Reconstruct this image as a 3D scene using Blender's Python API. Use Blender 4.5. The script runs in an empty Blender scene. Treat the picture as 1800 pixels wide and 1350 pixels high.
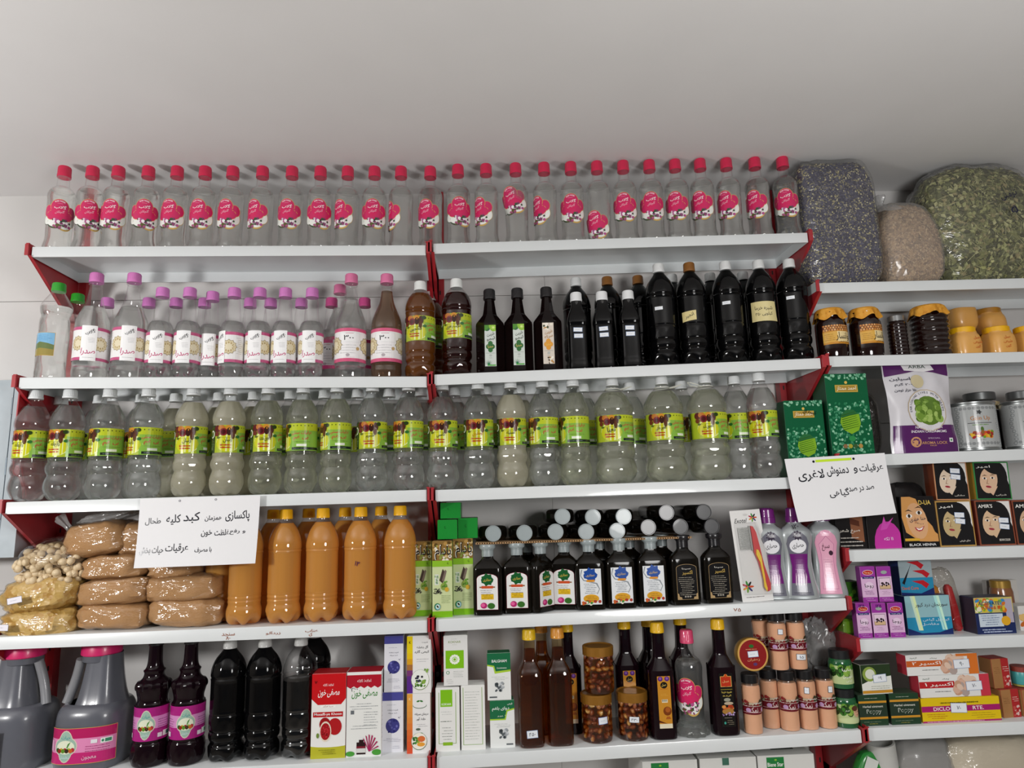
import bpy, bmesh, math, random
from mathutils import Vector, Matrix
random.seed(7)
C = bpy.context.scene.collection
PI = math.pi

# ------------------------------------------------------------------ camera, world, lights, exposure
CAMX, CAMY = 0.1392, -1.6717
YAW, PIT, ROL, FPX = 0.0455, 0.1742, -0.0264, 1176.07
F_ = Vector((math.sin(YAW)*math.cos(PIT), math.cos(YAW)*math.cos(PIT), math.sin(PIT)))
r0 = Vector((math.cos(YAW), -math.sin(YAW), 0)); u0 = r0.cross(F_)
R_ = r0*math.cos(ROL)+u0*math.sin(ROL); U_ = -r0*math.sin(ROL)+u0*math.cos(ROL)
cam = bpy.data.cameras.new('camera'); camo = bpy.data.objects.new('camera', cam); C.objects.link(camo)
mw = Matrix((R_, U_, -F_)).transposed().to_4x4(); mw.translation = Vector((CAMX, CAMY, 0)); camo.matrix_world = mw
cam.sensor_width = 36; cam.lens = FPX/1800*36; cam.clip_start = 0.05
sc = bpy.context.scene; sc.camera = camo
sc.view_settings.view_transform = 'Standard'; sc.view_settings.look = 'None'; sc.view_settings.gamma = 1
sc.view_settings.use_curve_mapping = False; sc.view_settings.exposure = 0.0
cy = sc.cycles
cy.max_bounces = 12; cy.diffuse_bounces = 4; cy.glossy_bounces = 4; cy.transmission_bounces = 10; cy.transparent_max_bounces = 24
cy.caustics_reflective = False; cy.caustics_refractive = True; cy.blur_glossy = 1.0; cy.sample_clamp_indirect = 3.0
w = bpy.data.worlds.new('daylight'); sc.world = w; w.use_nodes = True
w.node_tree.nodes['Background'].inputs[0].default_value = (0.86, 0.93, 1.0, 1); w.node_tree.nodes['Background'].inputs[1].default_value = 0.08
def lamp(name, loc, power, rad, col):
    l = bpy.data.lights.new(name, 'POINT'); l.energy = power; l.shadow_soft_size = rad; l.color = col
    o = bpy.data.objects.new(name, l); o.location = loc; C.objects.link(o)
lamp('ceiling_bulb_light', (-1.60, -1.30, 0.12), 62, 0.09, (1, 0.987, 0.97))
lamp('ceiling_bulb_light', (0.95, -1.80, 0.08), 60, 0.28, (1, 0.987, 0.97))

# ------------------------------------------------------------------ helpers: placing by what the photo shows
def pj(X, Y, Z):
    d = Vector((X-CAMX, Y-CAMY, Z)); c = d.dot(F_)
    return 900+FPX*d.dot(R_)/c, 675-FPX*d.dot(U_)/c
def un(px, py, Y):
    d = F_+R_*((px-900)/FPX)-U_*((py-675)/FPX); t = (Y-CAMY)/d.y
    return CAMX+t*d.x, t*d.z
def onx(px, py, X):
    d = F_+R_*((px-900)/FPX)-U_*((py-675)/FPX); t = (X-CAMX)/d.x
    return CAMY+t*d.y, t*d.z
def bx(px, Y, zf):
    a, b = -4, 4
    for _ in range(36):
        m = (a+b)/2
        if pj(m, Y, zf(m))[0] < px: a = m
        else: b = m
    return a
SH = {'S1': ((-1.002, .6749, -.0015, .6693), (.0189, .6732, 1.0226, .695)), 'S2': ((-1.0, .3344, 0, .3186), (.0193, .3231, 1.0205, .3487)),
      'S3': ((-1.001, .0308, -.0015, .0351), (.0201, .0339, 1.0205, .044)), 'S4': ((-1.0, -.2767, -.0013, -.2718), (.0196, -.2705, 1.0196, -.2537)),
      'S5': ((-1.0, -.5785, -.002, -.5744), (.0197, -.573, 1.0215, -.5546)), 'S6': ((-1.0, -.90, 0, -.90), (.02, -.90, 1.0205, -.89)),
      'T1': ((1.0407, .5528, 2.06, .565),), 'T2': ((1.0449, .3528, 2.06, .36),), 'T3': ((1.043, .0935, 2.06, .108),), 'T4': ((1.041, -.1399, 2.06, -.1430),),
      'T5': ((1.0437, -.3515, 2.06, -.357),), 'T6': ((1.0403, -.5515, 2.06, -.5505),), 'T7': ((1.04, -.80, 2.06, -.80),)}
def zs(s, x):
    segs = SH[s]; g = segs[-1] if (len(segs) > 1 and x > .009) else segs[0]
    return g[1]+(g[3]-g[1])*(x-g[0])/(g[2]-g[0])
def sit(s, px, Y): # base centre seen at column px
    x = bx(px, Y, lambda m: zs(s, m)); return (x, Y, zs(s, x))
def sitcap(s, px, Y, h): # cap centre seen at column px
    x = bx(px, Y, lambda m: zs(s, m)+h); return (x, Y, zs(s, x))

# ------------------------------------------------------------------ materials
def lin(h):
    v = [int(h[i:i+2], 16)/255 for i in (0, 2, 4)]
    return tuple((c/12.92 if c <= .04045 else ((c+.055)/1.055)**2.4) for c in v)+(1,)
MC = {}
def plain(h, rough=.45, metal=0, coat=0, name='paint', bump=0, scale=60, var=.04):
    k = (h, rough, metal, coat, bump, scale)
    if k in MC: return MC[k]
    m = bpy.data.materials.new(name+'_'+h); m.use_nodes = True; nt = m.node_tree; b = nt.nodes['Principled BSDF']
    n = nt.nodes.new('ShaderNodeTexNoise'); n.inputs['Scale'].default_value = scale
    tc = nt.nodes.new('ShaderNodeTexCoord'); nt.links.new(tc.outputs['Object'], n.inputs['Vector'])
    mx = nt.nodes.new('ShaderNodeMix'); mx.data_type = 'RGBA'; c = lin(h)
    mx.inputs[6].default_value = tuple(x*(1-var) for x in c[:3])+(1,); mx.inputs[7].default_value = tuple(min(1, x*(1+var)) for x in c[:3])+(1,)
    nt.links.new(n.outputs[0], mx.inputs[0]); nt.links.new(mx.outputs[2], b.inputs['Base Color'])
    b.inputs['Roughness'].default_value = rough; b.inputs['Metallic'].default_value = metal; b.inputs['Coat Weight'].default_value = coat
    if bump:
        bp = nt.nodes.new('ShaderNodeBump'); bp.inputs['Strength'].default_value = bump; bp.inputs['Distance'].default_value = .004
        nt.links.new(n.outputs[0], bp.inputs['Height']); nt.links.new(bp.outputs[0], b.inputs['Normal'])
    MC[k] = m; return m
def ink(h): # flat print: no variation nodes, a little gloss
    k = ('ink', h)
    if k in MC: return MC[k]
    m = bpy.data.materials.new('print_'+h); m.use_nodes = True; b = m.node_tree.nodes['Principled BSDF']
    b.inputs['Base Color'].default_value = lin(h); b.inputs['Roughness'].default_value = .17; MC[k] = m; return m
def shell(name, tint='ffffff', ior=1.42, rough=.04, haze=0, bump=0):
    if name in MC: return MC[name]
    m = bpy.data.materials.new(name); m.use_nodes = True; nt = m.node_tree; nt.nodes.remove(nt.nodes['Principled BSDF'])
    out = nt.nodes['Material Output']; tr = nt.nodes.new('ShaderNodeBsdfTransparent'); tr.inputs[0].default_value = lin(tint)
    gl = nt.nodes.new('ShaderNodeBsdfGlossy'); gl.inputs['Roughness'].default_value = rough
    fr = nt.nodes.new('ShaderNodeLayerWeight'); fr.inputs[0].default_value = .5
    pw = nt.nodes.new('ShaderNodeMath'); pw.operation = 'POWER'; pw.inputs[1].default_value = 3.5; nt.links.new(fr.outputs['Facing'], pw.inputs[0])
    ma = nt.nodes.new('ShaderNodeMath'); ma.operation = 'MULTIPLY_ADD'; ma.inputs[1].default_value = .7; ma.inputs[2].default_value = (ior-1)**2/(ior+1)**2*2.4; nt.links.new(pw.outputs[0], ma.inputs[0])
    mx = nt.nodes.new('ShaderNodeMixShader'); nt.links.new(ma.outputs[0], mx.inputs[0]); nt.links.new(tr.outputs[0], mx.inputs[1]); nt.links.new(gl.outputs[0], mx.inputs[2])
    last = mx
    if haze:
        df = nt.nodes.new('ShaderNodeBsdfDiffuse'); df.inputs[0].default_value = (.75, .75, .75, 1)
        m2 = nt.nodes.new('ShaderNodeMixShader'); m2.inputs[0].default_value = haze
        nt.links.new(mx.outputs[0], m2.inputs[1]); nt.links.new(df.outputs[0], m2.inputs[2]); last = m2
    if bump:
        n = nt.nodes.new('ShaderNodeTexNoise'); n.inputs['Scale'].default_value = bump[1]; n.inputs['Detail'].default_value = 3; n.inputs['Distortion'].default_value = 1.5
        tc = nt.nodes.new('ShaderNodeTexCoord'); mp = nt.nodes.new('ShaderNodeMapping'); mp.inputs['Scale'].default_value = bump[2] if len(bump) > 2 else (1, 1, 1)
        nt.links.new(tc.outputs['Object'], mp.inputs[0]); nt.links.new(mp.outputs[0], n.inputs['Vector'])
        bp = nt.nodes.new('ShaderNodeBump'); bp.inputs['Strength'].default_value = bump[0]; bp.inputs['Distance'].default_value = .01
        nt.links.new(n.outputs[0], bp.inputs['Height']); nt.links.new(bp.outputs[0], gl.inputs['Normal'])
    nt.links.new(last.outputs[0], out.inputs[0]); MC[name] = m; return m
def fluid(name, tint, solid=None, amt=0, thru=.3, ior=1.33, rough=0.0):
    if name in MC: return MC[name]
    m = bpy.data.materials.new(name); m.use_nodes = True; nt = m.node_tree; nt.nodes.remove(nt.nodes['Principled BSDF'])
    out = nt.nodes['Material Output']; g = nt.nodes.new('ShaderNodeBsdfGlass'); g.inputs['IOR'].default_value = ior
    g.inputs[0].default_value = lin(tint); g.inputs['Roughness'].default_value = rough
    tr = nt.nodes.new('ShaderNodeBsdfTransparent'); tr.inputs[0].default_value = lin(tint)
    mx = nt.nodes.new('ShaderNodeMixShader'); mx.inputs[0].default_value = thru
    nt.links.new(g.outputs[0], mx.inputs[1]); nt.links.new(tr.outputs[0], mx.inputs[2]); last = mx
    if amt:
        d = nt.nodes.new('ShaderNodeBsdfDiffuse'); d.inputs[0].default_value = lin(solid)
        t = nt.nodes.new('ShaderNodeBsdfTranslucent'); t.inputs[0].default_value = lin(solid)
        a = nt.nodes.new('ShaderNodeMixShader'); a.inputs[0].default_value = .35
        nt.links.new(d.outputs[0], a.inputs[1]); nt.links.new(t.outputs[0], a.inputs[2])
        m2 = nt.nodes.new('ShaderNodeMixShader'); m2.inputs[0].default_value = amt
        nt.links.new(mx.outputs[0], m2.inputs[1]); nt.links.new(a.outputs[0], m2.inputs[2]); last = m2
    nt.links.new(last.outputs[0], out.inputs[0]); MC[name] = m; return m
def speckle(name, cols, scale, rough=.7, bump=.5, stretch=(1, 1, 1)):
    if name in MC: return MC[name]
    m = bpy.data.materials.new(name); m.use_nodes = True; nt = m.node_tree; b = nt.nodes['Principled BSDF']; b.inputs['Roughness'].default_value = rough
    v = nt.nodes.new('ShaderNodeTexVoronoi'); v.inputs['Scale'].default_value = scale
    tc = nt.nodes.new('ShaderNodeTexCoord'); mp = nt.nodes.new('ShaderNodeMapping'); mp.inputs['Scale'].default_value = stretch
    n = nt.nodes.new('ShaderNodeTexNoise'); n.inputs['Scale'].default_value = scale*.4
    ad = nt.nodes.new('ShaderNodeVectorMath'); ad.operation = 'MULTIPLY_ADD'; ad.inputs[1].default_value = (.02, .02, .02)
    nt.links.new(tc.outputs['Object'], mp.inputs[0]); nt.links.new(mp.outputs[0], n.inputs['Vector']); nt.links.new(n.outputs[1], ad.inputs[0]); nt.links.new(mp.outputs[0], ad.inputs[2]); nt.links.new(ad.outputs[0], v.inputs['Vector'])
    sx = nt.nodes.new('ShaderNodeSeparateColor'); nt.links.new(v.outputs['Color'], sx.inputs[0])
    cr = nt.nodes.new('ShaderNodeValToRGB'); cr.color_ramp.interpolation = 'CONSTANT'
    for i, (p, c) in enumerate(cols):
        e = cr.color_ramp.elements[i] if i < 2 else cr.color_ramp.elements.new(p)
        e.position = p; e.color = lin(c)
    nt.links.new(sx.outputs[0], cr.inputs[0]); nt.links.new(cr.outputs[0], b.inputs['Base Color'])
    bp = nt.nodes.new('ShaderNodeBump'); bp.inputs['Strength'].default_value = bump; bp.inputs['Distance'].default_value = .003
    nt.links.new(v.outputs['Distance'], bp.inputs['Height']); nt.links.new(bp.outputs[0], b.inputs['Normal']); MC[name] = m; return m

# ------------------------------------------------------------------ mesh helpers
def mesh(name, vs, fs, mats, idx=None, smooth=True, angle=35):
    me = bpy.data.meshes.new(name); me.from_pydata([tuple(v) for v in vs], [], fs)
    for m in (mats if isinstance(mats, (list, tuple)) else [mats]): me.materials.append(m)
    if idx: me.polygons.foreach_set('material_index', idx)
    me.polygons.foreach_set('use_smooth', [smooth]*len(fs)); me.update()
    if smooth: me.set_sharp_from_angle(angle=math.radians(angle))
    return me
class MB:
    def __init__(s): s.v = []; s.f = []; s.i = []
    def add(s, vs, fs, mi=0):
        n = len(s.v); s.v += [tuple(v) for v in vs]; s.f += [tuple(a+n for a in f) for f in fs]; s.i += [mi]*len(fs); return s
    def box(s, x0, x1, y0, y1, z0, z1, mi=0):
        return s.add([(x0,y0,z0),(x1,y0,z0),(x1,y1,z0),(x0,y1,z0),(x0,y0,z1),(x1,y0,z1),(x1,y1,z1),(x0,y1,z1)],
                     [(0,3,2,1),(4,5,6,7),(0,1,5,4),(1,2,6,5),(2,3,7,6),(3,0,4,7)], mi)
    def lathe(s, prof, n=28, p=2, sx=1, sy=1, mod=None, mi=0, cx=0, cyy=0, ph=0):
        vs = []; fs = []; rings = []
        for z, r in prof:
            if r <= 1e-6: rings.append([len(vs)]); vs.append((cx, cyy, z)); continue
            ring = []
            for k in range(n):
                t = 2*PI*k/n+ph; c, q = math.cos(t), math.sin(t)
                f = 1 if p == 2 else (abs(c)**p+abs(q)**p)**(-1/p)
                rr, zz = r*f, z
                if mod: rr, zz = mod(rr, z, t)
                ring.append(len(vs)); vs.append((cx+rr*c*sx, cyy+rr*q*sy, zz))
            rings.append(ring)
        for a, b in zip(rings, rings[1:]):
            if len(a) == 1 and len(b) == 1: continue
            for k in range(n):
                k2 = (k+1) % n
                if len(a) == 1: fs.append((a[0], b[k2], b[k]))
                elif len(b) == 1: fs.append((a[k], a[k2], b[0]))
                else: fs.append((a[k], a[k2], b[k2], b[k]))
        return s.add(vs, fs, mi)
    def prism(s, pts, y0, y1, mi=0): # outline in xz, counter-clockwise seen from the front (-y)
        n = len(pts); vs = [(x, y0, z) for x, z in pts]+[(x, y1, z) for x, z in pts]
        fs = [tuple(range(n)), tuple(range(2*n-1, n-1, -1))]+[(k, k+n, (k+1) % n+n, (k+1) % n) for k in range(n)]
        return s.add(vs, fs, mi)
    def tube(s, path, r, n=8, mi=0):
        path = [Vector(q) for q in path]; vs = []; fs = []
        for i, q in enumerate(path):
            d = (path[min(i+1, len(path)-1)]-path[max(i-1, 0)]).normalized()
            a = d.cross(Vector((0, 0, 1)) if abs(d.z) < .9 else Vector((1, 0, 0))).normalized(); b = d.cross(a)
            for k in range(n): vs.append(q+a*(r*math.cos(2*PI*k/n))+b*(r*math.sin(2*PI*k/n)))
        for i in range(len(path)-1):
            for k in range(n): k2 = (k+1) % n; fs.append((i*n+k, i*n+k2, i*n+n+k2, i*n+n+k))
        fs += [tuple(range(n-1, -1, -1)), tuple(range((len(path)-1)*n, len(path)*n))]
        return s.add(vs, fs, mi)
    def out(s, name, mats, smooth=True, angle=35): return mesh(name, s.v, s.f, mats, s.i, smooth, angle)
def cr(pts, k=4): # smooth a profile with Catmull-Rom
    P = [pts[0]]+list(pts)+[pts[-1]]; o = []
    for i in range(1, len(P)-2):
        for j in range(k):
            t = j/k; o.append(tuple(.5*((2*P[i][c])+(-P[i-1][c]+P[i+1][c])*t+(2*P[i-1][c]-5*P[i][c]+4*P[i+1][c]-P[i+2][c])*t*t+(-P[i-1][c]+3*P[i][c]-3*P[i+1][c]+P[i+2][c])*t**3) for c in (0, 1)))
    o.append(pts[-1]); return [(a, max(0, b)) for a, b in o]

# ------------------------------------------------------------------ lettering: arabic joining and text meshes
AB = {}
for ch, iso, kind in (('ا', 0xFE8D, 2), ('ب', 0xFE8F, 4), ('پ', 0xFB56, 4), ('ت', 0xFE95, 4), ('ث', 0xFE99, 4), ('ج', 0xFE9D, 4), ('چ', 0xFB7A, 4), ('ح', 0xFEA1, 4), ('خ', 0xFEA5, 4),
        ('د', 0xFEA9, 2), ('ذ', 0xFEAB, 2), ('ر', 0xFEAD, 2), ('ز', 0xFEAF, 2), ('س', 0xFEB1, 4), ('ش', 0xFEB5, 4), ('ص', 0xFEB9, 4), ('ض', 0xFEBD, 4), ('ط', 0xFEC1, 4), ('ظ', 0xFEC5, 4),
        ('ع', 0xFEC9, 4), ('غ', 0xFECD, 4), ('ف', 0xFED1, 4), ('ق', 0xFED5, 4), ('ک', 0xFB8E, 4), ('گ', 0xFB92, 4), ('ل', 0xFEDD, 4), ('م', 0xFEE1, 4), ('ن', 0xFEE5, 4), ('ه', 0xFEE9, 4),
        ('و', 0xFEED, 2), ('ی', 0xFBFC, 4), ('آ', 0xFE81, 2)): AB[ch] = (iso, kind)
def shape(t):
    if not any('\u0600' <= c <= '\u06ff' for c in t): return t
    out = []; n = len(t); i = 0
    joins = lambda c: c in AB and AB[c][1] == 4
    while i < n:
        c = t[i]
        if c == 'ل' and i+1 < n and t[i+1] == 'ا':
            out.append(chr(0xFEFB+(1 if i and joins(t[i-1]) else 0))); i += 2; continue
        if c in AB:
            iso, kind = AB[c]; pv = i > 0 and joins(t[i-1]); nx = kind == 4 and i+1 < n and t[i+1] in AB
            out.append(chr(iso+(1 if pv and not nx else 2 if nx and not pv else 3 if nx and pv else 0)))
        else: out.append(c)
        i += 1
    s = ''.join(reversed(out)); res = ''; num = ''
    for c in s: # digits keep their own order
        if '\u06f0' <= c <= '\u06f9' or c.isdigit(): num = c+num
        else: res += num+c; num = ''
    return res+num
TC = {}
def textmesh(t):
    if t in TC: return TC[t]
    cu = bpy.data.curves.new('t', 'FONT'); cu.body = shape(t); cu.align_x = 'CENTER'; cu.align_y = 'CENTER'; cu.resolution_u = 3; cu.offset = .011
    o = bpy.data.objects.new('t', cu); me = bpy.data.meshes.new_from_object(o)
    vs = [tuple(v.co[:2]) for v in me.vertices]; fs = [tuple(p.vertices) for p in me.polygons]
    bpy.data.objects.remove(o); bpy.data.curves.remove(cu); bpy.data.meshes.remove(me)
    if vs:
        ys = [v[1] for v in vs]; xs = [v[0] for v in vs]; h = max(ys)-min(ys); cx = (max(xs)+min(xs))/2; c2 = (max(ys)+min(ys))/2
        vs = [(v[0]-cx, v[1]-c2) for v in vs]
        TC[t] = (vs, fs, max(xs)-min(xs), h)
    else: TC[t] = ([], [], 1, 1)
    return TC[t]

def clippoly(pts, box):
    x0, z0, x1, z1 = box
    for ax, lim, sg in ((0, x0, 1), (0, x1, -1), (1, z0, 1), (1, z1, -1)):
        o = []
        for i, p in enumerate(pts):
            q = pts[(i+1) % len(pts)]; a, b = (p[ax]-lim)*sg >= -1e-9, (q[ax]-lim)*sg >= -1e-9
            if a: o.append(p)
            if a != b: t = (lim-p[ax])/(q[ax]-p[ax]); o.append((p[0]+(q[0]-p[0])*t, p[1]+(q[1]-p[1])*t))
        pts = o
        if len(pts) < 3: return []
    return pts
# ------------------------------------------------------------------ flat print: shapes in metres, layered fractions of a millimetre apart
class Art:
    def __init__(s, w=1, h=1): s.L = []; s.w = w; s.h = h; s.ly = 0
    def _n(s, ly):
        if ly is not None: s.ly = ly
        else: s.ly += 1
        return s.ly
    def poly(s, pts, col, ly=None): s.L.append((pts, None, col, s._n(ly))); return s
    def rect(s, x0, z0, x1, z1, col, ly=None): return s.poly([(x0, z0), (x1, z0), (x1, z1), (x0, z1)], col, ly)
    def ell(s, cx, cz, rx, rz, col, ly=None, n=18, rot=0):
        c, q = math.cos(rot), math.sin(rot)
        return s.poly([(cx+rx*math.cos(2*PI*k/n)*c-rz*math.sin(2*PI*k/n)*q, cz+rx*math.cos(2*PI*k/n)*q+rz*math.sin(2*PI*k/n)*c) for k in range(n)], col, ly)
    def star(s, cx, cz, r, r2, n, col, ly=None):
        return s.poly([(cx+(r if k % 2 == 0 else r2)*math.cos(PI*k/n), cz+(r if k % 2 == 0 else r2)*math.sin(PI*k/n)) for k in range(2*n)], col, ly)
    def arch(s, cx, z0, z1, hw, col, ly=None, k=.45):
        r = hw; a = [(cx-hw, z0), (cx+hw, z0)]+[(cx+hw*math.cos(t*PI/10), z1-hw*k+hw*k*math.sin(t*PI/10)) for t in range(11)]
        return s.poly(a, col, ly)
    def text(s, t, cx, cz, col, h=None, w=None, ly=None, rot=0, shear=0):
        vs, fs, tw, th = textmesh(t)
        if not vs: return s
        sy = (h/th) if h else w/tw; sx = (w/tw) if w else sy
        if h and w: sy = h/th
        c, q = math.cos(rot), math.sin(rot); pts = []
        for x, y in vs:
            x, y = x*sx+y*sy*shear, y*sy; pts.append((cx+x*c-y*q, cz+x*q+y*c))
        s.L.append((pts, fs, col, s._n(ly))); return s
    def lines(s, x0, x1, z, n, pitch, col, t=.0007, ly=None, seed=1, align=0):
        rn = random.Random(seed); ly = s._n(ly)
        for k in range(n):
            a = x0+(rn.random()*.25*(x1-x0) if align <= 0 else 0); b = x1-(rn.random()*.25*(x1-x0) if align >= 0 else 0); zz = z-k*pitch; x = a
            while x < b-.0004:
                l = rn.uniform(.0015, .005); e = min(b, x+l); hh = t*rn.uniform(.6, 1.2)
                s.rect(x, zz-hh/2, e, zz+hh/2, col, ly); x = e+.0007
        return s
    def blobs(s, x0, x1, z0, z1, n, r, cols, seed=1, asp=1):
        rn = random.Random(seed); b = s._n(None)
        for k in range(n): s.ell(rn.uniform(x0, x1), rn.uniform(z0, z1), r*rn.uniform(.6, 1.3), r*asp*rn.uniform(.6, 1.3), cols[k % len(cols)], b+k % 6, n=9, rot=rn.uniform(0, 3))
        s.ly = b+6; return s
    def build(s, name, fmap, step=0, dl=.00007, clip=None, stepz=0):
        cols = []; bm = bmesh.new(); lay = bm.faces.layers.int.new('ly')
        cnt = {}
        for pts, fs, col, ly in s.L:
            if clip and not fs:
                pts = clippoly(pts, clip)
                if len(pts) < 3: continue
            if col not in cols: cols.append(col)
            cnt[ly] = cnt.get(ly, 0)+1; mi = cols.index(col); off = ly*dl+min(cnt[ly], 32)*.0000021
            V = [bm.verts.new((x, off, z)) for x, z in pts]
            for f in (fs or [tuple(range(len(pts)))]):
                try: fc = bm.faces.new([V[k] for k in f]); fc.material_index = mi
                except ValueError: pass
        bm.normal_update()
        if step:
            xs = [v.co.x for v in bm.verts]; x = math.ceil(min(xs)/step)*step
            bmesh.ops.triangulate(bm, faces=[f for f in bm.faces if len(f.verts) > 4])
            while x < max(xs):
                bmesh.ops.bisect_plane(bm, geom=bm.verts[:]+bm.edges[:]+bm.faces[:], plane_co=(x, 0, 0), plane_no=(1, 0, 0), dist=1e-6); x += step
        if stepz:
            zs_ = [v.co.z for v in bm.verts]; z = math.ceil(min(zs_)/stepz)*stepz
            while z < max(zs_): bmesh.ops.bisect_plane(bm, geom=bm.verts[:]+bm.edges[:]+bm.faces[:], plane_co=(0, 0, z), plane_no=(0, 0, 1), dist=1e-6); z += stepz
        for f in bm.faces:
            if f.normal.y > 0: f.normal_flip()
        for v in bm.verts: v.co = fmap(v.co.x, v.co.z, v.co.y)
        me = bpy.data.meshes.new(name); bm.to_mesh(me); bm.free()
        for c in cols: me.materials.append(ink(c))
        return me
def cyl(R, y=0): return lambda u, v, o: ((R+o+.0004)*math.sin(u/R), y-(R+o+.0004)*math.cos(u/R), v)
def flat(y): return lambda u, v, o: (u, y-o-.0003, v)
def sq(R, p, sx=1, sy=1): # wrap on a superellipse
    def f(u, v, o):
        t = u/R; c, q = math.cos(t), math.sin(t); k = (abs(c)**p+abs(q)**p)**(-1/p)*(R+o+.0004); return (k*q*sx, -k*c*sy, v)
    return f

# ------------------------------------------------------------------ things
def thing(name, cat, label, group=None, loc=(0, 0, 0), rz=0, rx=0, ry=0):
    o = bpy.data.objects.new(name, None); C.objects.link(o); o.location = loc; o.rotation_euler = (rx, ry, rz); o.empty_display_size = .02
    o['category'] = cat; o['label'] = label
    if group: o['group'] = group
    return o
def part(name, me, parent, loc=(0, 0, 0), rot=(0, 0, 0), label=None, kind=None, scale=None):
    o = bpy.data.objects.new(name, me); C.objects.link(o); o.parent = parent; o.location = loc; o.rotation_euler = rot
    if label: o['label'] = label
    if kind: o['kind'] = kind
    if scale: o.scale = scale
    return o
def solo(name, me, cat, label, group=None, loc=(0, 0, 0), rot=(0, 0, 0)):
    o = bpy.data.objects.new(name, me); C.objects.link(o); o.location = loc; o.rotation_euler = rot
    o['category'] = cat; o['label'] = label
    if group: o['group'] = group
    return o
def struct(name, me, loc=(0, 0, 0)):
    o = bpy.data.objects.new(name, me); C.objects.link(o); o.location = loc; o['kind'] = 'structure'; return o
def put(name, parts, cat, label, group=None, loc=(0, 0, 0), rz=0, rx=0, ry=0, skip=()):
    t = thing(name, cat, label, group, loc, rz, rx, ry)
    for p in parts:
        if p[0] in skip: continue
        q = part(p[0], p[1], t, *(p[2:3] or [(0, 0, 0)]))
    return t
ORD = ['first', 'second', 'third', 'fourth', 'fifth', 'sixth', 'seventh', 'eighth', 'ninth', 'tenth', 'eleventh', 'twelfth', 'thirteenth', 'fourteenth', 'fifteenth', 'sixteenth', 'seventeenth',
       'eighteenth', 'nineteenth', 'twentieth', 'twenty-first', 'twenty-second', 'twenty-third', 'twenty-fourth', 'twenty-fifth', 'twenty-sixth', 'twenty-seventh']

# ------------------------------------------------------------------ room
WY = .25; CZ = un(0, 345, WY)[1]
white = plain('d6d4d2', .85, name='plaster', bump=.12, scale=14, var=.03)
def quadbox(name, x0, x1, y0, y1, z0, z1, m): return struct(name, MB().box(x0, x1, y0, y1, z0, z1).out(name, [m], False))
quadbox('wall_back', -3.2, 3.4, WY+.006, WY+.12, -1.55, CZ, white)
ceil_m = plain('e0dfdf', .9, name='ceiling_plaster', bump=.25, scale=5, var=.035)
quadbox('ceiling', -3.2, 3.4, -4.6, WY+.12, CZ, CZ+.08, ceil_m)
quadbox('floor', -3.2, 3.4, -4.6, WY+.12, -1.6, -1.55, plain('a09a92', .4, name='floor_tile', scale=3, var=.1))
sidew = plain('8c8680', .85, name='side_plaster', bump=.12, scale=14, var=.03)
quadbox('wall_left', -3.28, -3.2, -4.6, WY+.12, -1.55, CZ, sidew)
quadbox('wall_right', 3.4, 3.48, -4.6, WY+.12, -1.55, CZ, sidew)
# the back wall is faced with big panels that meet in thin grooves
wp = bpy.data.objects['wall_back']
zseam = [CZ, .607, .20, -.20, -.61, -1.0, -1.55]; xseam = [-3.2, un(971, 880, WY)[0], 3.4]
for a, b in zip(zseam, zseam[1:]):
    for c, d in zip(xseam, xseam[1:]):
        me = MB().box(c+.0004, d-.0004, WY, WY+.006, b+.0012, a-(.0012 if a != CZ else 0)).out('wall_panel', [white], False); part('wall_panel', me, wp)

# ------------------------------------------------------------------ shelving racks
red = plain('a3222a', .42, name='red_enamel', scale=25, var=.12, coat=.2)
wht = plain('dadedf', .32, name='white_enamel', scale=18, var=.03, coat=.3)
dark = plain('1c1a1b', .6, name='dark_slot')
SD = .20
def tray(x0, z0, x1, z1, lip=.0285):
    # rounded front lip, sheet, back lip and side flanges as one folded sheet
    prof = [(.004, -lip), (0, -lip), (0, -.003), (.001, -.0008), (.003, 0), (SD, 0), (SD, -.030), (SD-.002, -.030), (SD-.002, -.0015), (.004, -.0015)]
    m = MB(); n = len(prof)
    m.add([(x0, y, z0+z) for y, z in prof]+[(x1, y, z1+z) for y, z in prof], [(k, (k+1) % n, (k+1) % n+n, k+n) for k in range(n)]+[tuple(range(n-1, -1, -1)), tuple(range(n, 2*n))])
    for x, z in ((x0, z0), (x1-.0015, z1)): m.box(x, x+.0015, .002, SD, z-lip, z-.0015)
    return m.out('shelf', [wht], True, 30)
def bracket(x, z, side, big=1):
    pts = [(-.006, z-.026), (-.006, z+.004), (.0, z+.006), (SD+.01, z+.006), (SD+.01, z-.026-.115*big), (SD-.03, z-.026-.115*big+.0)]
    vs = [(x, y, q) for y, q in pts]+[(x+.002, y, q) for y, q in pts]; n = len(pts); m = MB()
    m.add(vs, [tuple(range(n)), tuple(range(2*n-1, n-1, -1))]+[(k, k+n, (k+1) % n+n, (k+1) % n) for k in range(n)])
    xa = x-.007 if side < 0 else x+.002
    m.box(min(x, xa) if side < 0 else x, x+.009 if side > 0 else x+.002, -.008, -.006, z-.026, z+.004)
    m.box(x-.004 if side < 0 else x-.002, x+.006 if side > 0 else x+.004, -.009, -.005, z+.003, z+.006)
    m.add([(x+.001, -.006, z-.026), (x+.009, -.006, z-.026), (x+.009, SD-.03, z-.141), (x+.001, SD-.03, z-.141)], [(0, 1, 2, 3)])
    return m.out('bracket', [red], False)
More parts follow.
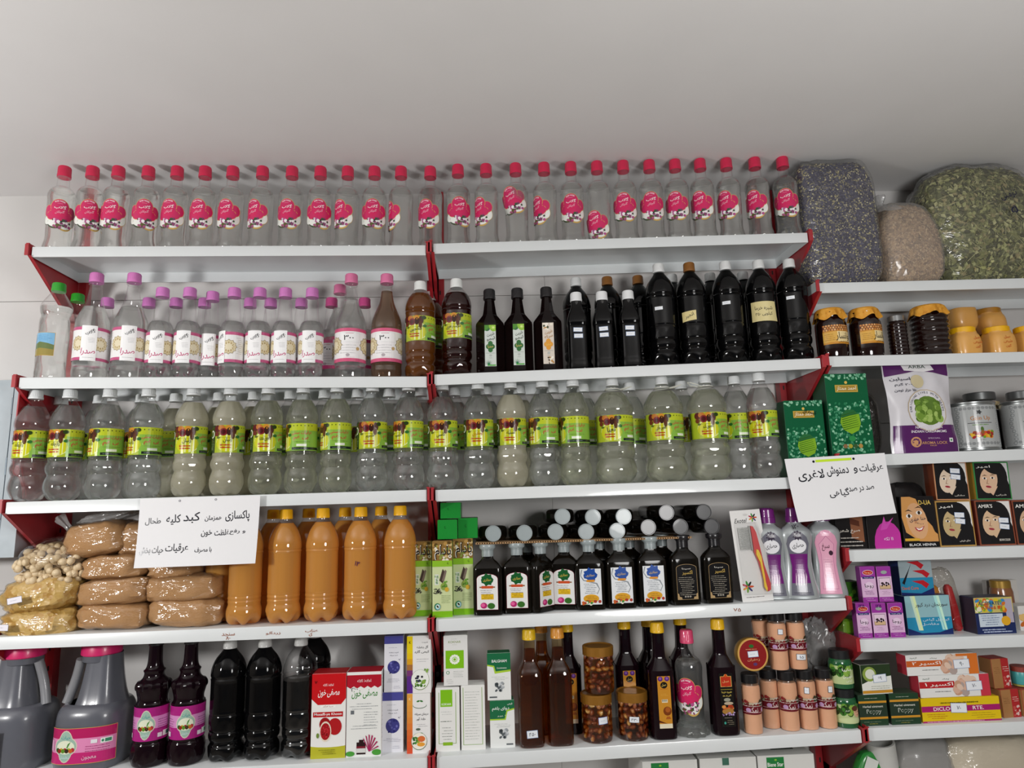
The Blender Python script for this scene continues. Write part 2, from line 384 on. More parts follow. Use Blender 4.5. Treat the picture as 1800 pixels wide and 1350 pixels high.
def rack(label, levels, xl, xr, top, segs, group='white metal shelving racks with red posts', panel=None):
    t = thing('shelving_rack', 'shelving rack', label, group)
    for x in (xl-.002, xr-.028+.03):
        m = MB().box(x-.018, x+.016, SD+.012, SD+.040, -1.55, top)
        z = -1.4
        while z < top-.03:
            for dx in (-.008, .004): m.box(x+dx-.0015, x+dx+.0025, SD+.0115, SD+.013, z, z+.012, 1)
            z += .05
        part('post', m.out('post', [red, dark], False), t)
    for s in levels:
        g = SH[s][segs]
        part('shelf', tray(*g), t); part('bracket', bracket(g[0]-.0065, g[1], -1), t); part('bracket', bracket(g[2]+.002, g[3], 1), t)
    if panel:
        pp = [(.02, .335), (.019, .2), (.126, -.05), (.165, -.13), (SD+.03, -.13), (SD+.03, .335)]; m = MB(); n = len(pp); x = xl-.013
        m.add([(x, y, z) for y, z in pp]+[(x+.003, y, z) for y, z in pp], [tuple(range(n)), tuple(range(2*n-1, n-1, -1))]+[(k, k+n, (k+1) % n+n, (k+1) % n) for k in range(n)])
        part('side_panel', m.out('side_panel', [red], False), t)
    return t
PT = un(784, 342, .23)[1]
rack('left white metal shelving rack with a red side panel', ['S1', 'S2', 'S3', 'S4', 'S5', 'S6'], -1.0, 0, PT, 0, panel=1)
rack('middle white metal shelving rack between the other two racks', ['S1', 'S2', 'S3', 'S4', 'S5', 'S6'], .0195, 1.0205, PT, 1)
rack('right white metal shelving rack with closer spaced shelves', ['T1', 'T2', 'T3', 'T4', 'T5', 'T6', 'T7'], 1.043, 2.06, .60, 0)

# ------------------------------------------------------------------ grey wall cabinet door at the left edge
t = thing('wall_cabinet', 'cabinet', 'old grey painted metal wall cabinet at the left of the racks')
gm = plain('aab4ba', .55, name='grey_paint', bump=.4, scale=22, var=.14)
YD = .09; zt, zb = un(14, 667, YD)[1], un(14, 980, YD)[1]; xr_ = -1.030; xh = un(10, 820, YD)[0]
part('cabinet_box', MB().box(xr_-.42, xr_, YD+.008, .245, zb, zt).out('cabinet_box', [gm], False), t)
part('door', MB().box(xr_-.40, xh, YD, YD+.008, zb+.022, zt-.016).out('door', [gm], False), t)
part('door_frame', MB().box(xh+.004, xr_, YD-.002, YD+.008, zb, zt).out('door_frame', [gm], False), t)
for zz in (zt-.07, (zt+zb)/2, zb+.07): part('hinge', MB().lathe([(zz-.022, .003), (zz+.022, .003)], 10, cx=xh+.002, cyy=YD).out('hinge', [plain('6b767e', .4, .6)]), t)

# ------------------------------------------------------------------ bottle kinds
def clip(prof, z1, ins=.0011):
    o = []
    for (a, ra), (b, rb) in zip(prof, prof[1:]):
        if b <= z1: continue
        o.append((a, ra)); break
    o = [(prof[0][0]+.001, 0)]+[(max(z, .0012), max(0, r-ins)) for z, r in prof if z < z1 and r > 0]
    for (a, ra), (b, rb) in zip(prof, prof[1:]):
        if a < z1 <= b: r = ra+(rb-ra)*(z1-a)/(b-a); o += [(z1, max(0, r-ins)), (z1, 0)]; break
    return o
def capmesh(col, z0, z1, r, n=28, knurl=True, ring=True, skirt=.0006, rough=.4):
    m = plain(col, rough, name='cap_plastic', coat=.2); h = z1-z0
    mod = (lambda rr, z, t: (rr+(.00035*math.cos(28*t) if knurl and z0+.15*h < z < z1-.12*h else 0), z))
    b = MB().lathe([(z0, 0), (z0, r+skirt), (z0+.22*h, r+skirt), (z0+.26*h, r), (z1-.14*h, r-.0003), (z1-.03*h, r-.0016), (z1, r-.003), (z1, 0)], 56 if knurl else n, mod=mod)
    return b.out('cap', [m])
G_PET = shell('clear_bottle_skin'); G_SOFT = shell('tinted_bottle_skin', 'f2f4f2')
W_CLR = fluid('clear_water', 'fefffe', 'f0f2f0', .07, thru=.28); W_PALE = fluid('pale_green_water', 'fafbf2', 'e8ead8', .12, thru=.3); W_CLOUD = fluid('cloudy_water', 'f4f2e6', 'd8d4be', .6)
W_TEA = fluid('pale_brown_water', 'dcc5ab', '8a6e58', .35); W_BROWN = fluid('brown_syrup', 'c07a35', '8e5522', .6); W_DRED = fluid('dark_red_syrup', '8e2a1c', '3c120c', .45, thru=.15)
W_ORANGE = fluid('orange_juice', 'f8bc58', 'efae55', .82); W_OIL = fluid('brown_oil', 'e2a850', '8a5618', .12, thru=.5)
BLK = plain('060607', .09, name='black_syrup_bottle', coat=.0, var=.2); PURB = plain('14060d', .09, name='dark_purple_bottle', coat=.0, var=.2)
GRNB = plain('100d09', .1, name='dark_brown_green_bottle', coat=.0, var=.2); AMB = plain('0f0606', .09, name='dark_amber_glass', coat=.0, var=.2)
NECKG = shell('neck_skin', 'e8e8e8')

def rose_prof():
    return cr([(0, 0), (.001, .030), (.006, .0345), (.016, .0335), (.030, .0305), (.045, .0302), (.075, .0312), (.115, .0318), (.134, .0320), (.150, .0330), (.160, .0318), (.170, .0275), (.176, .0215), (.181, .0160), (.190, .0148), (.205, .0138), (.212, .0132)], 3)
def pinkS_prof():
    return cr([(0, 0), (.001, .022), (.008, .0295), (.022, .031), (.032, .0305), (.045, .031), (.075, .031), (.115, .031), (.130, .0305), (.144, .0270), (.152, .0215), (.158, .0190), (.175, .0180), (.200, .0160), (.214, .0142), (.220, .0138)], 3)
def pinkL_prof():
    return cr([(0, 0), (.001, .034), (.006, .0385), (.020, .040), (.030, .039), (.045, .0395), (.12, .0395), (.135, .0400), (.155, .0385), (.175, .0315), (.195, .0235), (.212, .0185), (.235, .0155), (.252, .0140), (.2525, .0165), (.2555, .0165), (.256, .0135), (.262, .0135)], 3)
def petal(n, amp, zt, dz=.006):
    def f(r, z, t):
        if z < zt:
            k = (1-z/zt); c = .5-.5*math.cos(n*t); return r*(1-amp*k*c), z+dz*c*k if z > .0005 else z+dz*c
        return r, z
    return f
def water_prof(s=1):
    P = [(0, 0), (.002, .024), (.006, .033), (.018, .0395), (.034, .0415), (.050, .0395), (.062, .0358), (.070, .0385), (.082, .0395), (.094, .0365), (.100, .0372), (.105, .0372), (.172, .0372), (.178, .0375), (.184, .0395), (.192, .0398), (.202, .0375), (.216, .0325), (.232, .0245), (.246, .0165), (.252, .0138), (.262, .0135)]
    return cr([(z, r*s if z < .24 else r*(1+(s-1)*.35)) for z, r in P], 3)
def water_mod(r, z, t):
    if z < .03: c = .5-.5*math.cos(5*t); k = 1-z/.03; return r*(1-.16*k*c), z+.004*c*k
    if .064 < z < .096: return r*(1+.03*math.cos(8*t)*math.sin((z-.064)/.032*PI)), z
    if .186 < z < .248: return r*(1+.045*abs(math.cos(6*t))*math.sin((z-.186)/.062*PI)), z
    return r, z
def cola_prof(h=.29, r=.0425):
    P = [(0, 0), (.003, .55), (.008, .80), (.03, .96), (.07, 1.0), (.105, .97), (.12, .90), (.14, .87), (.155, .94), (.18, .97), (.205, .95), (.215, .92), (.225, .97), (.25, .98), (.32, .98), (.335, .95), (.35, .965), (.37, .965), (.56, .965), (.585, .985), (.595, .94), (.61, .985), (.635, .98), (.67, .93), (.71, .82), (.74, .68), (.77, .50), (.79, .39), (.80, .335)]
    return cr([(z*h/.87, q*r) for z, q in P], 3)
def cola_mod(h):
    def f(r, z, t):
        q = z/h
        if q < .12: c = .5-.5*math.cos(5*t); k = 1-q/.12; return r*(1-.17*k*c), z+.006*c*k
        if .165 < q < .23 or .29 < q < .36: return r*(1+.02*math.cos(10*t)), z
        if .72 < q < .88: return r*(1+.015*math.cos(10*t)), z
        return r, z
    return f
def orange_prof(h=.248, r=.041):
    P = [(0, 0), (.002, .5), (.012, .80), (.045, .98), (.10, 1.03), (.15, 1.0), (.19, .93), (.22, .955), (.235, .93), (.255, .965), (.275, .94), (.30, .96), (.40, .955), (.60, .955), (.665, .96), (.68, .985), (.695, .955), (.71, .985), (.76, .97), (.83, .87), (.90, .69), (.955, .45), (.985, .335), (1.0, .33)]
    return cr([(z*h, q*r) for z, q in P], 3)
def body(prof, mat, n=36, p=2, mod=None, sx=1, sy=1, name='body', ph=0): return MB().lathe(prof, n, p, sx, sy, mod, ph=ph).out(name, [mat])
def kit(prof, skin, liq, fill, cap, art=None, n=36, p=2, mod=None, sx=1, sy=1, ring=None, ph=0):
    L = [('body', body(prof, skin, n, p, mod, sx, sy, ph=ph))]
    if liq: L.append(('liquid', body(clip(prof, fill), liq, n, p, mod, sx, sy, 'liquid', ph=ph)))
    L.append(('cap', cap))
    if ring: z, r = ring; L.append(('neck_ring', MB().lathe([(z, r-.002), (z, r), (z+.002, r), (z+.002, r-.002)], 28).out('neck_ring', [skin])))
    if art: L.append(('label', art))
    return L

for m_ in (BLK, PURB, GRNB, AMB): m_.node_tree.nodes['Principled BSDF'].inputs['Specular IOR Level'].default_value = .32
# ------------------------------------------------------------------ printed designs
def a_rose(R=.0323, seed=1):
    a = Art()
    def cloud(g, col):
        L = a._n(None)
        for cx, cz, rx, rz in ((0, .030, .0205, .020), (-.026, .018, .014, .0155), (.026, .018, .014, .0155), (-.014, .006, .016, .013), (.014, .006, .016, .013), (0, -.002, .012, .010)):
            a.ell(cx, cz, rx+g, rz+g, col, L, 22)
    L = a._n(None)
    for cx, cz, rx, rz in ((-.026, -.006, .0135, .014), (.028, -.003, .0125, .017), (-.008, -.014, .018, .016), (.013, -.016, .017, .018)): a.ell(cx, cz, rx+.001, rz+.001, 'c9a55a' if rz > .016 else '3b4a35', L, 20)
    L = a._n(None)
    for cx, cz, rx, rz in ((-.026, -.006, .0135, .0135), (.028, -.003, .0125, .0165), (-.008, -.012, .018, .0145), (.013, -.014, .017, .0165)): a.ell(cx, cz, rx, rz, 'eef0ea', L, 20)
    cloud(.0012, 'd9a95c'); cloud(0, 'cf2a63'); L = a._n(None)
    a.ell(0, .014, .016, .013, 'd62460', L)
    for k, c in enumerate('ROSE WATER'):
        if c != ' ': t = PI*.5+(4.5-k)*.135; a.text(c, .0175*math.cos(t)*1.0, .030+.0155*math.sin(t), 'f6e9ee', h=.0036, ly=L+1, rot=t-PI/2)
    a.rect(-.006, .0385, .006, .0391, 'e9a9c0', L+1)
    a.text('گلاب', .001, .0285, 'f9eef2', w=.026, h=.0115, ly=L+1, shear=.1); a.text('گلچکان', .001, .0150, 'e9b7c9', w=.020, h=.0095, ly=L+1, shear=.3, rot=.15)
    a.ly = L+2; a.blobs(-.012, .026, -.022, -.004, 26, .0034, ['b0558c', '2f3f30', 'e7c4d6', '7c3a66', 'f4eef0', '43543c'], seed)
    a.blobs(-.012, .018, -.029, -.020, 14, .003, ['8c4a6e', '5e5a2c', 'a8577c'], seed+3)
    return a.build('label', cyl(R), .006)
def a_logo(a, cx, cz, w, col='c0286e', ly=None):
    a.text('صدرا', cx, cz, col, w=w, h=w*.62, ly=ly, shear=.12); return a
def a_mandala(a, cx, cz, r, ly=None):
    L = a._n(ly); a.star(cx, cz, r, r*.84, 12, '8c7a55', L); a.star(cx, cz, r*.93, r*.78, 12, 'd9cba6', L+1); a.star(cx, cz, r*.70, r*.5, 12, 'b59d6c', L+2); a.star(cx, cz, r*.6, r*.4, 10, 'e3d8ba', L+3); a.ly = L+3; return a
def a_gulab(R=.0313, H=.079, over=True):
    a = Art(); W = 2*PI*R*.47; h = H/2
    a.rect(-W, -h, W, h, 'efeeee'); L = a._n(None); a.rect(-W, h-.008, W, h, 'c55b86', L); a.rect(-W, -h, W, -h+.0075, 'c55b86', L)
    for s in (-1, 1): a_mandala(a, s*.026, 0, .020)
    for s in (-1, 1): a.lines(s*.052-.009, s*.052+.009, h-.016, 9, .005, '8a8a8a', seed=3)
    if over: a.rect(-.0175, -h-.002, .0165, h+.003, 'f7f7f8')
    L = a._n(None); a.text('گلاب', .001, h-.014, '2a2a2c', w=.022, h=.013, ly=L, rot=.35); a.text('دو آتشه', .003, h-.012, '55555a', w=.02, h=.006, ly=L, rot=.5)
    for k in range(4): a.rect(-.003+k*.0006, h-.030-k*.0035, .012, h-.0295-k*.0035, '8d8d92', L)
    a_logo(a, -.001, -h+.021, .031, ly=L); a.rect(-.012, -h+.006, .012, -h+.0066, '8d8d92', L)
    return a.build('label', cyl(R), .006)
def a_300(R=.0398, H=.088, col='d2587f'):
    a = Art(); W = 2*PI*R*.45; h = H/2
    a.rect(-W, -h, W, h, 'f0eeef'); L = a._n(None); a.rect(-W, h-.009, W, h, col, L); a.rect(-W, -h, W, -h+.009, col, L)
    a.poly([(-.03, h-.012), (.02, h-.012), (.022, h-.016), (.022, h-.037), (-.03, h-.037)], 'b9b9bd', L); a.poly([(-.0296, h-.0124), (.0197, h-.0124), (.0216, h-.0162), (.0216, h-.0366), (-.0296, h-.0366)], 'f2f1f2')
    L = a._n(None); a.text('۳۰۰', -.006, h-.025, '26262a', w=.026, h=.014, ly=L, shear=.1); a.rect(-.014, h-.0145, .006, h-.0135, 'c76a86', L)
    a.lines(-.028, .02, h-.045, 4, .0068, '7e7e86', seed=5, align=1); a.ell(.017, -.010, .0045, .0045, 'c2a06a', L); a.ell(-.008, -.027, .005, .004, 'b3a9ae', L)
    a.lines(-.026, .02, -h+.0115, 1, .004, 'd49ab0', seed=2)
    for s in (-1, 1): a_mandala(a, s*.046, 0, .024)
    return a.build('label', cyl(R), .006)
def a_fruit(name, R=.0376, H=.068, pen='3a3a22', big=False, penw=.022):
    a = Art(); h = H/2; W = .062 if not big else .08
    a.rect(-W-.026, -h, W+.015, h, '9fb92e'); L = a._n(None)
    a.rect(-W-.026, -h, -W, h, '2c3a1c', L); a.ell(-W-.013, .012, .010, .010, 'e8ead8', L+1); a.ell(-W-.013, .012, .007, .007, '4e6a35', L+2); a.lines(-W-.024, -W-.003, -.002, 7, .004, '9db47a', ly=L+1)
    a.rect(-W, -h, -.004, h, 'a8b92c', L); a.ell(-.028, -.008, .030, .0235, 'dfe8a0', L+1); a.ell(-.030, -.010, .0275, .0215, 'c8c91e', L+2)
    a.rect(-.006, -h, W+.015, h, '86b545', L+3); a.rect(-.008, h-.018, W+.015, h, 'b9c62e', L+4)
    for k in range(6): a.ell(.004+k*.009, h-.006, .0013, .0016, '2b3a10', L+5, 8)
    a.text('عرقیات سنتی', .024, .010, 'c21f3a', w=.050, h=.0115, ly=L+5); a.text('بی غم', .022, -.003, 'c21f3a', w=.036, h=.0125, ly=L+5)
    a.lines(.002, .046, -.0125, 1, .004, '26340f', ly=L+5, seed=4); a.rect(.012, -.0235, .036, -.0175, 'e9efdc', L+5); a.rect(0, -h+.002, W+.015, -h+.0085, '1f2a22', L+5); a.lines(.004, .05, -h+.005, 1, .004, '9ab0a0', ly=L+6)
    a.ly = L+6; rn = random.Random(5); L = a._n(None)
    for cx, cz, rx, rz, c in ((-.056, .025, .009, .009, '5a1a1e'), (-.045, .027, .009, .007, 'b8702a'), (-.040, .017, .010, .0095, '7c2026'), (-.040, .017, .006, .006, '4a1012'), (-.028, .028, .008, .006, 'c98a2c'), (-.027, .018, .006, .010, '3a1c14'), (-.016, .021, .006, .011, '4a2416'), (-.018, .009, .0045, .010, '5a3018'), (-.009, .027, .006, .005, '2a3c14'), (-.007, .005, .005, .004, '2f6b2a'), (-.056, .012, .006, .006, '6a2a1c'), (-.052, .003, .004, .003, '5c6a1c')):
        a.ell(cx, cz, rx, rz, c, L, 14); L += 1
    a.ly = L; L = a._n(None)
    a.rect(-.052, .0035, -.012, .0041, '5a6414', L)
    if name: a.text(name, -.030, -.003, pen, w=penw, h=.012, ly=L+1, rot=.08)
    for k in range(2): a.lines(-.050, -.018, -.0155-k*.006, 1, .003, 'b53a1c', t=.0036, ly=L+1, seed=9+k)
    a.lines(-.046, -.020, -.0115, 1, .003, '5a5a18', ly=L+1)
    return a.build('label', cyl(R), .006)
def a_syrup(green=True, fm=None):
    a = Art(); w, h = .0145, .0545
    a.rect(-w, -h, w, h, 'cfd6d0' if green else 'd9cec2'); L = a._n(None); g = ['4d8a2c', '8fc13a', '2f6b34'] if green else ['e9dfcf', '3e4a30', 'b98a4a']
    a.ell(-.007, h-.010, .007, .006, g[2], L, rot=.6); a.poly([(-w, h), (-w, h-.016), (-.004, h-.008), (0, h)], g[0], L)
    if green: a.poly([(w, h), (-.003, h)]+[(.011+.014*math.cos(t), h-.002+.016*math.sin(t)) for t in [PI+.2+k*.16 for k in range(8)]]+[(w, h-.016)], '8fc13a', L+1); a.star(.008, h-.007, .007, .002, 7, 'd5ea8a', L+2)
    else: a.blobs(-.012, .010, h-.018, h-.002, 10, .003, ['f0e6d6', 'f5efe4', '3e4a30'], 4)
    L = a._n(None)+2; c = '3a4a38' if green else 'b58a5a'
    a.text('شربت' , .001, h-.026, c, w=.020, h=.010, ly=L, rot=.35); a.text('سرکه' if not green else 'لیمو', .001, h-.037, c, w=.022, h=.010, ly=L, rot=.25)
    for k in range(4): t = PI/4+k*PI/2; a.ell(.0055*math.cos(t+PI/4), -.003+.0085*math.sin(t+PI/4), .006, .0065, '2f6b34' if green else 'e09a30', L)
    a.text('صدرا', 0, -.003, 'e0c26a', w=.014, h=.009, ly=L+1); a.rect(-.012, -.0205, .012, -.0198, '8a938c', L); a.ell(0, -.026, .0035, .003, 'b5bab5', L); a.rect(-.004, -.033, .004, -.0322, '9aa09a', L)
    if green:
        for k in range(7): t = .35+k*.4; a.poly([(-.006, -h+.004), (-.004, -h+.004), (-.005+.013*math.cos(t), -h+.004+.014*math.sin(t))], '1f7a4a', L+1)
        a.rect(-.008, -h+.001, .013, -h+.0045, '5aa84c', L)
    else: a.blobs(-.002, .013, -h+.002, -h+.017, 14, .003, ['f2ead9', 'b98a4a', 'f7f1e6', '4a4036'], 8)
    return a.build('label', fm, 0)
def tag(w=.02, h=.011, txt='', fm=None, step=0, col='e9edf3', border='8aa0c4', lines=0):
    a = Art(); a.rect(-w/2, -h/2, w/2, h/2, border); a.rect(-w/2+.0009, -h/2+.0009, w/2-.0009, h/2-.0009, col)
    L = a._n(None)
    if txt: a.text(txt, 0, 0, '4a5060', w=min(w*.6, len(txt)*.005), h=h*.45, ly=L, shear=.1)
    else: a.lines(-w*.3, w*.3, 0, 1, .003, '8c94a6', ly=L)
    return a.build('price_sticker', fm or flat(0), step)

# ------------------------------------------------------------------ top shelf: rose water bottles
ROSE = kit(rose_prof(), G_PET, W_CLR, .168, capmesh('d6234f', .209, .240, .0158), a_rose(), ring=(.2065, .0155))
ROSE = list(ROSE)
for q in (len(ROSE)-1,): ROSE[-1] = ('label', ROSE[-1][1], (0, 0, .084))
bases = [100, 150.6, 197, 251, 302.6, 353, 402.6, 456, 509, 560, 609, 657, 704.5, 757, 806.6, 857, 910, 961, 1009, 1056, 1103, 1150, 1196, 1241, 1288, 1339, 1389]
turn = [-2, 2, -22, -5, -28, -25, -28, -40, -20, -4, -45, -8, -75, -28, 5, -45, -22, -50, -8, -25, -10, -5, -15, -22, -28, -28, -6, -30]
for i, px in enumerate(bases):
    loc = sit('S1', px, .042)
    extra = {0: 'leftmost', 26: 'rightmost'}.get(i)
    lab = f'{extra} clear rose water bottle with a red cap on the top shelf' if extra else f'clear rose water bottle with red cap, {ORD[i]} from the left on the top shelf'
    if i == 16: lab = 'rose water bottle whose pink label sits high and tilted, on the top shelf'
    if i == 19: lab = 'rose water bottle whose pink label has slipped down to the shelf'
    if i == 12: lab = 'rose water bottle with handwriting on its shoulder, left of the rack gap'
    if i == 11: lab = 'rose water bottle turned so its pink label shows only sideways'
    t = put('rose_water_bottle', ROSE, 'bottle', lab, 'rose water bottles on the top shelf', loc, math.radians(turn[i]*1.0)-math.atan2(loc[0]-CAMX, 1.7)*.9)
    if i in (16, 19):
        for o in list(bpy.data.objects):
            if o.parent == t and o.name.startswith('label'):
                if i == 16: o.location.z = .112; o.rotation_euler = (0, -.22, 0)
                else: o.location.z = .036; o.rotation_euler = (0, -.10, 0)

# ------------------------------------------------------------------ second shelf, left: rose essence bottles with pink caps
def swirl(r, z, t): return (r*(1+.025*math.cos(7*t+z*60)), z)
gp = cr([(0, 0), (.001, .030), (.008, .0345), (.03, .0335), (.05, .034), (.10, .034), (.15, .0335), (.165, .031), (.175, .034), (.19, .036), (.20, .033), (.215, .024), (.228, .016), (.234, .0145)], 3)
la = Art(); la.rect(-.035, -.030, .035, .030, 'c9a24a'); la.rect(-.034, -.029, .034, .029, '7fb4d8'); la.poly([(-.034, -.029), (.034, -.029), (.034, -.002), (.02, .002), (0, .006), (-.014, .001), (-.034, -.004)], '6a7a4c'); la.poly([(-.034, -.029), (.034, -.029), (.034, -.014), (0, -.010), (-.034, -.018)], '9a8a4a')
la.ell(-.026, .004, .012, .024, '4f90bb'); la.lines(-.01, .028, .022, 4, .004, '3d7fb0')
GREEN = kit(gp, G_PET, W_CLR, .19, capmesh('2fa02c', .233, .256, .0158), la.build('label', cyl(.0342), .006), mod=swirl); GREEN[-1] = ('label', GREEN[-1][1], (0, 0, .088))
put('mineral_water_bottle', GREEN, 'bottle', 'clear bottle with green cap and landscape label, leaning at the left end', None, sit('S2', 86, .046), -.35, ry=.02)
put('mineral_water_bottle', GREEN, 'bottle', 'green capped clear bottle standing behind the front green capped one', None, sitcap('S2', 137, .135, .245), .4, skip=('label',))
PS = kit(pinkS_prof(), G_PET, W_CLR, .150, capmesh('d27fc4', .2175, .243, .0158), a_gulab(), mod=petal(6, .12, .03, .004)); PS[-1] = ('label', PS[-1][1], (0, 0, .079))
PL = kit(pinkL_prof(), G_PET, W_CLR, .190, capmesh('d97fc2', .258, .284, .0165), a_gulab(.0399, .086)); PL[-1] = ('label', PL[-1][1], (0, 0, .088))
P3 = kit(pinkL_prof(), G_PET, W_CLR, .215, capmesh('e07aa6', .258, .284, .0165), a_300()); P3[-1] = ('label', P3[-1][1], (0, 0, .084))
P4 = kit(pinkL_prof(), G_PET, W_TEA, .236, capmesh('e07aa6', .258, .284, .0165), a_300(.0399, .088)); P4[-1] = ('label', P4[-1][1], (0, 0, .084))
PM = kit(pinkS_prof(), G_PET, W_CLR, .150, capmesh('c24a86', .2175, .243, .0158), a_300(.0313, .079, 'c9407c'), mod=petal(6, .12, .03, .004)); PM[-1] = ('label', PM[-1][1], (0, 0, .079))
def face(x): return -math.atan2(x-CAMX, 1.7)
def row(kit_, name, cat, sh, Y, spec, group, h=None):
    for px, rz, lab in spec:
        l = sitcap(sh, px, Y, h) if h else sit(sh, px, Y)
        put(name, kit_, cat, lab, group, l, math.radians(rz)+face(l[0]))
g2 = 'pink capped rose essence bottles on the second shelf'
row(PL, 'rose_essence_bottle', 'bottle', 'S2', .046, [(155, -8, 'tall clear bottle with pink cap and white label beside the green capped bottle'), (223, -4, 'tall clear pink capped bottle, second from the left, water line at its shoulder')], g2)
row(PS, 'rose_essence_bottle', 'bottle', 'S2', .040, [(276, -12, 'first small pink capped bottle right of the two tall ones'), (325, -18, 'second small pink capped bottle, its label turned to show a beige rosette'),
    (405, -62, 'small pink capped bottle showing mostly the beige rosette side of its label'), (451, -18, 'third from last small pink capped bottle before the 300 labels'),
    (497, -18, 'second from last small pink capped bottle before the 300 labels'), (545, -10, 'last small pink capped bottle before the tall bottles marked 300')], g2)
row(PS, 'rose_essence_bottle', 'bottle', 'S2', .072, [(366, -8, 'small pink capped bottle set slightly back in the front row')], g2)
row(P3, 'rose_essence_bottle', 'bottle', 'S2', .046, [(615, 2, 'tall clear bottle with pink cap and white label marked 300')], g2)
row(P4, 'rose_essence_bottle', 'bottle', 'S2', .046, [(679, 0, 'tall bottle of brownish liquid with pink cap, label marked 300')], g2)
row(P3, 'rose_essence_bottle', 'bottle', 'S2', .135, [(597.8, 25, 'tall pink capped bottle behind the clear one marked 300')], g2, .272)
for px, c in ((189, 'just right of the first tall pink capped bottle'), (262, 'just right of the second tall pink capped bottle'), (310, 'between the first two small front bottles'), (360, 'between the second and third small front bottles'),
        (440, 'right of the rosette bottle'), (476, 'behind the fourth small front bottle'), (530, 'left of the last small front bottle')):
    l = sitcap('S2', px, .130, .232); put('rose_essence_bottle', PS, 'bottle', f'back row pink capped bottle, {c}', g2, l, .5)
for px, c in ((583, 'left of the tall bottles marked 300'), (641, 'between the two tall bottles marked 300')):
    put('rose_essence_bottle', PM, 'bottle', f'magenta capped bottle in the back row {c}', g2, sitcap('S2', px, .125, .232), 0)

# brown herbal bottles
BR = kit(cola_prof(.263, .0405), G_PET, W_BROWN, .228, capmesh('eceeec', .239, .264, .0155), a_fruit('سکنجبین', .0392, .066, '2a2a1c', penw=.030), mod=cola_mod(.263)); BR[-1] = ('label', BR[-1][1], (0, 0, .128))
BD = kit(cola_prof(.263, .0405), G_PET, W_DRED, .222, capmesh('eceeec', .239, .264, .0155), a_fruit('شربت زعفران', .0392, .066, '2a2a1c', penw=.038), mod=cola_mod(.263)); BD[-1] = ('label', BD[-1][1], (0, 0, .128))
put('syrup_bottle', BR, 'bottle', 'light brown syrup bottle with white cap and yellow green fruit label', None, sit('S2', 739, .045), math.radians(32))
put('syrup_bottle', BR, 'bottle', 'brown syrup bottle hidden behind the light brown one by the rack gap', None, sitcap('S2', 757, .135, .25), .3)
put('syrup_bottle', BD, 'bottle', 'dark red syrup bottle with white cap and yellow green fruit label', None, sit('S2', 804, .045), math.radians(32))

# octagonal dark syrup bottles with tall labels
op = [(0, 0), (0, .0375), (.003, .040), (.128, .040), (.134, .039), (.158, .0205), (.165, .0185), (.170, .0178), (.205, .0128), (.208, .0128)]
def octo(r, z, t): return r, z
OC = [('body', body([(z, r*1.0) for z, r in op], AMB, 8, ph=PI/8)), ('cap', capmesh('161417', .203, .231, .0155))]
for k, (px, gr, lab) in enumerate(((863, True, 'dark amber square bottle with lime label, first of the pair'), (913, True, 'dark amber square bottle with lime label, right of its twin'), (965, False, 'dark amber square bottle with white blossom and orange medallion label'))):
    l = sit('S2', px, .042); t = put('syrup_bottle', OC, 'bottle', lab, 'dark amber label bottles', l, face(l[0])*.6); part('label', a_syrup(gr, flat(-.0372)), t, (0, 0, .070))

# black syrup bottles
sqp = cr([(0, 0), (.0005, .0235), (.006, .0262), (.02, .0258), (.03, .0252), (.09, .0250), (.118, .0254), (.124, .0266), (.134, .0262), (.150, .0225), (.165, .0165), (.176, .0140), (.186, .0135)], 3)
SQ = [('body', body(sqp, BLK, 40, 4.5)), ('neck', MB().lathe([(.176, .0142), (.198, .0138)], 24).out('neck', [NECKG])), ('cap', capmesh('e9ebec', .186, .211, .0150))]
BK = [('body', body(cola_prof(.262, .0405), BLK, 40, mod=cola_mod(.262))), ('neck', MB().lathe([(.236, .0142), (.252, .0138)], 24).out('neck', [NECKG])), ('cap', capmesh('e4e6e6', .264, .289, .0150))]
BK[0] = ('body', body(cola_prof(.285, .0400), BLK, 40, mod=cola_mod(.285)))
BB = [x for x in BK if x[0] != 'cap']+[('cap', capmesh('8a5a26', .264, .289, .0150))]
for k, (px, t1, t2) in enumerate(((1018, 0, 1), (1064, 0, 1), (1111, 0, 1))):
    l = sit('S2', px, .035); t = put('syrup_bottle', SQ, 'bottle', ['first small square black bottle with two price stickers', 'middle small square black bottle with two price stickers', 'right small square black bottle with two price stickers'][k], 'small square black bottles', l, face(l[0])*.6)
    for j in (0, 1): part('price_sticker', tag(.0235, .0115, '', flat(-.0256)), t, (-.001*k+(.001 if j else 0), 0, .104-.0165*j), (0, [.05, -.06, .04][k]*(1-.5*j), 0))
g3 = 'large black syrup bottles'
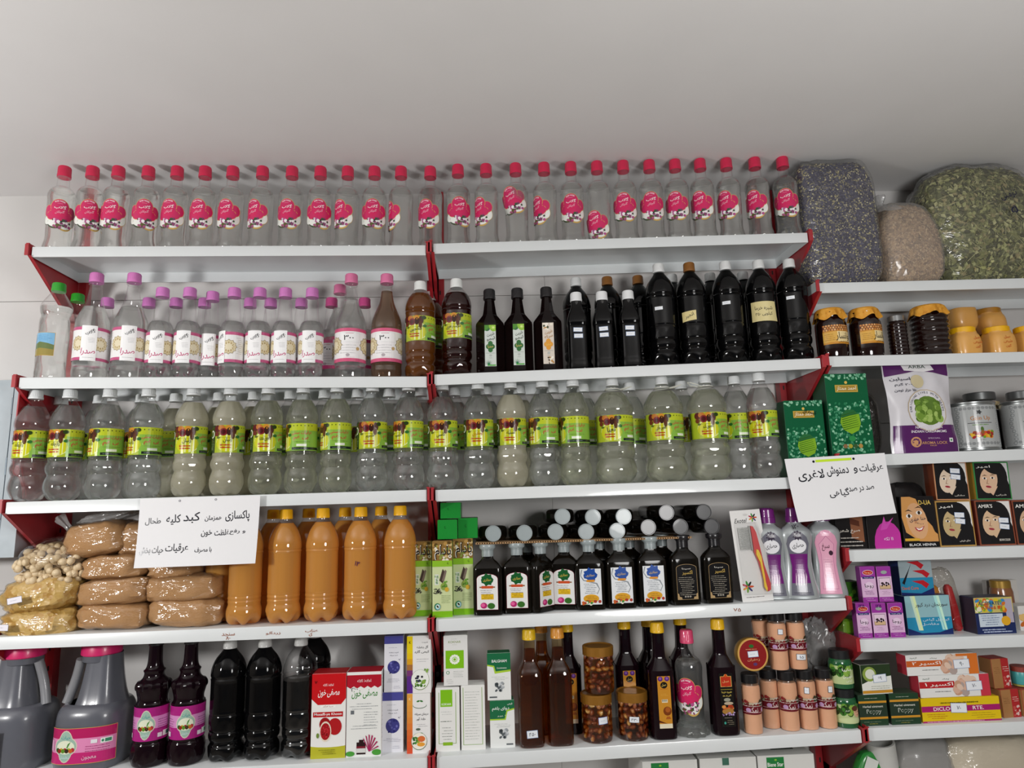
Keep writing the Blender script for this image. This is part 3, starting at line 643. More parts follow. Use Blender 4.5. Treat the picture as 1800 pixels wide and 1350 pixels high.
for k, px in enumerate((1169, 1224, 1289, 1349, 1404)):
    l = sit('S2', px, .052)
    lab = ['large black bottle with a small white sticker, leftmost of the five', 'large black bottle with brown cap and yellow note', 'large black bottle between the two with yellow notes', 'large black bottle wrapped in a wide yellow handwritten note', 'large black bottle nearest the purple sack'][k]
    t = put('syrup_bottle', BB if k == 1 else BK, 'bottle', lab, g3, l, face(l[0]))
    if k in (0, 2, 4): part('price_sticker', tag(.021, .009, '', cyl(.0388), .004, border='dfe4e6'), t, (0, 0, .155+.008*(k//2)), (0, .0, -.15 if k == 0 else -.1))
    if k == 1:
        a = Art(); a.poly([(-.020, -.016), (.018, -.012), (.018, .014), (-.021, .011)], 'd9c98e'); a.text('انجیر', 0, 0, '2a2620', w=.024, h=.013, rot=.3)
        part('paper_note', a.build('paper_note', cyl(.0388), .004), t, (0, 0, .132), (0, 0, -.2))
    if k == 3:
        a = Art(); a.poly([(-.034, -.028), (.038, -.030), (.036, -.016), (.033, .024), (-.034, .026)], 'd8ca92'); a.text('شیره خرما', 0, .006, '2a2620', w=.046, h=.013, rot=-.05); a.text('کیلویی ۳۵۰', 0, -.010, '2a2620', w=.044, h=.011)
        part('paper_note', a.build('paper_note', cyl(.0390), .004), t, (0, 0, .138), (0, 0, .1))
for px, kk, c in ((1012, BK, 'white capped, behind the first small square bottle'), (1067, BB, 'brown capped, behind the middle small square bottle'), (1121, BB, 'brown capped, behind the right small square bottle'),
        (1181, BK, 'white capped, in the gap left of the brown capped one'), (1248, BK, 'white capped, left of the third large one'), (1305.6, BK, 'white capped, left of the wide yellow note')):
    put('syrup_bottle', kk, 'bottle', 'back row black bottle, '+c, g3, sitcap('S2', px, .145, .277), 0)

# ------------------------------------------------------------------ third shelf: herbal water bottles
def WK(liq, s=1, name=None, pen='3a3a22', penw=.022, label=True):
    R = .0376*s
    L = kit(water_prof(s), G_PET, liq, .235, capmesh('e9eced', .2545, .277, .0155, skirt=.0012), a_fruit(name, R, .068, pen, s > 1, penw) if label else None, n=48, mod=water_mod, ring=(.2515, .0165))
    if label: L[-1] = ('label', L[-1][1], (0, 0, .139))
    return L
NM = ['رازیانه', 'زنیان', 'معجون معده', None, 'خارمریم', 'کاسنی', 'بومادران', 'شنبلیله', 'نوزادان', None, 'نعنا', 'معجون طلایی', 'معجون کبد', 'بهار']
wk = {}
def getw(nm, liq, s):
    k = (nm, liq.name, s)
    if k not in wk: wk[k] = WK(liq, s, nm, 'b5651c' if nm in ('بومادران', 'بهار') else '2e2e20', .026 if nm and len(nm) > 7 else .020)
    return wk[k]
g4 = 'herbal water bottles with green fruit labels'
F3 = [(45, 'رازیانه', W_CLR, 1, 5), (107, 'رازیانه', W_CLR, 1, 10), (179, 'رازیانه', W_CLR, 1, -18), (249, 'رازیانه', W_CLR, 1, -12), (330, 'زنیان', W_CLOUD, 1, 30), (397, 'زنیان', W_CLOUD, 1, 42), (465, 'معجون معده', W_PALE, 1, 40),
      (528, None, W_PALE, 1, -38), (589, 'خارمریم', W_PALE, 1, -22), (653, 'خارمریم', W_CLR, 1, 38), (718, 'خارمریم', W_CLR, 1, 5), (779, 'کاسنی', W_CLR, 1, 38), (843, 'بومادران', W_CLR, 1, 42), (902, 'شنبلیله', W_CLOUD, 1, 42), (959, 'نوزادان', W_CLR, 1, -8),
      (1014, None, W_PALE, 1, -30), (1085, 'نعنا', W_PALE, 1.3, 26), (1174, 'معجون طلایی', W_PALE, 1.3, 26), (1252, 'معجون کبد', W_PALE, 1.3, 36), (1349, 'بهار', W_CLR, 1, 30)]
for i, (px, nm, lq, s, rz) in enumerate(F3):
    Y = .044 if s == 1 else .056; l = sit('S3', px, Y)
    what = 'cloudy yellowish' if lq is W_CLOUD else 'clear'
    lab = f'{what} herbal water bottle, {ORD[i]} from the left, third shelf front row'
    if s > 1: lab = ['widest', 'widest', ''][0] and f'big wide herbal water bottle with a white neck handle, {["left", "middle", "right"][i-16]} one of three'
    if i == 19: lab = 'clear herbal water bottle with orange handwriting beside the small green tea box'
    t = put('herbal_water_bottle', getw(nm, lq, s), 'bottle', lab, g4, l, math.radians(rz)+face(l[0]))
    if s > 1:
        side = -1 if i == 18 else 1; m = MB(); a = l
        path = [(.019*math.cos(x), .019*math.sin(x), .246) for x in [k*PI/8 for k in range(17)]]; m.tube(path, .0013)
        m.tube([(side*.018, -.006, .246), (side*.036, -.012, .250), (side*.052, -.010, .254), (side*.054, .0, .255), (side*.040, .008, .249), (side*.018, .006, .246)], .0013)
        part('handle', m.out('handle', [plain('e6e6da', .4)]), t)
for px, c in ((108, 0), (176, 1), (250, 2), (310, 3), (325, -1), (386, 4), (447, 5), (511, 6), (571, 7), (629, 8), (684.4, 9), (740, 10), (799, 11), (854.4, 12), (913, 13), (971.5, 14), (1024.4, 15), (1105.5, 16), (1130, -1), (1197, 17)):
    if c < 0: continue
    lq = W_CLOUD if c in (3, 4, 5, 13) else W_CLR
    l = sitcap('S3', px, .140, .267)
    put('herbal_water_bottle', getw(NM[c % 5 if c % 5 != 3 else 0], lq, 1), 'bottle', f'third shelf back row bottle, {ORD[c]} from the left', g4, l, .4*(c % 3-1))
l = sit('S3', 1304, .085); put('herbal_water_bottle', getw(None, W_CLR, 1), 'bottle', 'clear bottle set back between the right big bottle and the last one', g4, l, -.6)

# ------------------------------------------------------------------ fourth shelf: orange bottles
OR = kit(orange_prof(), G_PET, W_ORANGE, .236, capmesh('f2b50e', .246, .270, .0155), n=44, mod=petal(5, .2, .03, .010), ring=(.2425, .0158))
OR2 = OR
g5 = 'orange juice bottles'
for i, px in enumerate((428, 497, 564, 632, 703)):
    l = sit('S4', px, .047); lab = ['orange juice bottle partly behind the hanging paper sign', 'orange juice bottle just right of the hanging paper sign', 'third orange juice bottle in the front row', 'orange juice bottle with a purple number written on it', 'orange juice bottle beside the pale green boxes'][i]
    t = put('juice_bottle', OR, 'bottle', lab, g5, l, .3*i)
    if i == 3:
        a = Art(); a.text('۱۴', 0, 0, '4a1a4a', w=.012, h=.011, rot=-.3); part('handwriting', a.build('handwriting', cyl(.0398), .004), t, (0, 0, .135), (0, 0, -.3*i))
for px, c in ((481, 'left of the second'), (543, 'left of the third'), (607, 'left of the fourth'), (670, 'left of the last'), (398, 'behind the paper sign')):
    put('juice_bottle', OR, 'bottle', f'back row orange juice bottle showing {c} front bottle' if 'behind' not in c else 'orange juice bottle behind the sign next to the brown powder bags', g5, sitcap('S4', px, .14, .26) if px > 399 else sit('S4', 386, .10), .5)

# ------------------------------------------------------------------ cartons
def boxmesh(w, d, h, cols, name='carton', bev=.0007):
    bm = bmesh.new(); bmesh.ops.create_cube(bm, size=1); bmesh.ops.scale(bm, vec=(w, d, h), verts=bm.verts); bmesh.ops.translate(bm, vec=(0, 0, h/2), verts=bm.verts)
    for f in bm.faces:
        n = f.normal; f.material_index = (0 if n.y < -.5 else 1 if abs(n.x) > .5 else 2 if n.z > .5 else 0) if len(cols) > 1 else 0
    bmesh.ops.bevel(bm, geom=bm.edges[:], offset=bev, segments=1, affect='EDGES')
    me = bpy.data.meshes.new(name); bm.to_mesh(me); bm.free()
    for c in cols: me.materials.append(plain(c, .4, name='card', var=.02))
    return me
def carton(cat, label, xl, xr, yt, yb, Y, d, art, cols, shelf=None, z0=None, rz=0, group=None, name='medicine_box', side=None, tilt=0, shrink=.985):
    if shelf:
        xa, xb = bx(xl, Y, lambda m: zs(shelf, m)), bx(xr, Y, lambda m: zs(shelf, m)); z = zs(shelf, (xa+xb)/2)
    else:
        z = un((xl+xr)/2, yb, Y)[1] if z0 is None else z0; xa, xb = un(xl, yb, Y)[0], un(xr, yb, Y)[0]
    w = (xb-xa)*shrink; xc = (xa+xb)/2
    if shelf or z0 is not None: # top height from its pixel row straight above
        h = .01
        for _ in range(30): h += (pj(xc, Y, z+h)[1]-yt)/700
    else: h = un((xl+xr)/2, yt, Y)[1]-z
    c = [cols] if isinstance(cols, str) else cols
    t = thing(name, cat, label, group, (xc, Y+d/2, z), rz, 0, tilt)
    part('carton', boxmesh(w, d, h, c), t)
    part('flap', MB().box(-w*.46, w*.46, -d/2+.0015, d/2-.001, h-.0002, h+.0006).out('flap', [plain(c[-1], .42, name='card', var=.02)], False), t)
    if art: a = art(w, h); part('print', a.build('print', flat(-d/2), clip=(-w/2, 0, w/2, h)), t)
    if side:
        a = side(d, h); sgn = 1 if xc < CAMX else -1
        part('side_print', a.build('side_print', lambda u, v, o: (sgn*(w/2+o+.0003), u*sgn, v)), t)
    t['_top'] = z+h; del t['_top']
    return t, z+h, xc
def bl(w, h, cx=0, seed=1, col='9a9aa0', n=6, z=.5, ww=.7, pitch=.05): return lambda a: a.lines(w*(cx-ww/2), w*(cx+ww/2), h*z, n, h*pitch, col, t=h*.006, seed=seed)
def sidelines(w, h): return Art().lines(-w*.38, w*.38, h*.9, 16, h*.05, '8e8e96', t=.0007)
def P(f): # art functions in box fractions: x -.5..5, z 0..1
    def g(w, h):
        a = Art(); a.R = lambda x0, z0, x1, z1, c, ly=None: a.rect(x0*w, z0*h, x1*w, z1*h, c, ly); a.E = lambda cx, cz, r, c, ly=None, ry=None, **k: a.ell(cx*w, cz*h, r*w, (ry*h if ry else r*w), c, ly, **k)
        a.T = lambda t, cx, cz, c, tw, th=None, ly=None, **k: a.text(t, cx*w, cz*h, c, w=tw*w, h=(th*h if th else None), ly=ly, **k)
        a.G = lambda pts, c, ly=None: a.poly([(x*w, z*h) for x, z in pts], c, ly)
        a.N = lambda x0, x1, z, n, pitch, c, ly=None, seed=1, t=.006, align=0: a.lines(x0*w, x1*w, z*h, n, pitch*h, c, t=t*h, ly=ly, seed=seed, align=align)
        a.B = lambda x0, x1, z0, z1, n, r, cols, seed=1: a.blobs(x0*w, x1*w, z0*h, z1*h, n, r*w, cols, seed)
        f(a, w, h); return a
    return g
@P
def ar_red(a, w, h):
    a.R(-.5, 0, .5, 1, 'ecebe8'); a.R(-.5, 0, .5, .16, 'b9b62e'); a.E(0, .165, .6, 'ecebe8', ry=.035); a.G([(-.5, 1), (-.5, .70), (-.32, .63), (.36, .63), (.5, .70), (.5, 1)], 'c5161c')
    a.T('اخلاط ثلاثه', -.02, .865, 'f3e6e6', .3, .03); a.T('مصفی خون', 0, .765, 'f6efee', .62, .10, shear=.15); a.R(-.24, .595, .20, .625, 'f6f4f0'); a.T('سینا فرآور', -.02, .61, '7a2a2a', .3, .022)
    a.R(-.45, .485, .42, .545, 'b5161c'); a.T('Mosaffi-ye Khoon', -.015, .515, 'f6efee', .80, .04); L = a._n(None)
    a.E(.19, .37, .20, 'b01a20', L, ry=.10); a.E(-.10, .40, .16, '9a141a', L, ry=.08); a.E(-.08, .315, .17, 'e9d9c6', L+1, ry=.12, rot=0); a.E(-.08, .315, .145, 'a5161e', L+2, ry=.10); a.ly = L+3
    a.B(-.17, .02, .25, .38, 40, .018, ['d23a44', '7a0e14', 'c0242e'], 5); a.E(-.30, .27, .04, '6f8a3a', ry=.03); a.N(-.3, .3, .10, 3, .022, '6a6a1c', seed=3); a.T('۷', -.38, .90, '3a1010', .08, .04)
@P
def ar_white(a, w, h):
    a.R(-.5, 0, .5, 1, 'e9eae7'); L = a._n(None); a.R(-.5, .84, .5, .965, 'b01a2c', L)
    a.G([(-.5, .84)]+[(-.5+k/10, .84-(.035 if k % 2 else .01)) for k in range(11)]+[(.5, .84)], 'b01a2c', L); a.T('اخلاط ثلاثه', .0, .895, 'f0e4e4', .40, .035); a.T('مصفی خون', .02, .735, '3f8a3a', .74, .11, shear=.15); a.T('۲۶۰', -.28, .795, '2a2a2a', .20, .045, rot=.1)
    a.N(-.42, .42, .62, 3, .03, '8a8f92', seed=2); a.N(.0, .42, .52, 6, .03, '8a8f92', seed=4, align=1); a.R(-.38, .50, -.28, .545, '6a6f74'); a.N(-.38, .42, .36, 2, .03, '8a8f92', seed=7)
    a.R(-.20, .03, .06, .17, '2a1416'); a.R(-.13, .17, 0, .20, '2a1416'); a.R(-.12, .20, -.01, .235, 'e6e6e6'); a.R(-.20, .05, .06, .10, 'd8d8d4'); a.R(-.20, .10, .06, .125, '7a1a2c')
    for k in range(7): t = .2+k*.35; a.G([(.15, .06), (.17, .06), (.19+.26*math.cos(t), .08+.17*math.sin(t)), (.15+.26*math.cos(t), .09+.17*math.sin(t))], 'a8245a', a.ly)
    a.E(-.38, .04, .13, '4a9a3a', ry=.03); a.E(.38, .05, .14, '4a9a3a', ry=.035)
@P
def ar_violet(a, w, h):
    a.R(-.5, 0, .5, 1, 'e3e3ea'); a.R(-.5, .86, .5, 1, '4a4a94'); a.T('شربت بنفشه', 0, .70, '3a3a50', .5, .03); a.T('ضد سرفه', 0, .65, '3a3a50', .42, .03); a.N(-.3, .3, .79, 1, .03, '9a9aaa')
    a.E(0, .44, .33, '3c3c80'); a.B(-.2, .2, .34, .54, 14, .05, ['5a5aa0', '2c2c6a', '6a6ab4'], 3); a.T('۱۰', .32, .58, '4a4a60', .12, .03, rot=.6); a.N(-.42, .42, .23, 3, .025, 'a0a0ae', seed=5); a.N(-.1, .42, .10, 2, .03, 'a0a0ae', seed=6)
@P
def ar_yellow(a, w, h):
    a.R(-.5, 0, .5, 1, 'eae9e8')
    for k, c in enumerate(['5a2a8a', '5a2a8a', '5f2c86', '7a3a72', 'a8703c', 'd9a020', 'e6c018', 'e6cc18', 'e6cc18', 'e6cc18']): a.R(-.5, k/10, -.26, (k+1)/10, c, 2)
    a.T('K', -.37, .89, '3a2a10', .09, .045); a.T('شربت', .25, .885, '4a4a50', .25, .03); a.T('گل بنفشه', .15, .80, '222226', .48, .06); a.T('کیمی گارد', .12, .72, '222226', .62, .06); a.N(-.1, .42, .59, 2, .04, '8a8a90', align=1)
    a.E(.05, .23, .38, '8a9a6a', ry=.18); a.E(.05, .235, .365, 'eef0ea', ry=.172); a.B(-.15, .25, .12, .22, 22, .05, ['6a9a3a', '3f6a2a', '8aae4a'], 2); a.B(-.15, .15, .2, .3, 8, .04, ['3a3550', '2a2a30'], 4); a.B(.2, .4, .36, .42, 6, .04, ['6a9a3a', '8ab44a'], 6)
@P
def ar_orange(a, w, h):
    a.R(-.5, 0, .5, 1, 'eae9e8')
    for k, c in enumerate(['d9502c', 'da582e', 'dc6230', 'dd6c32', 'df7a34', 'e08838', 'e2933c', 'e3983e', 'e4a044', 'e4a044']): a.R(-.5, k/10, -.26, (k+1)/10, c, 2)
    a.T('K', -.37, .91, 'f0d0a0', .09, .045); a.E(.05, .80, .30, '4a6a4a', ry=.055); a.E(.05, .808, .29, 'eae9e8', ry=.052); a.E(-.02, .87, .07, '3f7a3a', ry=.015, rot=.3); a.E(.12, .87, .07, '3f7a3a', ry=.015, rot=-.3)
    a.T('درمان سرفه', .12, .65, '46464c', .58, .05); a.T('خلط آور', .1, .57, '46464c', .40, .055); a.N(-.1, .38, .48, 2, .03, '9a9aa0'); a.E(-.02, .40, .10, '5a6a5a', ry=.02); a.E(.1, .32, .09, '4a8a4a', ry=.025)
    a.E(.02, .20, .34, '5a7a5a', ry=.145); a.E(.02, .205, .325, 'f2ede0', ry=.138); a.E(-.02, .22, .09, '9ab03a', ry=.05); a.E(.12, .24, .16, 'd9703a', ry=.05); a.E(.1, .15, .17, 'e6a03a', ry=.035); a.B(-.22, -.08, .17, .27, 8, .05, ['4a8a3a', '2f6a34'], 3)
@P
def ar_kokt(a, w, h):
    a.R(-.5, 0, .5, 1, 'e4e4e2'); a.T('KOKNAR', -.04, .87, '8a9a5a', .52, .045); a.N(-.2, .15, .93, 1, .03, 'b0b0a8'); a.N(-.15, .1, .815, 1, .03, 'b0b0a8'); a.R(-.42, .34, .34, .70, '7fbf1e')
    for k in range(12): t = k*PI/6; a.E(-.04+.16*math.cos(t), .52+.075*math.sin(t), .055, 'f0f4e6', a.ly if k else None, ry=.026)
    a.E(-.04, .52, .09, 'f0f4e6', ry=.04); a.E(-.04, .52, .055, '7fbf1e', ry=.026); a.E(-.33, .26, .07, '5a9a6a', ry=.035); a.E(-.33, .26, .045, 'e4e4e2', ry=.024); a.N(-.1, .36, .28, 4, .035, '9aa09a', align=1); a.N(-.4, -.1, .12, 3, .035, 'a8a8a8')
@P
def ar_kok1(a, w, h):
    a.R(-.5, 0, .5, 1, 'e8e8e5'); g = '8aac5a'
    for x in (-.38, .33): a.R(x, .12, x+.025, .93, g, 2)
    a.R(-.38, .12, .355, .128, g, 2); a.R(-.30, .70, .20, .97, '7fbf1e'); a.T('KOKNAR', -.05, .74, 'eef4e0', .40, .035); a.N(-.3, .28, .62, 2, .04, 'b0b4b0'); a.N(-.32, .3, .47, 1, .04, '4a5a4a', t=.01); a.N(-.25, .22, .37, 5, .045, '8a908a', t=.008); a.R(-.20, .095, .20, .145, '8ab82a')
@P
def ar_kok2(a, w, h):
    a.R(-.5, 0, .5, 1, 'e8e8e5'); g = '8aac5a'
    for x in (-.42, .37): a.R(x, .08, x+.025, .97, g, 2)
    a.R(-.42, .08, .395, .088, g, 2); a.N(-.34, .30, .90, 18, .043, '9aa09a', align=1)
@P
def ar_bal(a, w, h):
    a.R(-.5, 0, .5, 1, 'e8eae8'); a.G([(-.5, 1), (-.5, .73), (-.24, .70), (-.18, .56), (.5, .60), (.5, 1)], 'a8cc3a'); a.G([(-.5, 1), (-.5, .76), (-.20, .73), (-.14, .61), (.5, .64), (.5, 1)], '1f6a44')
    a.T('BALGHAM', .02, .83, 'eef2ee', .64, .06); a.T('Combination', .12, .68, 'dfe8df', .42, .03); a.N(-.35, .4, .49, 3, .03, '9aa0a0'); a.B(-.15, .18, .20, .36, 26, .055, ['9aa0a4', '5a6064', 'c8ccd0', '3a4044'], 3); a.R(-.42, .05, -.1, .08, '5a6064')
@P
def ar_bal2(a, w, h):
    a.R(-.5, 0, .5, 1, 'e8eae8'); a.G([(-.5, 1), (-.5, .58), (.14, .58), (.22, .76), (.5, .80), (.5, 1)], 'a8cc3a'); a.G([(-.5, 1), (-.5, .61), (.10, .61), (.18, .79), (.5, .83), (.5, 1)], '1f6a44')
    a.T('دوای بلغم', -.06, .82, 'eef2ee', .70, .10); a.T('۶۰ عدد', 0, .67, 'dfe8df', .4, .035); a.T('قرص', .32, .92, 'eef2ee', .2, .05); a.N(-.35, .35, .50, 3, .03, '9aa0a0'); a.B(-.1, .2, .22, .38, 26, .055, ['9aa0a4', '5a6064', 'c8ccd0', '3a4044'], 3); a.R(.15, .06, .42, .09, '5a6064')
@P
def ar_pale(a, w, h):
    a.R(-.5, 0, .5, 1, 'c9d4a0'); a.R(-.5, .70, .5, 1, '8a6a38'); a.B(-.46, .46, .74, .98, 40, .08, ['b08a4a', '5a4420', 'c8b07a', 'e0d8c8', '8a9a4a'], 3); a.R(-.5, .66, .5, .74, '8aba2e'); a.R(-.5, 0, .5, .08, '7cb81e')
    a.T('بادام', .04, .85, 'f4f2ea', .84, .20, ly=14); a.T('بادام', .05, .845, '1e1c1a', .80, .18, ly=15); a.T('۶', .28, .69, '22301a', .10, .05, ly=15)
    a.R(-.38, .42, -.18, .56, 'd8dcd0', 2); a.B(-.42, -.20, .42, .56, 7, .05, ['9ab08a', '7a9a7a'], 6); a.G([(-.15, .48), (.02, .63), (.16, .58), (.02, .44)], '4a3c34'); a.G([(-.02, .48), (.14, .62), (.22, .60), (.08, .46)], '7a6a60'); a.E(.08, .40, .17, '8aa04a', ry=.05); a.B(.0, .2, .40, .47, 9, .05, ['6a9a3a', '4f7a2c'], 5); a.E(.22, .36, .1, 'd0a838', ry=.03)
    a.B(-.42, -.05, .31, .37, 26, .035, ['3a3a34', '5a5a50', '24241e'], 8); a.N(-.05, .42, .28, 5, .022, '8a9a6a', align=1); a.E(-.25, .14, .15, '2a7a4a', ry=.045); a.E(-.23, .138, .12, '8ac0d8', ry=.036); a.E(-.24, .142, .085, 'dfe8d0', ry=.027); a.E(-.24, .142, .04, '22302a', ry=.02, rot=.7)
@P
def ar_greenend(a, w, h): a.R(-.5, 0, .5, 1, '1f8a34'); a.T('۶', -.12, .55, '0c3a14', .10, .26)
@P
def ar_tea(a, w, h):
    a.R(-.5, 0, .5, 1, '0f5a38'); a.B(-.47, .47, .02, .66, 230, .028, ['6fae8a', '3f8a64', '8fc4a4', '2a7a52'], 3); a.B(-.48, .48, .93, .99, 34, .03, ['8fc4a4', '5fa07e'], 5); L = a.ly+2
    a.R(-.5, .66, .5, .70, '0f5a38', 2); a.R(-.28, .77, .26, .86, 'c9a84a', L); a.R(-.26, .78, .24, .85, 'a8883a', L+1); a.T('احمد ممتاز', -.01, .815, 'f4ead0', .46, .06, ly=L+2); a.E(-.01, .89, .035, 'd8b85a', L)
    hx = [(-.24, .40), (-.20, .50), (-.06, .555), (.10, .55), (.22, .49), (.24, .38), (.18, .30), (.0, .255), (-.18, .31)]
    a.G(hx, '2a6a3a', L); a.G([(-.24, .40), (-.21, .46), (.22, .50), (.24, .38), (.18, .30), (.0, .255), (-.18, .31)], '7fae2a', L+1)
    for k in range(8): z = .29+k*.025; a.G([(-.20+k*.0, z+.02), (-.19, z+.012), (.20-k*.01, z+.060), (.21-k*.01, z+.066)], '2f5a1c', L+2)
    a.E(0, .20, .08, '2f8a4a', L+1, ry=.035)
    for k, c in enumerate(['8a6a48', 'a8a03a', '3a5a34', 'b08a4a']): a.E(-.18+.12*k, .11, .05, c, L+1)
def portrait(a, cx, cz, s, skin, L=None, hood='1a1a1c', tilt=0):
    L = a._n(L); a.ell(cx+.16*s, cz+.05*s, .62*s, .86*s, hood, L, 24, rot=-.2); a.poly([(cx-.1*s, cz-.3*s), (cx+.75*s, cz+.1*s), (cx+1.1*s, cz-1.0*s), (cx-.2*s, cz-1.0*s)], hood, L)
    a.ell(cx-.08*s, cz+.02*s, .40*s, .58*s, skin, L+1, 22, rot=-.22); a.poly([(cx-.30*s, cz-.30*s), (cx+.05*s, cz-.65*s), (cx+.3*s, cz-.25*s)], skin, L+1)
    a.ell(cx+.10*s, cz+.55*s, .42*s, .22*s, hood, L+2, 18, rot=-.5)
    for dx, dz in ((-.26, .10), (.10, .12)):
        a.ell(cx+dx*s, cz+dz*s, .10*s, .045*s, 'f0ece6', L+2, 12, rot=-.2); a.ell(cx+dx*s, cz+dz*s, .045*s, .045*s, '2a1c16', L+3, 10)
        a.poly([(cx+(dx-.13)*s, cz+(dz+.10)*s), (cx+(dx+.02)*s, cz+(dz+.16)*s), (cx+(dx+.14)*s, cz+(dz+.11)*s), (cx+(dx+.02)*s, cz+(dz+.125)*s)], '2a1c16', L+3)
    a.poly([(cx-.12*s, cz+.08*s), (cx-.20*s, cz-.14*s), (cx-.08*s, cz-.15*s)], '8a5a48', L+2); a.poly([(cx-.10*s, cz+.10*s), (cx-.165*s, cz-.13*s), (cx-.06*s, cz-.13*s)], skin, L+3)
    a.ell(cx-.12*s, cz-.27*s, .13*s, .05*s, 'a8404a', L+3, 12, rot=-.15); a.rect(cx-.23*s, cz-.275*s, cx-.01*s, cz-.265*s, '6a2028', L+4); a.ly = L+4
def ar_henna(top, sub, skin, bg='e4e2de', frame='b08a4a', ed=None):
    @P
    def f(a, w, h):
        a.R(-.5, 0, .5, 1, frame); a.R(-.47, .03, .47, .97, '1c1c1e'); a.G([(.12, .97), (.47, .97), (.47, .30), (.28, .55)], bg)
        portrait(a, -.05*w, .50*h, .62*w, skin)
        if top: a.T(top, -.22, .87, 'f2f0ea', .40, .08, ly=a.ly+1)
        if sub: a.T(sub, .2, .12, 'e6e0d6', .30, .05, ly=a.ly)
        L = a.ly
        for x0, z0, x1, z1 in ((-.5, 0, -.47, 1), (.47, 0, .5, 1), (-.5, 0, .5, .03), (-.5, .97, .5, 1)): a.R(x0, z0, x1, z1, frame, L)
    return f
@P
def ar_duo(a, w, h):
    a.R(-.5, 0, .5, 1, '1c1a1c'); a.G([(-.45, 1), (-.5, .6), (-.42, .3), (-.05, .12), (.5, .10), (.5, .3), (.2, .55), (-.05, 1)], 'd49a5a'); a.E(-.06, .52, .30, 'd9a87c', ry=.36, rot=.15); a.G([(-.2, 1), (.0, .95), (.30, .55), (.42, .30), (.5, .25), (.5, 1)], '1c1a1c')
    L = a.ly+1
    for x, z in ((-.28, .62), (.02, .68)): a.E(x, z, .09, 'f0ece6', L, ry=.04); a.E(x, z, .04, '3a2a1c', L+1, ry=.036); a.G([(x-.12, z+.09), (x, z+.13), (x+.12, z+.08), (x, z+.105)], '2a1812', L+1)
    a.G([(-.16, .40), (-.02, .375), (.14, .42), (.06, .33), (-.04, .31), (-.12, .34)], 'b0404a', L+1); a.G([(-.12, .385), (-.02, .365), (.10, .40), (.04, .345), (-.06, .34)], 'f6f2ee', L+2); a.G([(-.12, .62), (-.14, .47), (-.05, .47)], 'c08a64', L+1)
    a.T('D-UA', .22, .88, 'e0c060', .36, .09, ly=L+2); a.T('حنا هندی', -.04, .55, '26304a', .48, .09, ly=L+3, rot=.1); a.T('۶۰۰', .02, .46, '26304a', .2, .05, ly=L+3); a.R(-.5, .0, .5, .11, '141416', L+2); a.T('BLACK HENNA', .02, .055, 'e6e6e6', .78, .05, ly=L+3); a.R(-.48, .13, -.05, .18, 'd8a83a', L+2)
@P
def ar_pinktri(a, w, h):
    a.R(-.5, 0, .5, 1, '211f20'); a.E(.12, .06, .44, 'c23aa0', ry=.36); a.G([(-.1, .28), (.05, .50), (.1, .38), (.34, .48), (.1, .30)], 'd050b4'); a.R(-.5, .86, .5, .863, '3a3839'); a.T('پودری', -.05, .72, 'd8d4d0', .3, .05); a.N(-.3, .4, .60, 2, .06, 'b8b4b0', align=1); a.T('۱۱ تکه', .12, .15, 'f0e0ee', .28, .05)
@P
def ar_dark1(a, w, h):
    a.R(-.5, 0, .5, 1, '1d1b1c'); a.G([(.0, .2), (.42, .12), (.42, 1), (-.02, 1)], '8a5a40'); a.G([(-.02, .45), (.3, .40), (.3, .5), (0, .56)], '5a3224'); a.T('صبغ شعر', -.05, .32, 'dcd6cc', .7, .08); a.N(-.4, .4, .20, 3, .07, 'c8c2ba', t=.018)
@P
def ar_rooja(a, w, h):
    a.R(-.5, 0, .5, 1, 'd8b0d4'); a.R(-.5, .70, .5, 1, '9a3a9c'); a.R(-.5, 0, .5, .14, '9a3a9c'); a.E(0, .83, .36, 'e0d0d8', ry=.075); a.E(0, .83, .33, 'c0342c', ry=.062); a.T('روجا', 0, .83, 'f2dca0', .40, .06); a.R(-.40, .66, .40, .72, '2a2f6a'); a.T('روغن مورچه', 0, .69, 'e6e6f2', .6, .035)
    a.E(0, .46, .30, 'e6cce4', ry=.11); a.T('روجا', 0, .455, '1c141c', .58, .13); a.N(-.38, .38, .31, 3, .04, '7a4a7a', t=.012); a.N(-.36, .36, .10, 2, .045, 'dcb4dc', t=.01)
@P
def ar_rooja2(a, w, h):
    a.R(-.5, 0, .5, 1, 'dcb8d8'); a.R(-.5, .72, .5, 1, '9a3a9c'); a.R(-.5, 0, .5, .14, '9a3a9c'); a.E(0, .84, .22, '9aa8a0', ry=.05); a.R(-.40, .36, .40, .68, '3a2a34'); a.R(-.385, .37, .385, .67, 'e2c8dc'); a.R(-.385, .37, .385, .47, 'd0b08a'); a.B(-.25, .25, .46, .54, 12, .06, ['1c141c', '3a2a30'], 3); a.N(-.3, .3, .30, 3, .04, '7a4a7a'); a.N(-.36, .36, .10, 2, .045, 'dcb4dc', t=.01)
@P
def ar_poppy(a, w, h):
    a.R(-.5, 0, .5, 1, '24402c'); a.R(-.5, .22, .5, .29, 'c98f2e'); a.R(-.5, .74, .5, .81, 'c98f2e'); a.R(-.5, .29, .5, .74, '28382c'); a.T('Herbal ointment', 0, .63, 'd8d8cc', .72, .07); L = a.ly; a.T('Poppy', .02, .45, 'e6e8e0', .52, .17, ly=L+1); a.T('Poppy', .02, .45, '1f3a26', .49, .14, ly=L+2); a.N(-.3, .3, .90, 1, .05, 'b8c0b0', t=.015); a.N(-.4, .4, .13, 1, .05, '8a9a84', t=.012); a.N(-.2, .2, .07, 1, .05, 'b8a848', t=.012)
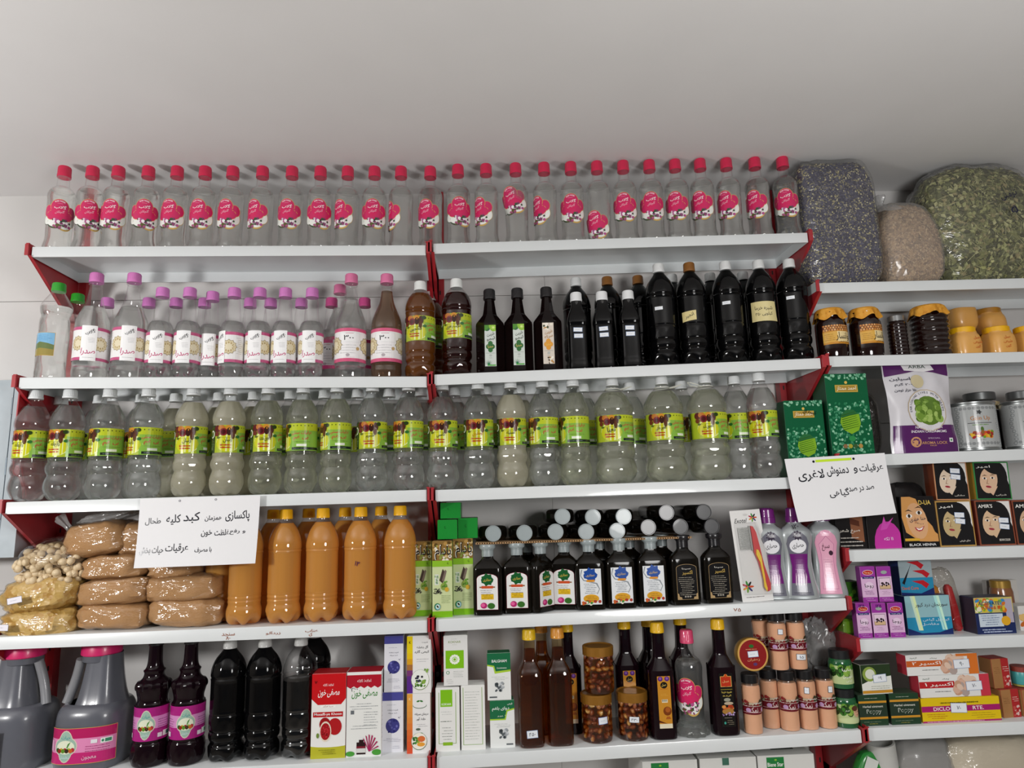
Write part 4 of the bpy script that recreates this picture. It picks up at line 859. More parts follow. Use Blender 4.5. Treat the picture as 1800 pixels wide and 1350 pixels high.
@P
def ar_oint(a, w, h):
    a.R(-.5, 0, .5, 1, 'e2e4dc'); a.G([(-.5, 1), (-.5, .35), (-.1, .52), (.5, .60), (.5, 1)], '2a3c24'); a.E(-.22, .68, .23, '8aa04a', ry=.25); a.E(-.2, .68, .16, 'd8dccc', ry=.17); a.R(-.5, .03, .5, .13, 'c98f2e'); a.N(-.2, .45, .26, 3, .07, '6a7060', t=.012, align=1)
def ar_acsir(num, c1, c2):
    @P
    def f(a, w, h):
        a.R(-.5, 0, .5, 1, 'e4e4e2'); a.R(-.5, .42, .0, .72, c1); a.T('اکسیر '+num, -.22, .57, 'f2eee8', .40, .2); a.T('پماد', -.12, .82, '3a3a3a', .1, .08); a.T('ازمید', -.40, .86, '3a5a4a', .1, .1); a.R(.36, 0, .5, 1, c2); a.B(.02, .28, .15, .85, 18, .05, ['d8b09a', 'c89a80', 'b0a09a', 'e0c4b0'], 4); a.R(.20, .88, .42, 1, c2) if num == '۲' else None; a.N(-.3, .0, .26, 1, .05, '6a6a6a', t=.03)
    return f
@P
def ar_dic(a, w, h):
    a.R(-.5, 0, .5, 1, 'e0c01a'); a.R(-.5, .44, .5, .68, 'a8206a'); a.T('DICLOC', -.22, .56, 'f2ece8', .26, .15); a.T('RTE.', .22, .56, 'f2ece8', .14, .15); a.N(-.48, .45, .80, 1, .05, '6a5a10', t=.05, seed=2); a.R(-.5, 0, .5, .07, 'a8206a'); a.N(-.45, -.15, .34, 3, .08, 'b05a1c', t=.02); a.N(.12, .45, .34, 3, .09, 'a8901c', t=.02); a.N(-.48, .48, .035, 1, .05, 'e0b0c8', t=.03)
@P
def ar_holo(a, w, h):
    a.R(-.5, 0, .5, 1, '8fb8c0'); a.R(-.5, .0, .5, .45, '2a8ab0'); a.G([(-.5, 0), (.5, 0), (.5, .16), (.2, .06), (-.2, .05), (-.5, .18)], '1c2c64')
    for x, c in ((-.35, 'c8e0c8'), (-.30, 'd8e8b0'), (.18, 'a8e0dc'), (.24, 'c8f0d8')): a.G([(x-.03, 1), (x+.03, 1), (x+.14, .12), (x+.09, .12)], c, 4)
    a.T('سورنجان درد کیور', .08, .76, '3a3430', .72, .12); a.T('کپسول گیاهی', .15, .38, 'c8dce8', .6, .09); a.T('مفاصل', .0, .27, 'c8dce8', .4, .08)
@P
def ar_holo2(a, w, h):
    a.R(-.5, 0, .5, 1, '9aaab0'); a.R(-.5, 0, .5, .5, '2a86ac'); a.G([(-.5, 0), (.5, 0), (.5, .2), (.1, .04), (-.5, .08)], '1c2c64'); L = a.ly+1
    for cx, cz, r in ((.05, .88, .0), (.2, .62, .0), (.15, .32, .3)): a.G([(cx-.3, cz+.08), (cx+.05, cz+.10), (cx+.22, cz-.02), (cx+.12, cz-.14), (cx-.02, cz-.02)], 'b8202c', L)
    a.G([(-.45, .35), (-.2, .75), (-.1, .95), (-.25, .6), (-.38, .3)], '1c1c22', L); a.T('Dard Cure', -.22, .20, 'd0641c', .5, .09, ly=L+1)
@P
def ar_act(a, w, h):
    a.R(-.5, 0, .5, 1, '1f2c5a'); a.R(-.5, .58, .5, 1, 'c8b86a'); a.B(-.45, .3, .62, .95, 50, .05, ['d8c02a', '7aa83a', 'd0702a', '3a8ac0', 'e8e0c0'], 4); a.T('ACTIVATE', -.12, .84, '2a3a6a', .56, .10, ly=14); a.T('BURN & FIT', -.05, .72, 'c0502a', .56, .09, ly=14); a.R(-.42, .20, .2, .55, 'c8d4e0', 2); a.N(-.38, .16, .50, 5, .06, '6a7a9a', t=.02, ly=3); a.E(.27, .35, .12, 'e0a82a', 3, ry=.13); a.R(.3, .30, .48, .95, 'b0a8b8', 2); a.N(-.4, .4, .12, 2, .06, 'b8c4e0', t=.03)
@P
def ar_brown(a, w, h):
    a.R(-.5, 0, .5, 1, 'a8784a'); a.R(.05, 0, .5, 1, 'b02a2c'); a.N(-.4, .0, .7, 4, .06, '6a4424', t=.012); a.B(.12, .44, .08, .4, 18, .05, ['e0c0b8', 'c8524c'], 3); a.N(.1, .45, .72, 3, .07, 'e6c8c0', t=.02)
@P
def ar_biene(a, w, h): a.R(-.5, 0, .5, 1, 'dcdcd8'); a.R(-.42, 0, -.12, 1, '1f7a3c'); a.T('Biene Star', -.27, .5, 'f0f4ee', .27, .35)

wc = 'e6e6e3'
carton('box', 'red and white medicine box with pomegranate picture and a curved red top', 545, 607, 1184, 1326, .025, .055, ar_red, ['e6e4e0', 'b5161c', 'b5161c'], 'S5')
carton('box', 'white medicine box with jagged red band and green lettering', 607.5, 670, 1181, 1324, .025, .055, ar_white, ['e6e4e0', 'e6e4e0', 'b01a2c'], 'S5', side=sidelines)
_, zt1, x1 = carton('box', 'white and violet box with dark violet disc, lower one of the stack', 671, 709, 1217, 1320, .045, .05, ar_violet, [wc, 'dcdce2', '4a4a94'], 'S5', group='violet cough syrup boxes', side=sidelines)
carton('box', 'white and violet box with dark violet disc, standing on its twin', 675, 709, 1118, 1212, .045, .05, ar_violet, [wc, 'dcdce2', '4a4a94'], None, zt1+.001, group='violet cough syrup boxes', side=sidelines)
_, zt1, x1 = carton('box', 'white box with orange stripe and fruit plate, under the yellow striped box', 715, 757, 1219, 1322, .03, .055, ar_orange, [wc, 'd8b8a8', wc], 'S5', side=sidelines)
carton('box', 'white box with yellow to violet stripe and olive picture', 715, 758, 1118, 1217, .03, .055, ar_yellow, [wc, wc, wc], None, zt1+.001, side=sidelines)
_, zt1, x1 = carton('box', 'white box framed in green with a small green square, lower left of three', 766, 809, 1209, 1320, .028, .05, ar_kok1, [wc], 'S5', group='green and white poppy boxes')
_, zt2, x1 = carton('box', 'white box back framed in green full of small print, lower right of three', 811, 854, 1205, 1316, .028, .05, ar_kok2, [wc], 'S5', group='green and white poppy boxes')
carton('box', 'white box with green square and flower ring, on top of the two others', 780, 823, 1117, 1212, .03, .05, ar_kokt, [wc], None, zt2+.001, rz=-.0, group='green and white poppy boxes', side=sidelines)
_, zt1, x1 = carton('box', 'small green and white box lettered in white Persian, lower of two', 862, 906, 1231, 1315, .03, .035, ar_bal2, [wc, wc, '1f6a44'], 'S5', group='green and white tablet boxes')
carton('box', 'small green and white box lettered BALGHAM, upper of two', 857, 899, 1148, 1228, .03, .035, ar_bal, [wc, wc, '1f6a44'], None, zt1+.001, group='green and white tablet boxes')
# pale green boxes and the green box ends lying on them
gp_ = 'pale green herbal boxes'
_, ztA, xA = carton('box', 'pale green box partly behind the last orange bottle', 726, 759, 952, 1081, .06, .04, ar_pale, ['c9d4a0', '8aba2e', '8a6a38'], 'S4', group=gp_)
_, ztB, xB = carton('box', 'pale green box in the middle, standing furthest forward', 760, 796, 951, 1087, .022, .04, ar_pale, ['c9d4a0', '8aba2e', '8a6a38'], 'S4', group=gp_)
_, ztC, xC = carton('box', 'pale green box on the right beside the dark shampoo bottles', 797, 833, 947, 1082, .045, .04, ar_pale, ['c9d4a0', '8aba2e', '8a6a38'], 'S4', group=gp_)
zz = max(ztA, ztB, ztC)+.001; ge = 'green box ends lying on the pale green boxes'
_, zd, _ = carton('box', 'green box end resting on the left, under the topmost green one', 769, 804, 914, 949, .03, .12, ar_greenend, '1f8a34', None, zz, group=ge, name='herbal_box')
_, ze, _ = carton('box', 'green box end resting on the right, beside the other two', 805, 840, 911, 944, .05, .12, ar_greenend, '1f8a34', None, zz, group=ge, name='herbal_box')
carton('box', 'topmost green box end stacked above the other two', 774, 810, 884, 912, .035, .12, ar_greenend, '1f8a34', None, max(zd, ze)+.001, group=ge, name='herbal_box')
# tea boxes
carton('tea box', 'smaller green tea box with hill picture, above the right paper sign', 1389, 1459, 704, 838, .02, .06, ar_tea, ['0f5a38', '0c4a2e', '0c4a2e'], 'S3', name='tea_box', rz=.0)
t, zq, xq = carton('tea box', 'larger green tea box with gold name plate, nearest the cardamom bag', 1463, 1539, 657, 799, .012, .07, ar_tea, ['0f5a38', '0c4a2e', '0c4a2e'], None, .0948, name='tea_box')
for o in bpy.data.objects:
    if o.get('label', '').startswith('smaller green tea box'):
        a = Art(); a.text('کیسه ای', 0, 0, '10241c', w=.035, h=.012, rot=-.2); part('handwriting', a.build('handwriting', lambda u, v, q: (u+.015, -.0315-.0015-q, v+.165)), o)

# ------------------------------------------------------------------ dark shampoo bottles
flp = cr([(0, 0), (.001, .031), (.005, .0345), (.02, .0358), (.10, .0358), (.112, .034), (.122, .026), (.130, .0165), (.136, .0135), (.142, .0133)], 3)
FB = body(flp, GRNB, 40, 5, sx=1, sy=.5); FB.name = 'body'
NK = MB().lathe([(.132, .0145), (.143, .0145)], 24).out('neck', [NECKG])
def flip(col, nm):
    m = plain(col, .3, name='cap_plastic', coat=.3)
    return MB().lathe([(.138, 0), (.138, .0145), (.152, .0145), (.153, .0158), (.155, .0158), (.156, .0185), (.159, .0200), (.165, .0200), (.1668, .0192), (.1668, .0178), (.1656, .0170), (.1656, 0)], 36).out('cap', [m])
FG, FK = flip('98a2a4', 1), flip('17161a', 2)
def a_shamp(kind, W=.052, H=.084):
    a = Art(); w, h = W/2, H/2
    if kind == 0:
        a.arch(0, -h, h, w, '8a1c3a'); a.arch(0, -h+.0007, h-.0007, w-.0007, 'e6e6e4'); a.star(0, h-.014, .016, .012, 7, '1a5a2c'); a.ell(0, h-.015, .015, .010, '1a5a2c'); a.text('عطاری', 0, h-.015, 'c9b04a', w=.02, h=.008)
        a.rect(-.019, h-.033, .019, h-.030, '8a5a30'); a.rect(-.014, h-.0345, .014, h-.0285, 'c8502a'); a.lines(-.018, .018, h-.039, 5, .0042, '3a3a5a', t=.001); a.rect(-.015, -.018, .015, -.006, 'e0b82a'); a.lines(-.013, .013, -.009, 3, .0035, '6a4a10', t=.001); a.ly += 1
        a.ell(-.009, -h+.010, .008, .007, 'b02a6a'); a.ell(-.011, -h+.011, .005, .004, 'e0609a'); a.ell(.009, -h+.009, .009, .007, '3a6a2a')
    elif kind == 1:
        a.rect(-w, -h, w, h, 'e2e5e8'); a.poly([(-w+.004, h-.002), (-w+.007, h-.002), (-w+.003, h-.016), (-w+.010, h-.026), (w-.010, h-.034), (w-.004, h-.048), (w-.010, h-.060), (w-.012, h-.060), (w-.006, h-.048), (w-.013, h-.036), (-w+.008, h-.028), (-w+.001, h-.016)], '8a9298')
        a.star(0, h-.014, .018, .013, 7, '1f4a9a'); a.ell(0, h-.016, .017, .0095, '1f4a9a'); a.text('عطاری', 0, h-.016, 'd8b85a', w=.022, h=.007); a.rect(-.010, h-.031, .010, h-.026, 'd8902a'); a.lines(-.018, .016, h-.036, 6, .0042, '3a4a5a', t=.0009)
        a.ell(0, -h+.014, .019, .010, 'd8a02a'); a.lines(-.014, .014, -h+.018, 3, .004, '7a4a10', t=.001); a.blobs(-w+.002, w-.002, -h+.001, -h+.008, 16, .0032, ['3f8a3a', 'c8602a', 'e6e2d0', 'a83a2a'], 4)
    else:
        g = 'b0946a'; a.arch(0, -h, h, w, g, k=.35); a.arch(0, -h+.0008, h-.0008, w-.0008, '131112', k=.35)
        a.text('اکسیر', .002, h-.021, 'c8a858', w=.026, h=.011); a.text('سینا', 0, h-.011, 'd8d4cc', w=.022, h=.005); a.lines(-w+.004, w-.004, h-.032, 10, .0045, 'bfb6a6', t=.0009); a.ly += 1
        for s in (-1, 1): a.poly([(s*w*.98, -h+.001), (s*w*.55, -h+.001), (s*w*.6, -h+.006), (s*w*.8, -h+.007), (s*w*.85, -h+.014), (s*w*.98, -h+.015)], g, a.ly)
        for k in (-1, 0, 1): a.ell(k*.006, -h+.007, .0025, .0022, '9a948a', a.ly+1, 10)
    return a.build('label', flat(-.0177))
AS = [a_shamp(0), a_shamp(1), a_shamp(2)]
def flatb(lab, px, Y, cap, art, rz=0, cap_only=False):
    l = sitcap('S4', px, Y, .16) if cap_only else sit('S4', px, Y)
    t = put('shampoo_bottle', [('body', FB), ('neck', NK), ('cap', cap)], 'bottle', lab, 'flat dark shampoo bottles standing on the fourth shelf', l, rz)
    if art is not None: part('label', AS[art], t, (0, 0, .056))
for i, (px, Y, rz, ar) in enumerate(((859, .026, -.12, 0), (911, .028, -.12, 0), (953, .034, .75, 0), (995, .050, -.25, 0), (1039, .026, -.05, 1), (1093, .026, .0, 1), (1149, .026, .0, 1), (1206, .028, .06, 2), (1263, .028, .06, 2))):
    flatb(['dark flat bottle with arched white label and green emblem, nearest the pale green boxes', 'second dark flat bottle with arched white label and green emblem', 'dark flat bottle turned sideways, its arched label seen narrow', 'dark flat bottle with green emblem set back beside the blue emblem ones',
           'dark flat bottle with blue emblem label, first of three', 'dark flat bottle with blue emblem label and red price, middle of three', 'dark flat bottle with blue emblem label, last of three', 'dark flat bottle with black cap and gold lined black label, left one', 'dark flat bottle with black cap and gold lined black label, right one'][i], px, Y, FK if ar == 2 else FG, ar, rz)
for px, lab in ((927, 'behind the second'), (1054, 'behind the first blue emblem'), (1105.5, 'behind the middle blue emblem'), (1162, 'behind the last blue emblem')): flatb(f'grey capped flat bottle in the back row, {lab} bottle', px, .10, FG, None, 0, True)
# a strip of corrugated card lies on their caps, with more bottles lying on it
zc = un(1000, 949, .02)[1]; xa, xb = un(836, 955, .02)[0], un(1215, 940, .02)[0]
m = MB(); n = 90
for k in range(n): x = xa+(xb-xa)*k/n; m.box(x, x+(xb-xa)/n*.5, .012, .19, zc-.0035, zc-.0008)
m.box(xa, xb, .012, .19, zc-.0008, zc); m.box(xa, xb, .012, .19, zc-.0043, zc-.0035)
solo('cardboard_sheet', m.out('cardboard_sheet', [plain('a8845c', .8)], False), 'cardboard', 'strip of brown corrugated cardboard lying on the shampoo bottle caps')
gl_ = 'shampoo bottles lying with their caps to the front'
def lying(px, py, Y, cap, lab):
    x, z = un(px, py, Y); z = max(z, zc+.0185)
    t = put('shampoo_bottle', [('body', FB), ('neck', NK), ('cap', cap)], 'bottle', lab, gl_, (x, Y+.168, z), 0, PI/2)
for i, (px, py) in enumerate(((867, 938), (922, 937), (976.7, 935), (1030.7, 935), (1085.5, 934.4))): lying(px, py, .012, FG, f'grey capped bottle lying on the cardboard, {ORD[i]} from the left in the lower row')
for i, (px, py) in enumerate(((989, 908), (1042.7, 909), (1096.7, 908))): lying(px, py, .016, FG, f'grey capped bottle lying in the upper row, {["left", "middle", "right"][i]} one')
for i, (px, py) in enumerate(((1140, 927), (1196.7, 926), (1252, 925.6))): lying(px, py, .020, FK, f'black capped bottle lying in the lower row, {["left", "middle", "right"][i]} one')
for i, (px, py) in enumerate(((1172, 901), (1238, 900))): lying(px, py, .024, FK, f'black capped bottle lying on top, {["left", "right"][i]} one')

# ------------------------------------------------------------------ comb in its blister card, silver lotion bottles
l = sit('S4', 1333, .018); t = thing('comb_pack', 'comb pack', 'white blister card with a red and yellow handled metal comb', None, l, 0, -.07, -.045)
W_, H_ = .078, .222
a = Art(); a.rect(-W_/2, 0, W_/2, H_, 'e4e3e1'); a.text('Exotel', -.014, H_-.026, '2a2a2a', w=.030, h=.011, shear=.3)
for cx, cz, s in ((.018, H_-.020, .010), (-.020, .036, .013)):
    for k, c in enumerate(['c8502a', '2a2a2a', '3f8a3a', 'b02a4a', 'd8902a', '6a9a3a', '3a3a6a']): q = k*.9; a.ell(cx+s*.6*math.cos(q), cz+s*.6*math.sin(q), s*.55, s*.2, c, a.ly+(k == 0), 10, rot=q)
a.lines(-.03, .03, .011, 1, .003, '4a3a3a', t=.0014); a.ell(0, H_-.012, .006, .003, 'cfcecc')
part('card', MB().box(-W_/2, W_/2, .0, .0012, 0, H_).out('card', [plain('e4e3e1', .35)], False), t); part('print', a.build('print', flat(0)), t)
m = MB()
for k in range(26): z = .125+k*.0021; m.box(-.026, .004, -.005, -.0035, z, z+.0013)
m.box(.002, .006, -.0055, -.003, .122, .182); part('comb_teeth', m.out('comb_teeth', [plain('8c8c88', .25, .9)], False), t, label='grey metal comb teeth')
hd = [(.006, .182), (.006, .118), (.013, .095), (.016, .075), (.020, .050), (.021, .030), (.026, .022), (.033, .026), (.035, .040), (.030, .065), (.026, .085), (.024, .105), (.022, .130), (.018, .165), (.012, .180)]
part('handle', MB().prism(hd, -.009, -.002).out('handle', [plain('c02c2c', .3, coat=.3)], False), t, label='red comb handle')
yd = [(.009, .112), (.016, .092), (.017, .070), (.018, .050), (.017, .034), (.022, .022), (.024, .030), (.022, .045), (.022, .065), (.021, .085), (.021, .105), (.016, .122), (.011, .124)]
part('grip', MB().prism(yd, -.0115, -.0085).out('grip', [plain('e0b81c', .35)], False), t, label='yellow rubber grip')
part('blister', MB().prism([(-.031, .018), (.037, .016), (.037, .125), (.022, .190), (-.031, .190)], -.014, -.0005).out('blister', [shell('blister', 'ffffff', 1.3, .06)], False), t)
svp = cr([(0, 0), (.001, .040), (.006, .0435), (.018, .0430), (.05, .037), (.085, .0335), (.115, .0345), (.145, .039), (.160, .0385), (.171, .031), (.178, .021), (.183, .0165), (.188, .016)], 3)
SV = body(svp, plain('aeb4b6', .28, .35, name='silver_plastic', coat=.3), 44, 2.6, sx=1, sy=.6)
VC = MB().lathe([(.186, 0), (.186, .0195), (.20, .0195), (.201, .0185), (.219, .0175), (.222, .014), (.222, 0)], 32).out('cap', [plain('6a1a6e', .3, coat=.4)])
def a_silver(pink):
    a = Art()
    ol = lambda g: [(-.026-g, -.074-g), (.026+g, -.074-g), (.022+g, -.035), (.0195+g, -.005), (.023+g, .030), (.0265+g, .050), (.022+g, .066+g), (.010, .078+g), (0, .081+g), (-.010, .078+g), (-.022-g, .066+g), (-.0265-g, .050), (-.023-g, .030), (-.0195-g, -.005), (-.022-g, -.035)]
    if pink:
        a.poly(ol(0), 'd99ab4'); a.poly([(-.018, -.062), (.018, -.062), (.014, -.02), (.014, .02), (.018, .045), (.0, .066), (-.018, .045), (-.014, .02), (-.014, -.02)], 'a04a84'); a.poly([(-.0174, -.0612), (.0174, -.0612), (.0134, -.02), (.0134, .02), (.0174, .0448), (.0, .0648), (-.0174, .0448), (-.0134, .02), (-.0134, -.02)], 'dda2ba')
        a.text('سبغ', -.002, .038, '4a2030', w=.018, h=.018); a.ell(.009, .024, .005, .006, '3a2030'); a.lines(-.011, .011, .008, 14, .0042, 'a8708a', t=.0009)
    else:
        a.poly(ol(0), '6a6a76'); a.poly([(-.022, -.045), (.022, -.045), (.018, -.005), (.021, .025), (-.021, .025), (-.018, -.005)], '6a1a6e'); a.ell(0, .044, .020, .017, 'e6e6ea'); a.text('حصاری', 0, .045, '26262c', w=.028, h=.015, rot=.1)
        a.star(0, .070, .013, .008, 9, '2a1c34'); a.ly += 1
        for k in range(5): x = -.014+k*.006; a.poly([(x, -.050), (x+.0015, -.050), (x+.004, -.030), (x+.003, -.020)], 'e0c8d8', a.ly)
        a.rect(-.020, -.068, .020, -.0672, '2a2a34'); a.lines(-.012, .010, -.012, 5, .0045, 'b88ab8', t=.0009)
    def rr(z):
        for (z0, r0_), (z1, r1_) in zip(svp, svp[1:]):
            if z0 <= z <= z1: return r0_+(r1_-r0_)*(z-z0)/max(1e-9, z1-z0)
        return svp[-1][1]
    def fm(u, v, o): r = rr(.084+v); return (u, -.6*r*(max(.02, 1-min(1, abs(u)/r)**2.6))**(1/2.6)-o-.0009, v)
    return a.build('label', fm, .004, stepz=.006)
AV, AP = a_silver(False), a_silver(True)
for px, Y, ar, lab in ((1361, .045, AV, 'silver lotion bottle with purple cap, partly behind the comb card'), (1408, .032, AV, 'silver lotion bottle with purple label and number 130 on its shoulder'), (1458, .032, AP, 'silver lotion bottle with pink label'), (1346, .12, None, 'purple capped silver bottle in the back row by the comb card'), (1440, .12, None, 'purple capped silver bottle in the back row under the right sign')):
    l = sit('S4', px, Y) if Y < .1 else sitcap('S4', px, Y, .2)
    t = put('lotion_bottle', [('body', SV), ('cap', VC)], 'bottle', lab, 'silver lotion bottles with purple caps', l, face(l[0])*.5)
    if ar: part('label', ar, t, (0, 0, .084))
    if px == 1408: a = Art(); a.text('۱۲۰', 0, 0, '26262c', w=.016, h=.011, rot=.2); part('handwriting', a.build('handwriting', flat(-.0225)), t, (-.002, 0, .168), (-.35, 0, 0))

# ------------------------------------------------------------------ bags: filled plastic pouches
from mathutils import noise as mn
def blobmesh(w, d, h, seed, e=2.6, amp=.05, nu=40, nv=22, top=1.0, fr=3.0, pinch=0):
    vs = []; fs = []; sg = lambda x, p: math.copysign(abs(x)**p, x)
    for j in range(nv+1):
        ph = -PI/2+PI*j/nv
        for i in range(nu):
            th = 2*PI*i/nu; k = 2/e
            x, y, z = sg(math.cos(ph), k)*sg(math.cos(th), k), sg(math.cos(ph), k)*sg(math.sin(th), k), sg(math.sin(ph), k)
            q = 1-(1-top)*max(0, z)**1.5; q *= 1-pinch*abs(z)**3
            v = Vector((x*q, y*q, z)); nn = mn.noise(v*fr+Vector((seed*7.3, 0, 0)))*amp+mn.noise(v*fr*2.7+Vector((seed, 5, 0)))*amp*.4
            v = v*(1+nn); vs.append((v.x*w/2, v.y*d/2, max(-.5*h, v.z*h/2)+h/2))
    for j in range(nv):
        for i in range(nu): i2 = (i+1) % nu; fs.append((j*nu+i, j*nu+i2, (j+1)*nu+i2, (j+1)*nu+i))
    return vs, fs
FILM = shell('plastic_film', 'f4f2ee', 1.42, .12, .0, (.9, 14, (1, 1, 2.5))); FILM2 = shell('cloudy_film', 'eeeeee', 1.42, .2, .22, (.9, 12, (1, 1, 1)))
def pouch(name, label, cat, xl, xr, yt, yb, Y, d, mat, seed, group=None, e=3, amp=.06, top=1, film=FILM, rz=0, ry=0, knot=None, cname='contents', zmin=None, fscale=1.03):
    x, z = un((xl+xr)/2, yb, Y); w = un(xr, yb, Y)[0]-un(xl, yb, Y)[0]; h = un((xl+xr)/2, yt, Y)[1]-z
    if zmin is not None: h -= zmin-z; z = zmin
    t = thing(name, cat, label, group, (x, Y+d/2, z), rz, 0, ry)
    vs, fs = blobmesh(w, d, h, seed, e, amp, top=top); part(cname, mesh(cname, vs, fs, mat), t)
    vs, fs = blobmesh(w*fscale, d*fscale, h*(1+(fscale-1)*.8), seed, e, amp*1.05, top=top); part('film', mesh('film', vs, fs, film), t)
    if knot:
        kx, kl, kt = knot; m = MB(); m.lathe(cr([(h*.86, w*.16), (h*.95, w*.09), (h*1.02, .006), (h*1.08, .011), (h*1.08+kl, .017), (h*1.08+kl, 0)], 3), 20, mod=lambda r, q, a: (r*(1+.25*math.cos(5*a)), q+.3*r*math.sin(3*a)), cx=kx)
        part('knot', m.out('knot', [film]), t, (0, 0, 0), (0, kt, 0))
    return t, w, h
POW = speckle('brown_powder', [(0, 'c69868'), (.4, 'cfa274'), (.75, 'ba8c5c')], 900, .85, .25)
g6 = 'bags of brown powder piled on the fourth shelf'
zb = zs('S4', -.8)
for xl, xr, yt, yb, Y, lab, sd in ((118, 250, 1062, 1116, .015, 'brown powder bag at the bottom of the left column', 1), (248, 381, 1052, 1111, .015, 'brown powder bag at the bottom of the right column', 2), (123, 253, 1018, 1068, .02, 'brown powder bag, second from the bottom in the left column', 3),
        (242, 382, 1012, 1062, .02, 'brown powder bag, second from the bottom in the right column', 4), (132, 250, 976, 1022, .03, 'brown powder bag, third from the bottom in the left column', 5), (251, 342, 985, 1020, .04, 'brown powder bag just under the left paper sign', 6),
        (102, 212, 918, 980, .03, 'brown powder bag on top of the left column with loose film above', 7), (192, 262, 918, 980, .05, 'topmost brown powder bag partly behind the paper sign', 8)):
    pouch('powder_bag', lab, 'bag', xl, xr, yt, yb, Y, .14, POW, sd, g6, 3.8, .10, rz=random.uniform(-.06, .06), ry=[.03, .04, -.04, -.05, -.03, -.05, -.10, .1][sd-1], zmin=(zs('S4', -.8) if yb > 1100 else None), cname='powder')
x, z = un(150, 918, .09); t = [o for o in bpy.data.objects if o.get('label', '').startswith('brown powder bag on top')][0]
for k, (a, b) in enumerate((((.5, .0), .10),)):
    vs, fs = blobmesh(.16, .05, .03, 21, 2, .35); part('loose_film', mesh('loose_film', vs, fs, FILM2), t, (.02, 0, un(150, 905, .09)[1]-t.location.z-.02), (0, -.1, 0))
# pale nuts in a clear bag
xl, xr, yt, yb = 8, 136, 945, 1021; Yb = .03; x, z = un((xl+xr)/2, yb, Yb); w = un(xr, yb, Yb)[0]-un(xl, yb, Yb)[0]; h = un(72, yt, Yb)[1]-z
t = thing('nut_bag', 'bag', 'clear bag of pale round nuts, above the yellow crystal bags', None, (x, Yb+.06, z))
vs, fs = blobmesh(w*.92, .10, h*.88, 11, 2.3, .04, top=.75); part('nut_core', mesh('nut_core', vs, fs, plain('8a7458', .7)), t)
nm = mesh('nut', *blobmesh(.020, .018, .017, 3, 2, .10, 10, 7), plain('d6c09c', .5, name='nut_skin', var=.08)); rn = random.Random(4); n = 0
for j in range(8):
    for i in range(13):
        u = -1+2*(i+.5*(j % 2)+.5)/13.5; v = -1+2*(j+.6)/8.2; q = u*u*.9+(max(0, v)*1.0)**2*.9
        if q > 1 or abs(u) > .97: continue
        yy = -.054*math.sqrt(max(.02, 1-min(1, q)**1.6)); part('nut', nm, t, (u*w*.46+rn.uniform(-.002, .002), yy+rn.uniform(-.003, .003), h*.43+v*h*.42+rn.uniform(-.002, .002)-.008), (rn.uniform(0, 3), rn.uniform(0, 3), rn.uniform(0, 3)))
vs, fs = blobmesh(w*1.0, .14, h*1.0, 11, 2.3, .04, top=.8); part('film', mesh('film', vs, fs, FILM), t)
part('twisted_tail', MB().lathe(cr([(0, .02), (.03, .008), (.05, .007), (.075, .012), (.076, 0)], 3), 14, mod=lambda r, q, a: (r*(1+.3*math.cos(4*a)), q)).out('twisted_tail', [FILM2]), t, (.045, .0, h*.92), (0, -.75, 0))
YC = speckle('yellow_crystals', [(0, 'd8b468'), (.35, 'e0bc74'), (.7, 'c89c4e')], 75, .4, 1.0)
_, zy = 0, zs('S4', -.95)
pouch('crystal_bag', 'bag of yellow crystals on the shelf, white sticker at its left edge', 'bag', -22, 116, 1072, 1132, .004, .13, YC, 15, 'bags of yellow crystals', 2.8, .12, cname='crystals')
pouch('crystal_bag', 'bag of yellow crystals lying on the other one, tilted white sticker', 'bag', -18, 124, 1016, 1082, .010, .13, YC, 16, 'bags of yellow crystals', 2.8, .10, ry=-.10, cname='crystals')
for px, py, Y, q, k in ((35, 1052, .004, -.18, 'tilted'), (8, 1102, -.004, .02, 'left')):
    x, z = un(px, py, Y); o = [o for o in bpy.data.objects if o.get('label', '').startswith('bag of yellow') and k in o['label']][0]
    part('sticker', tag(.034, .015, '', flat(0), col='e9e6ee', border='6a6a74'), o, (x-o.location.x, Y-.012-o.location.y, z-o.location.z), (0, q-o.rotation_euler.y, 0))

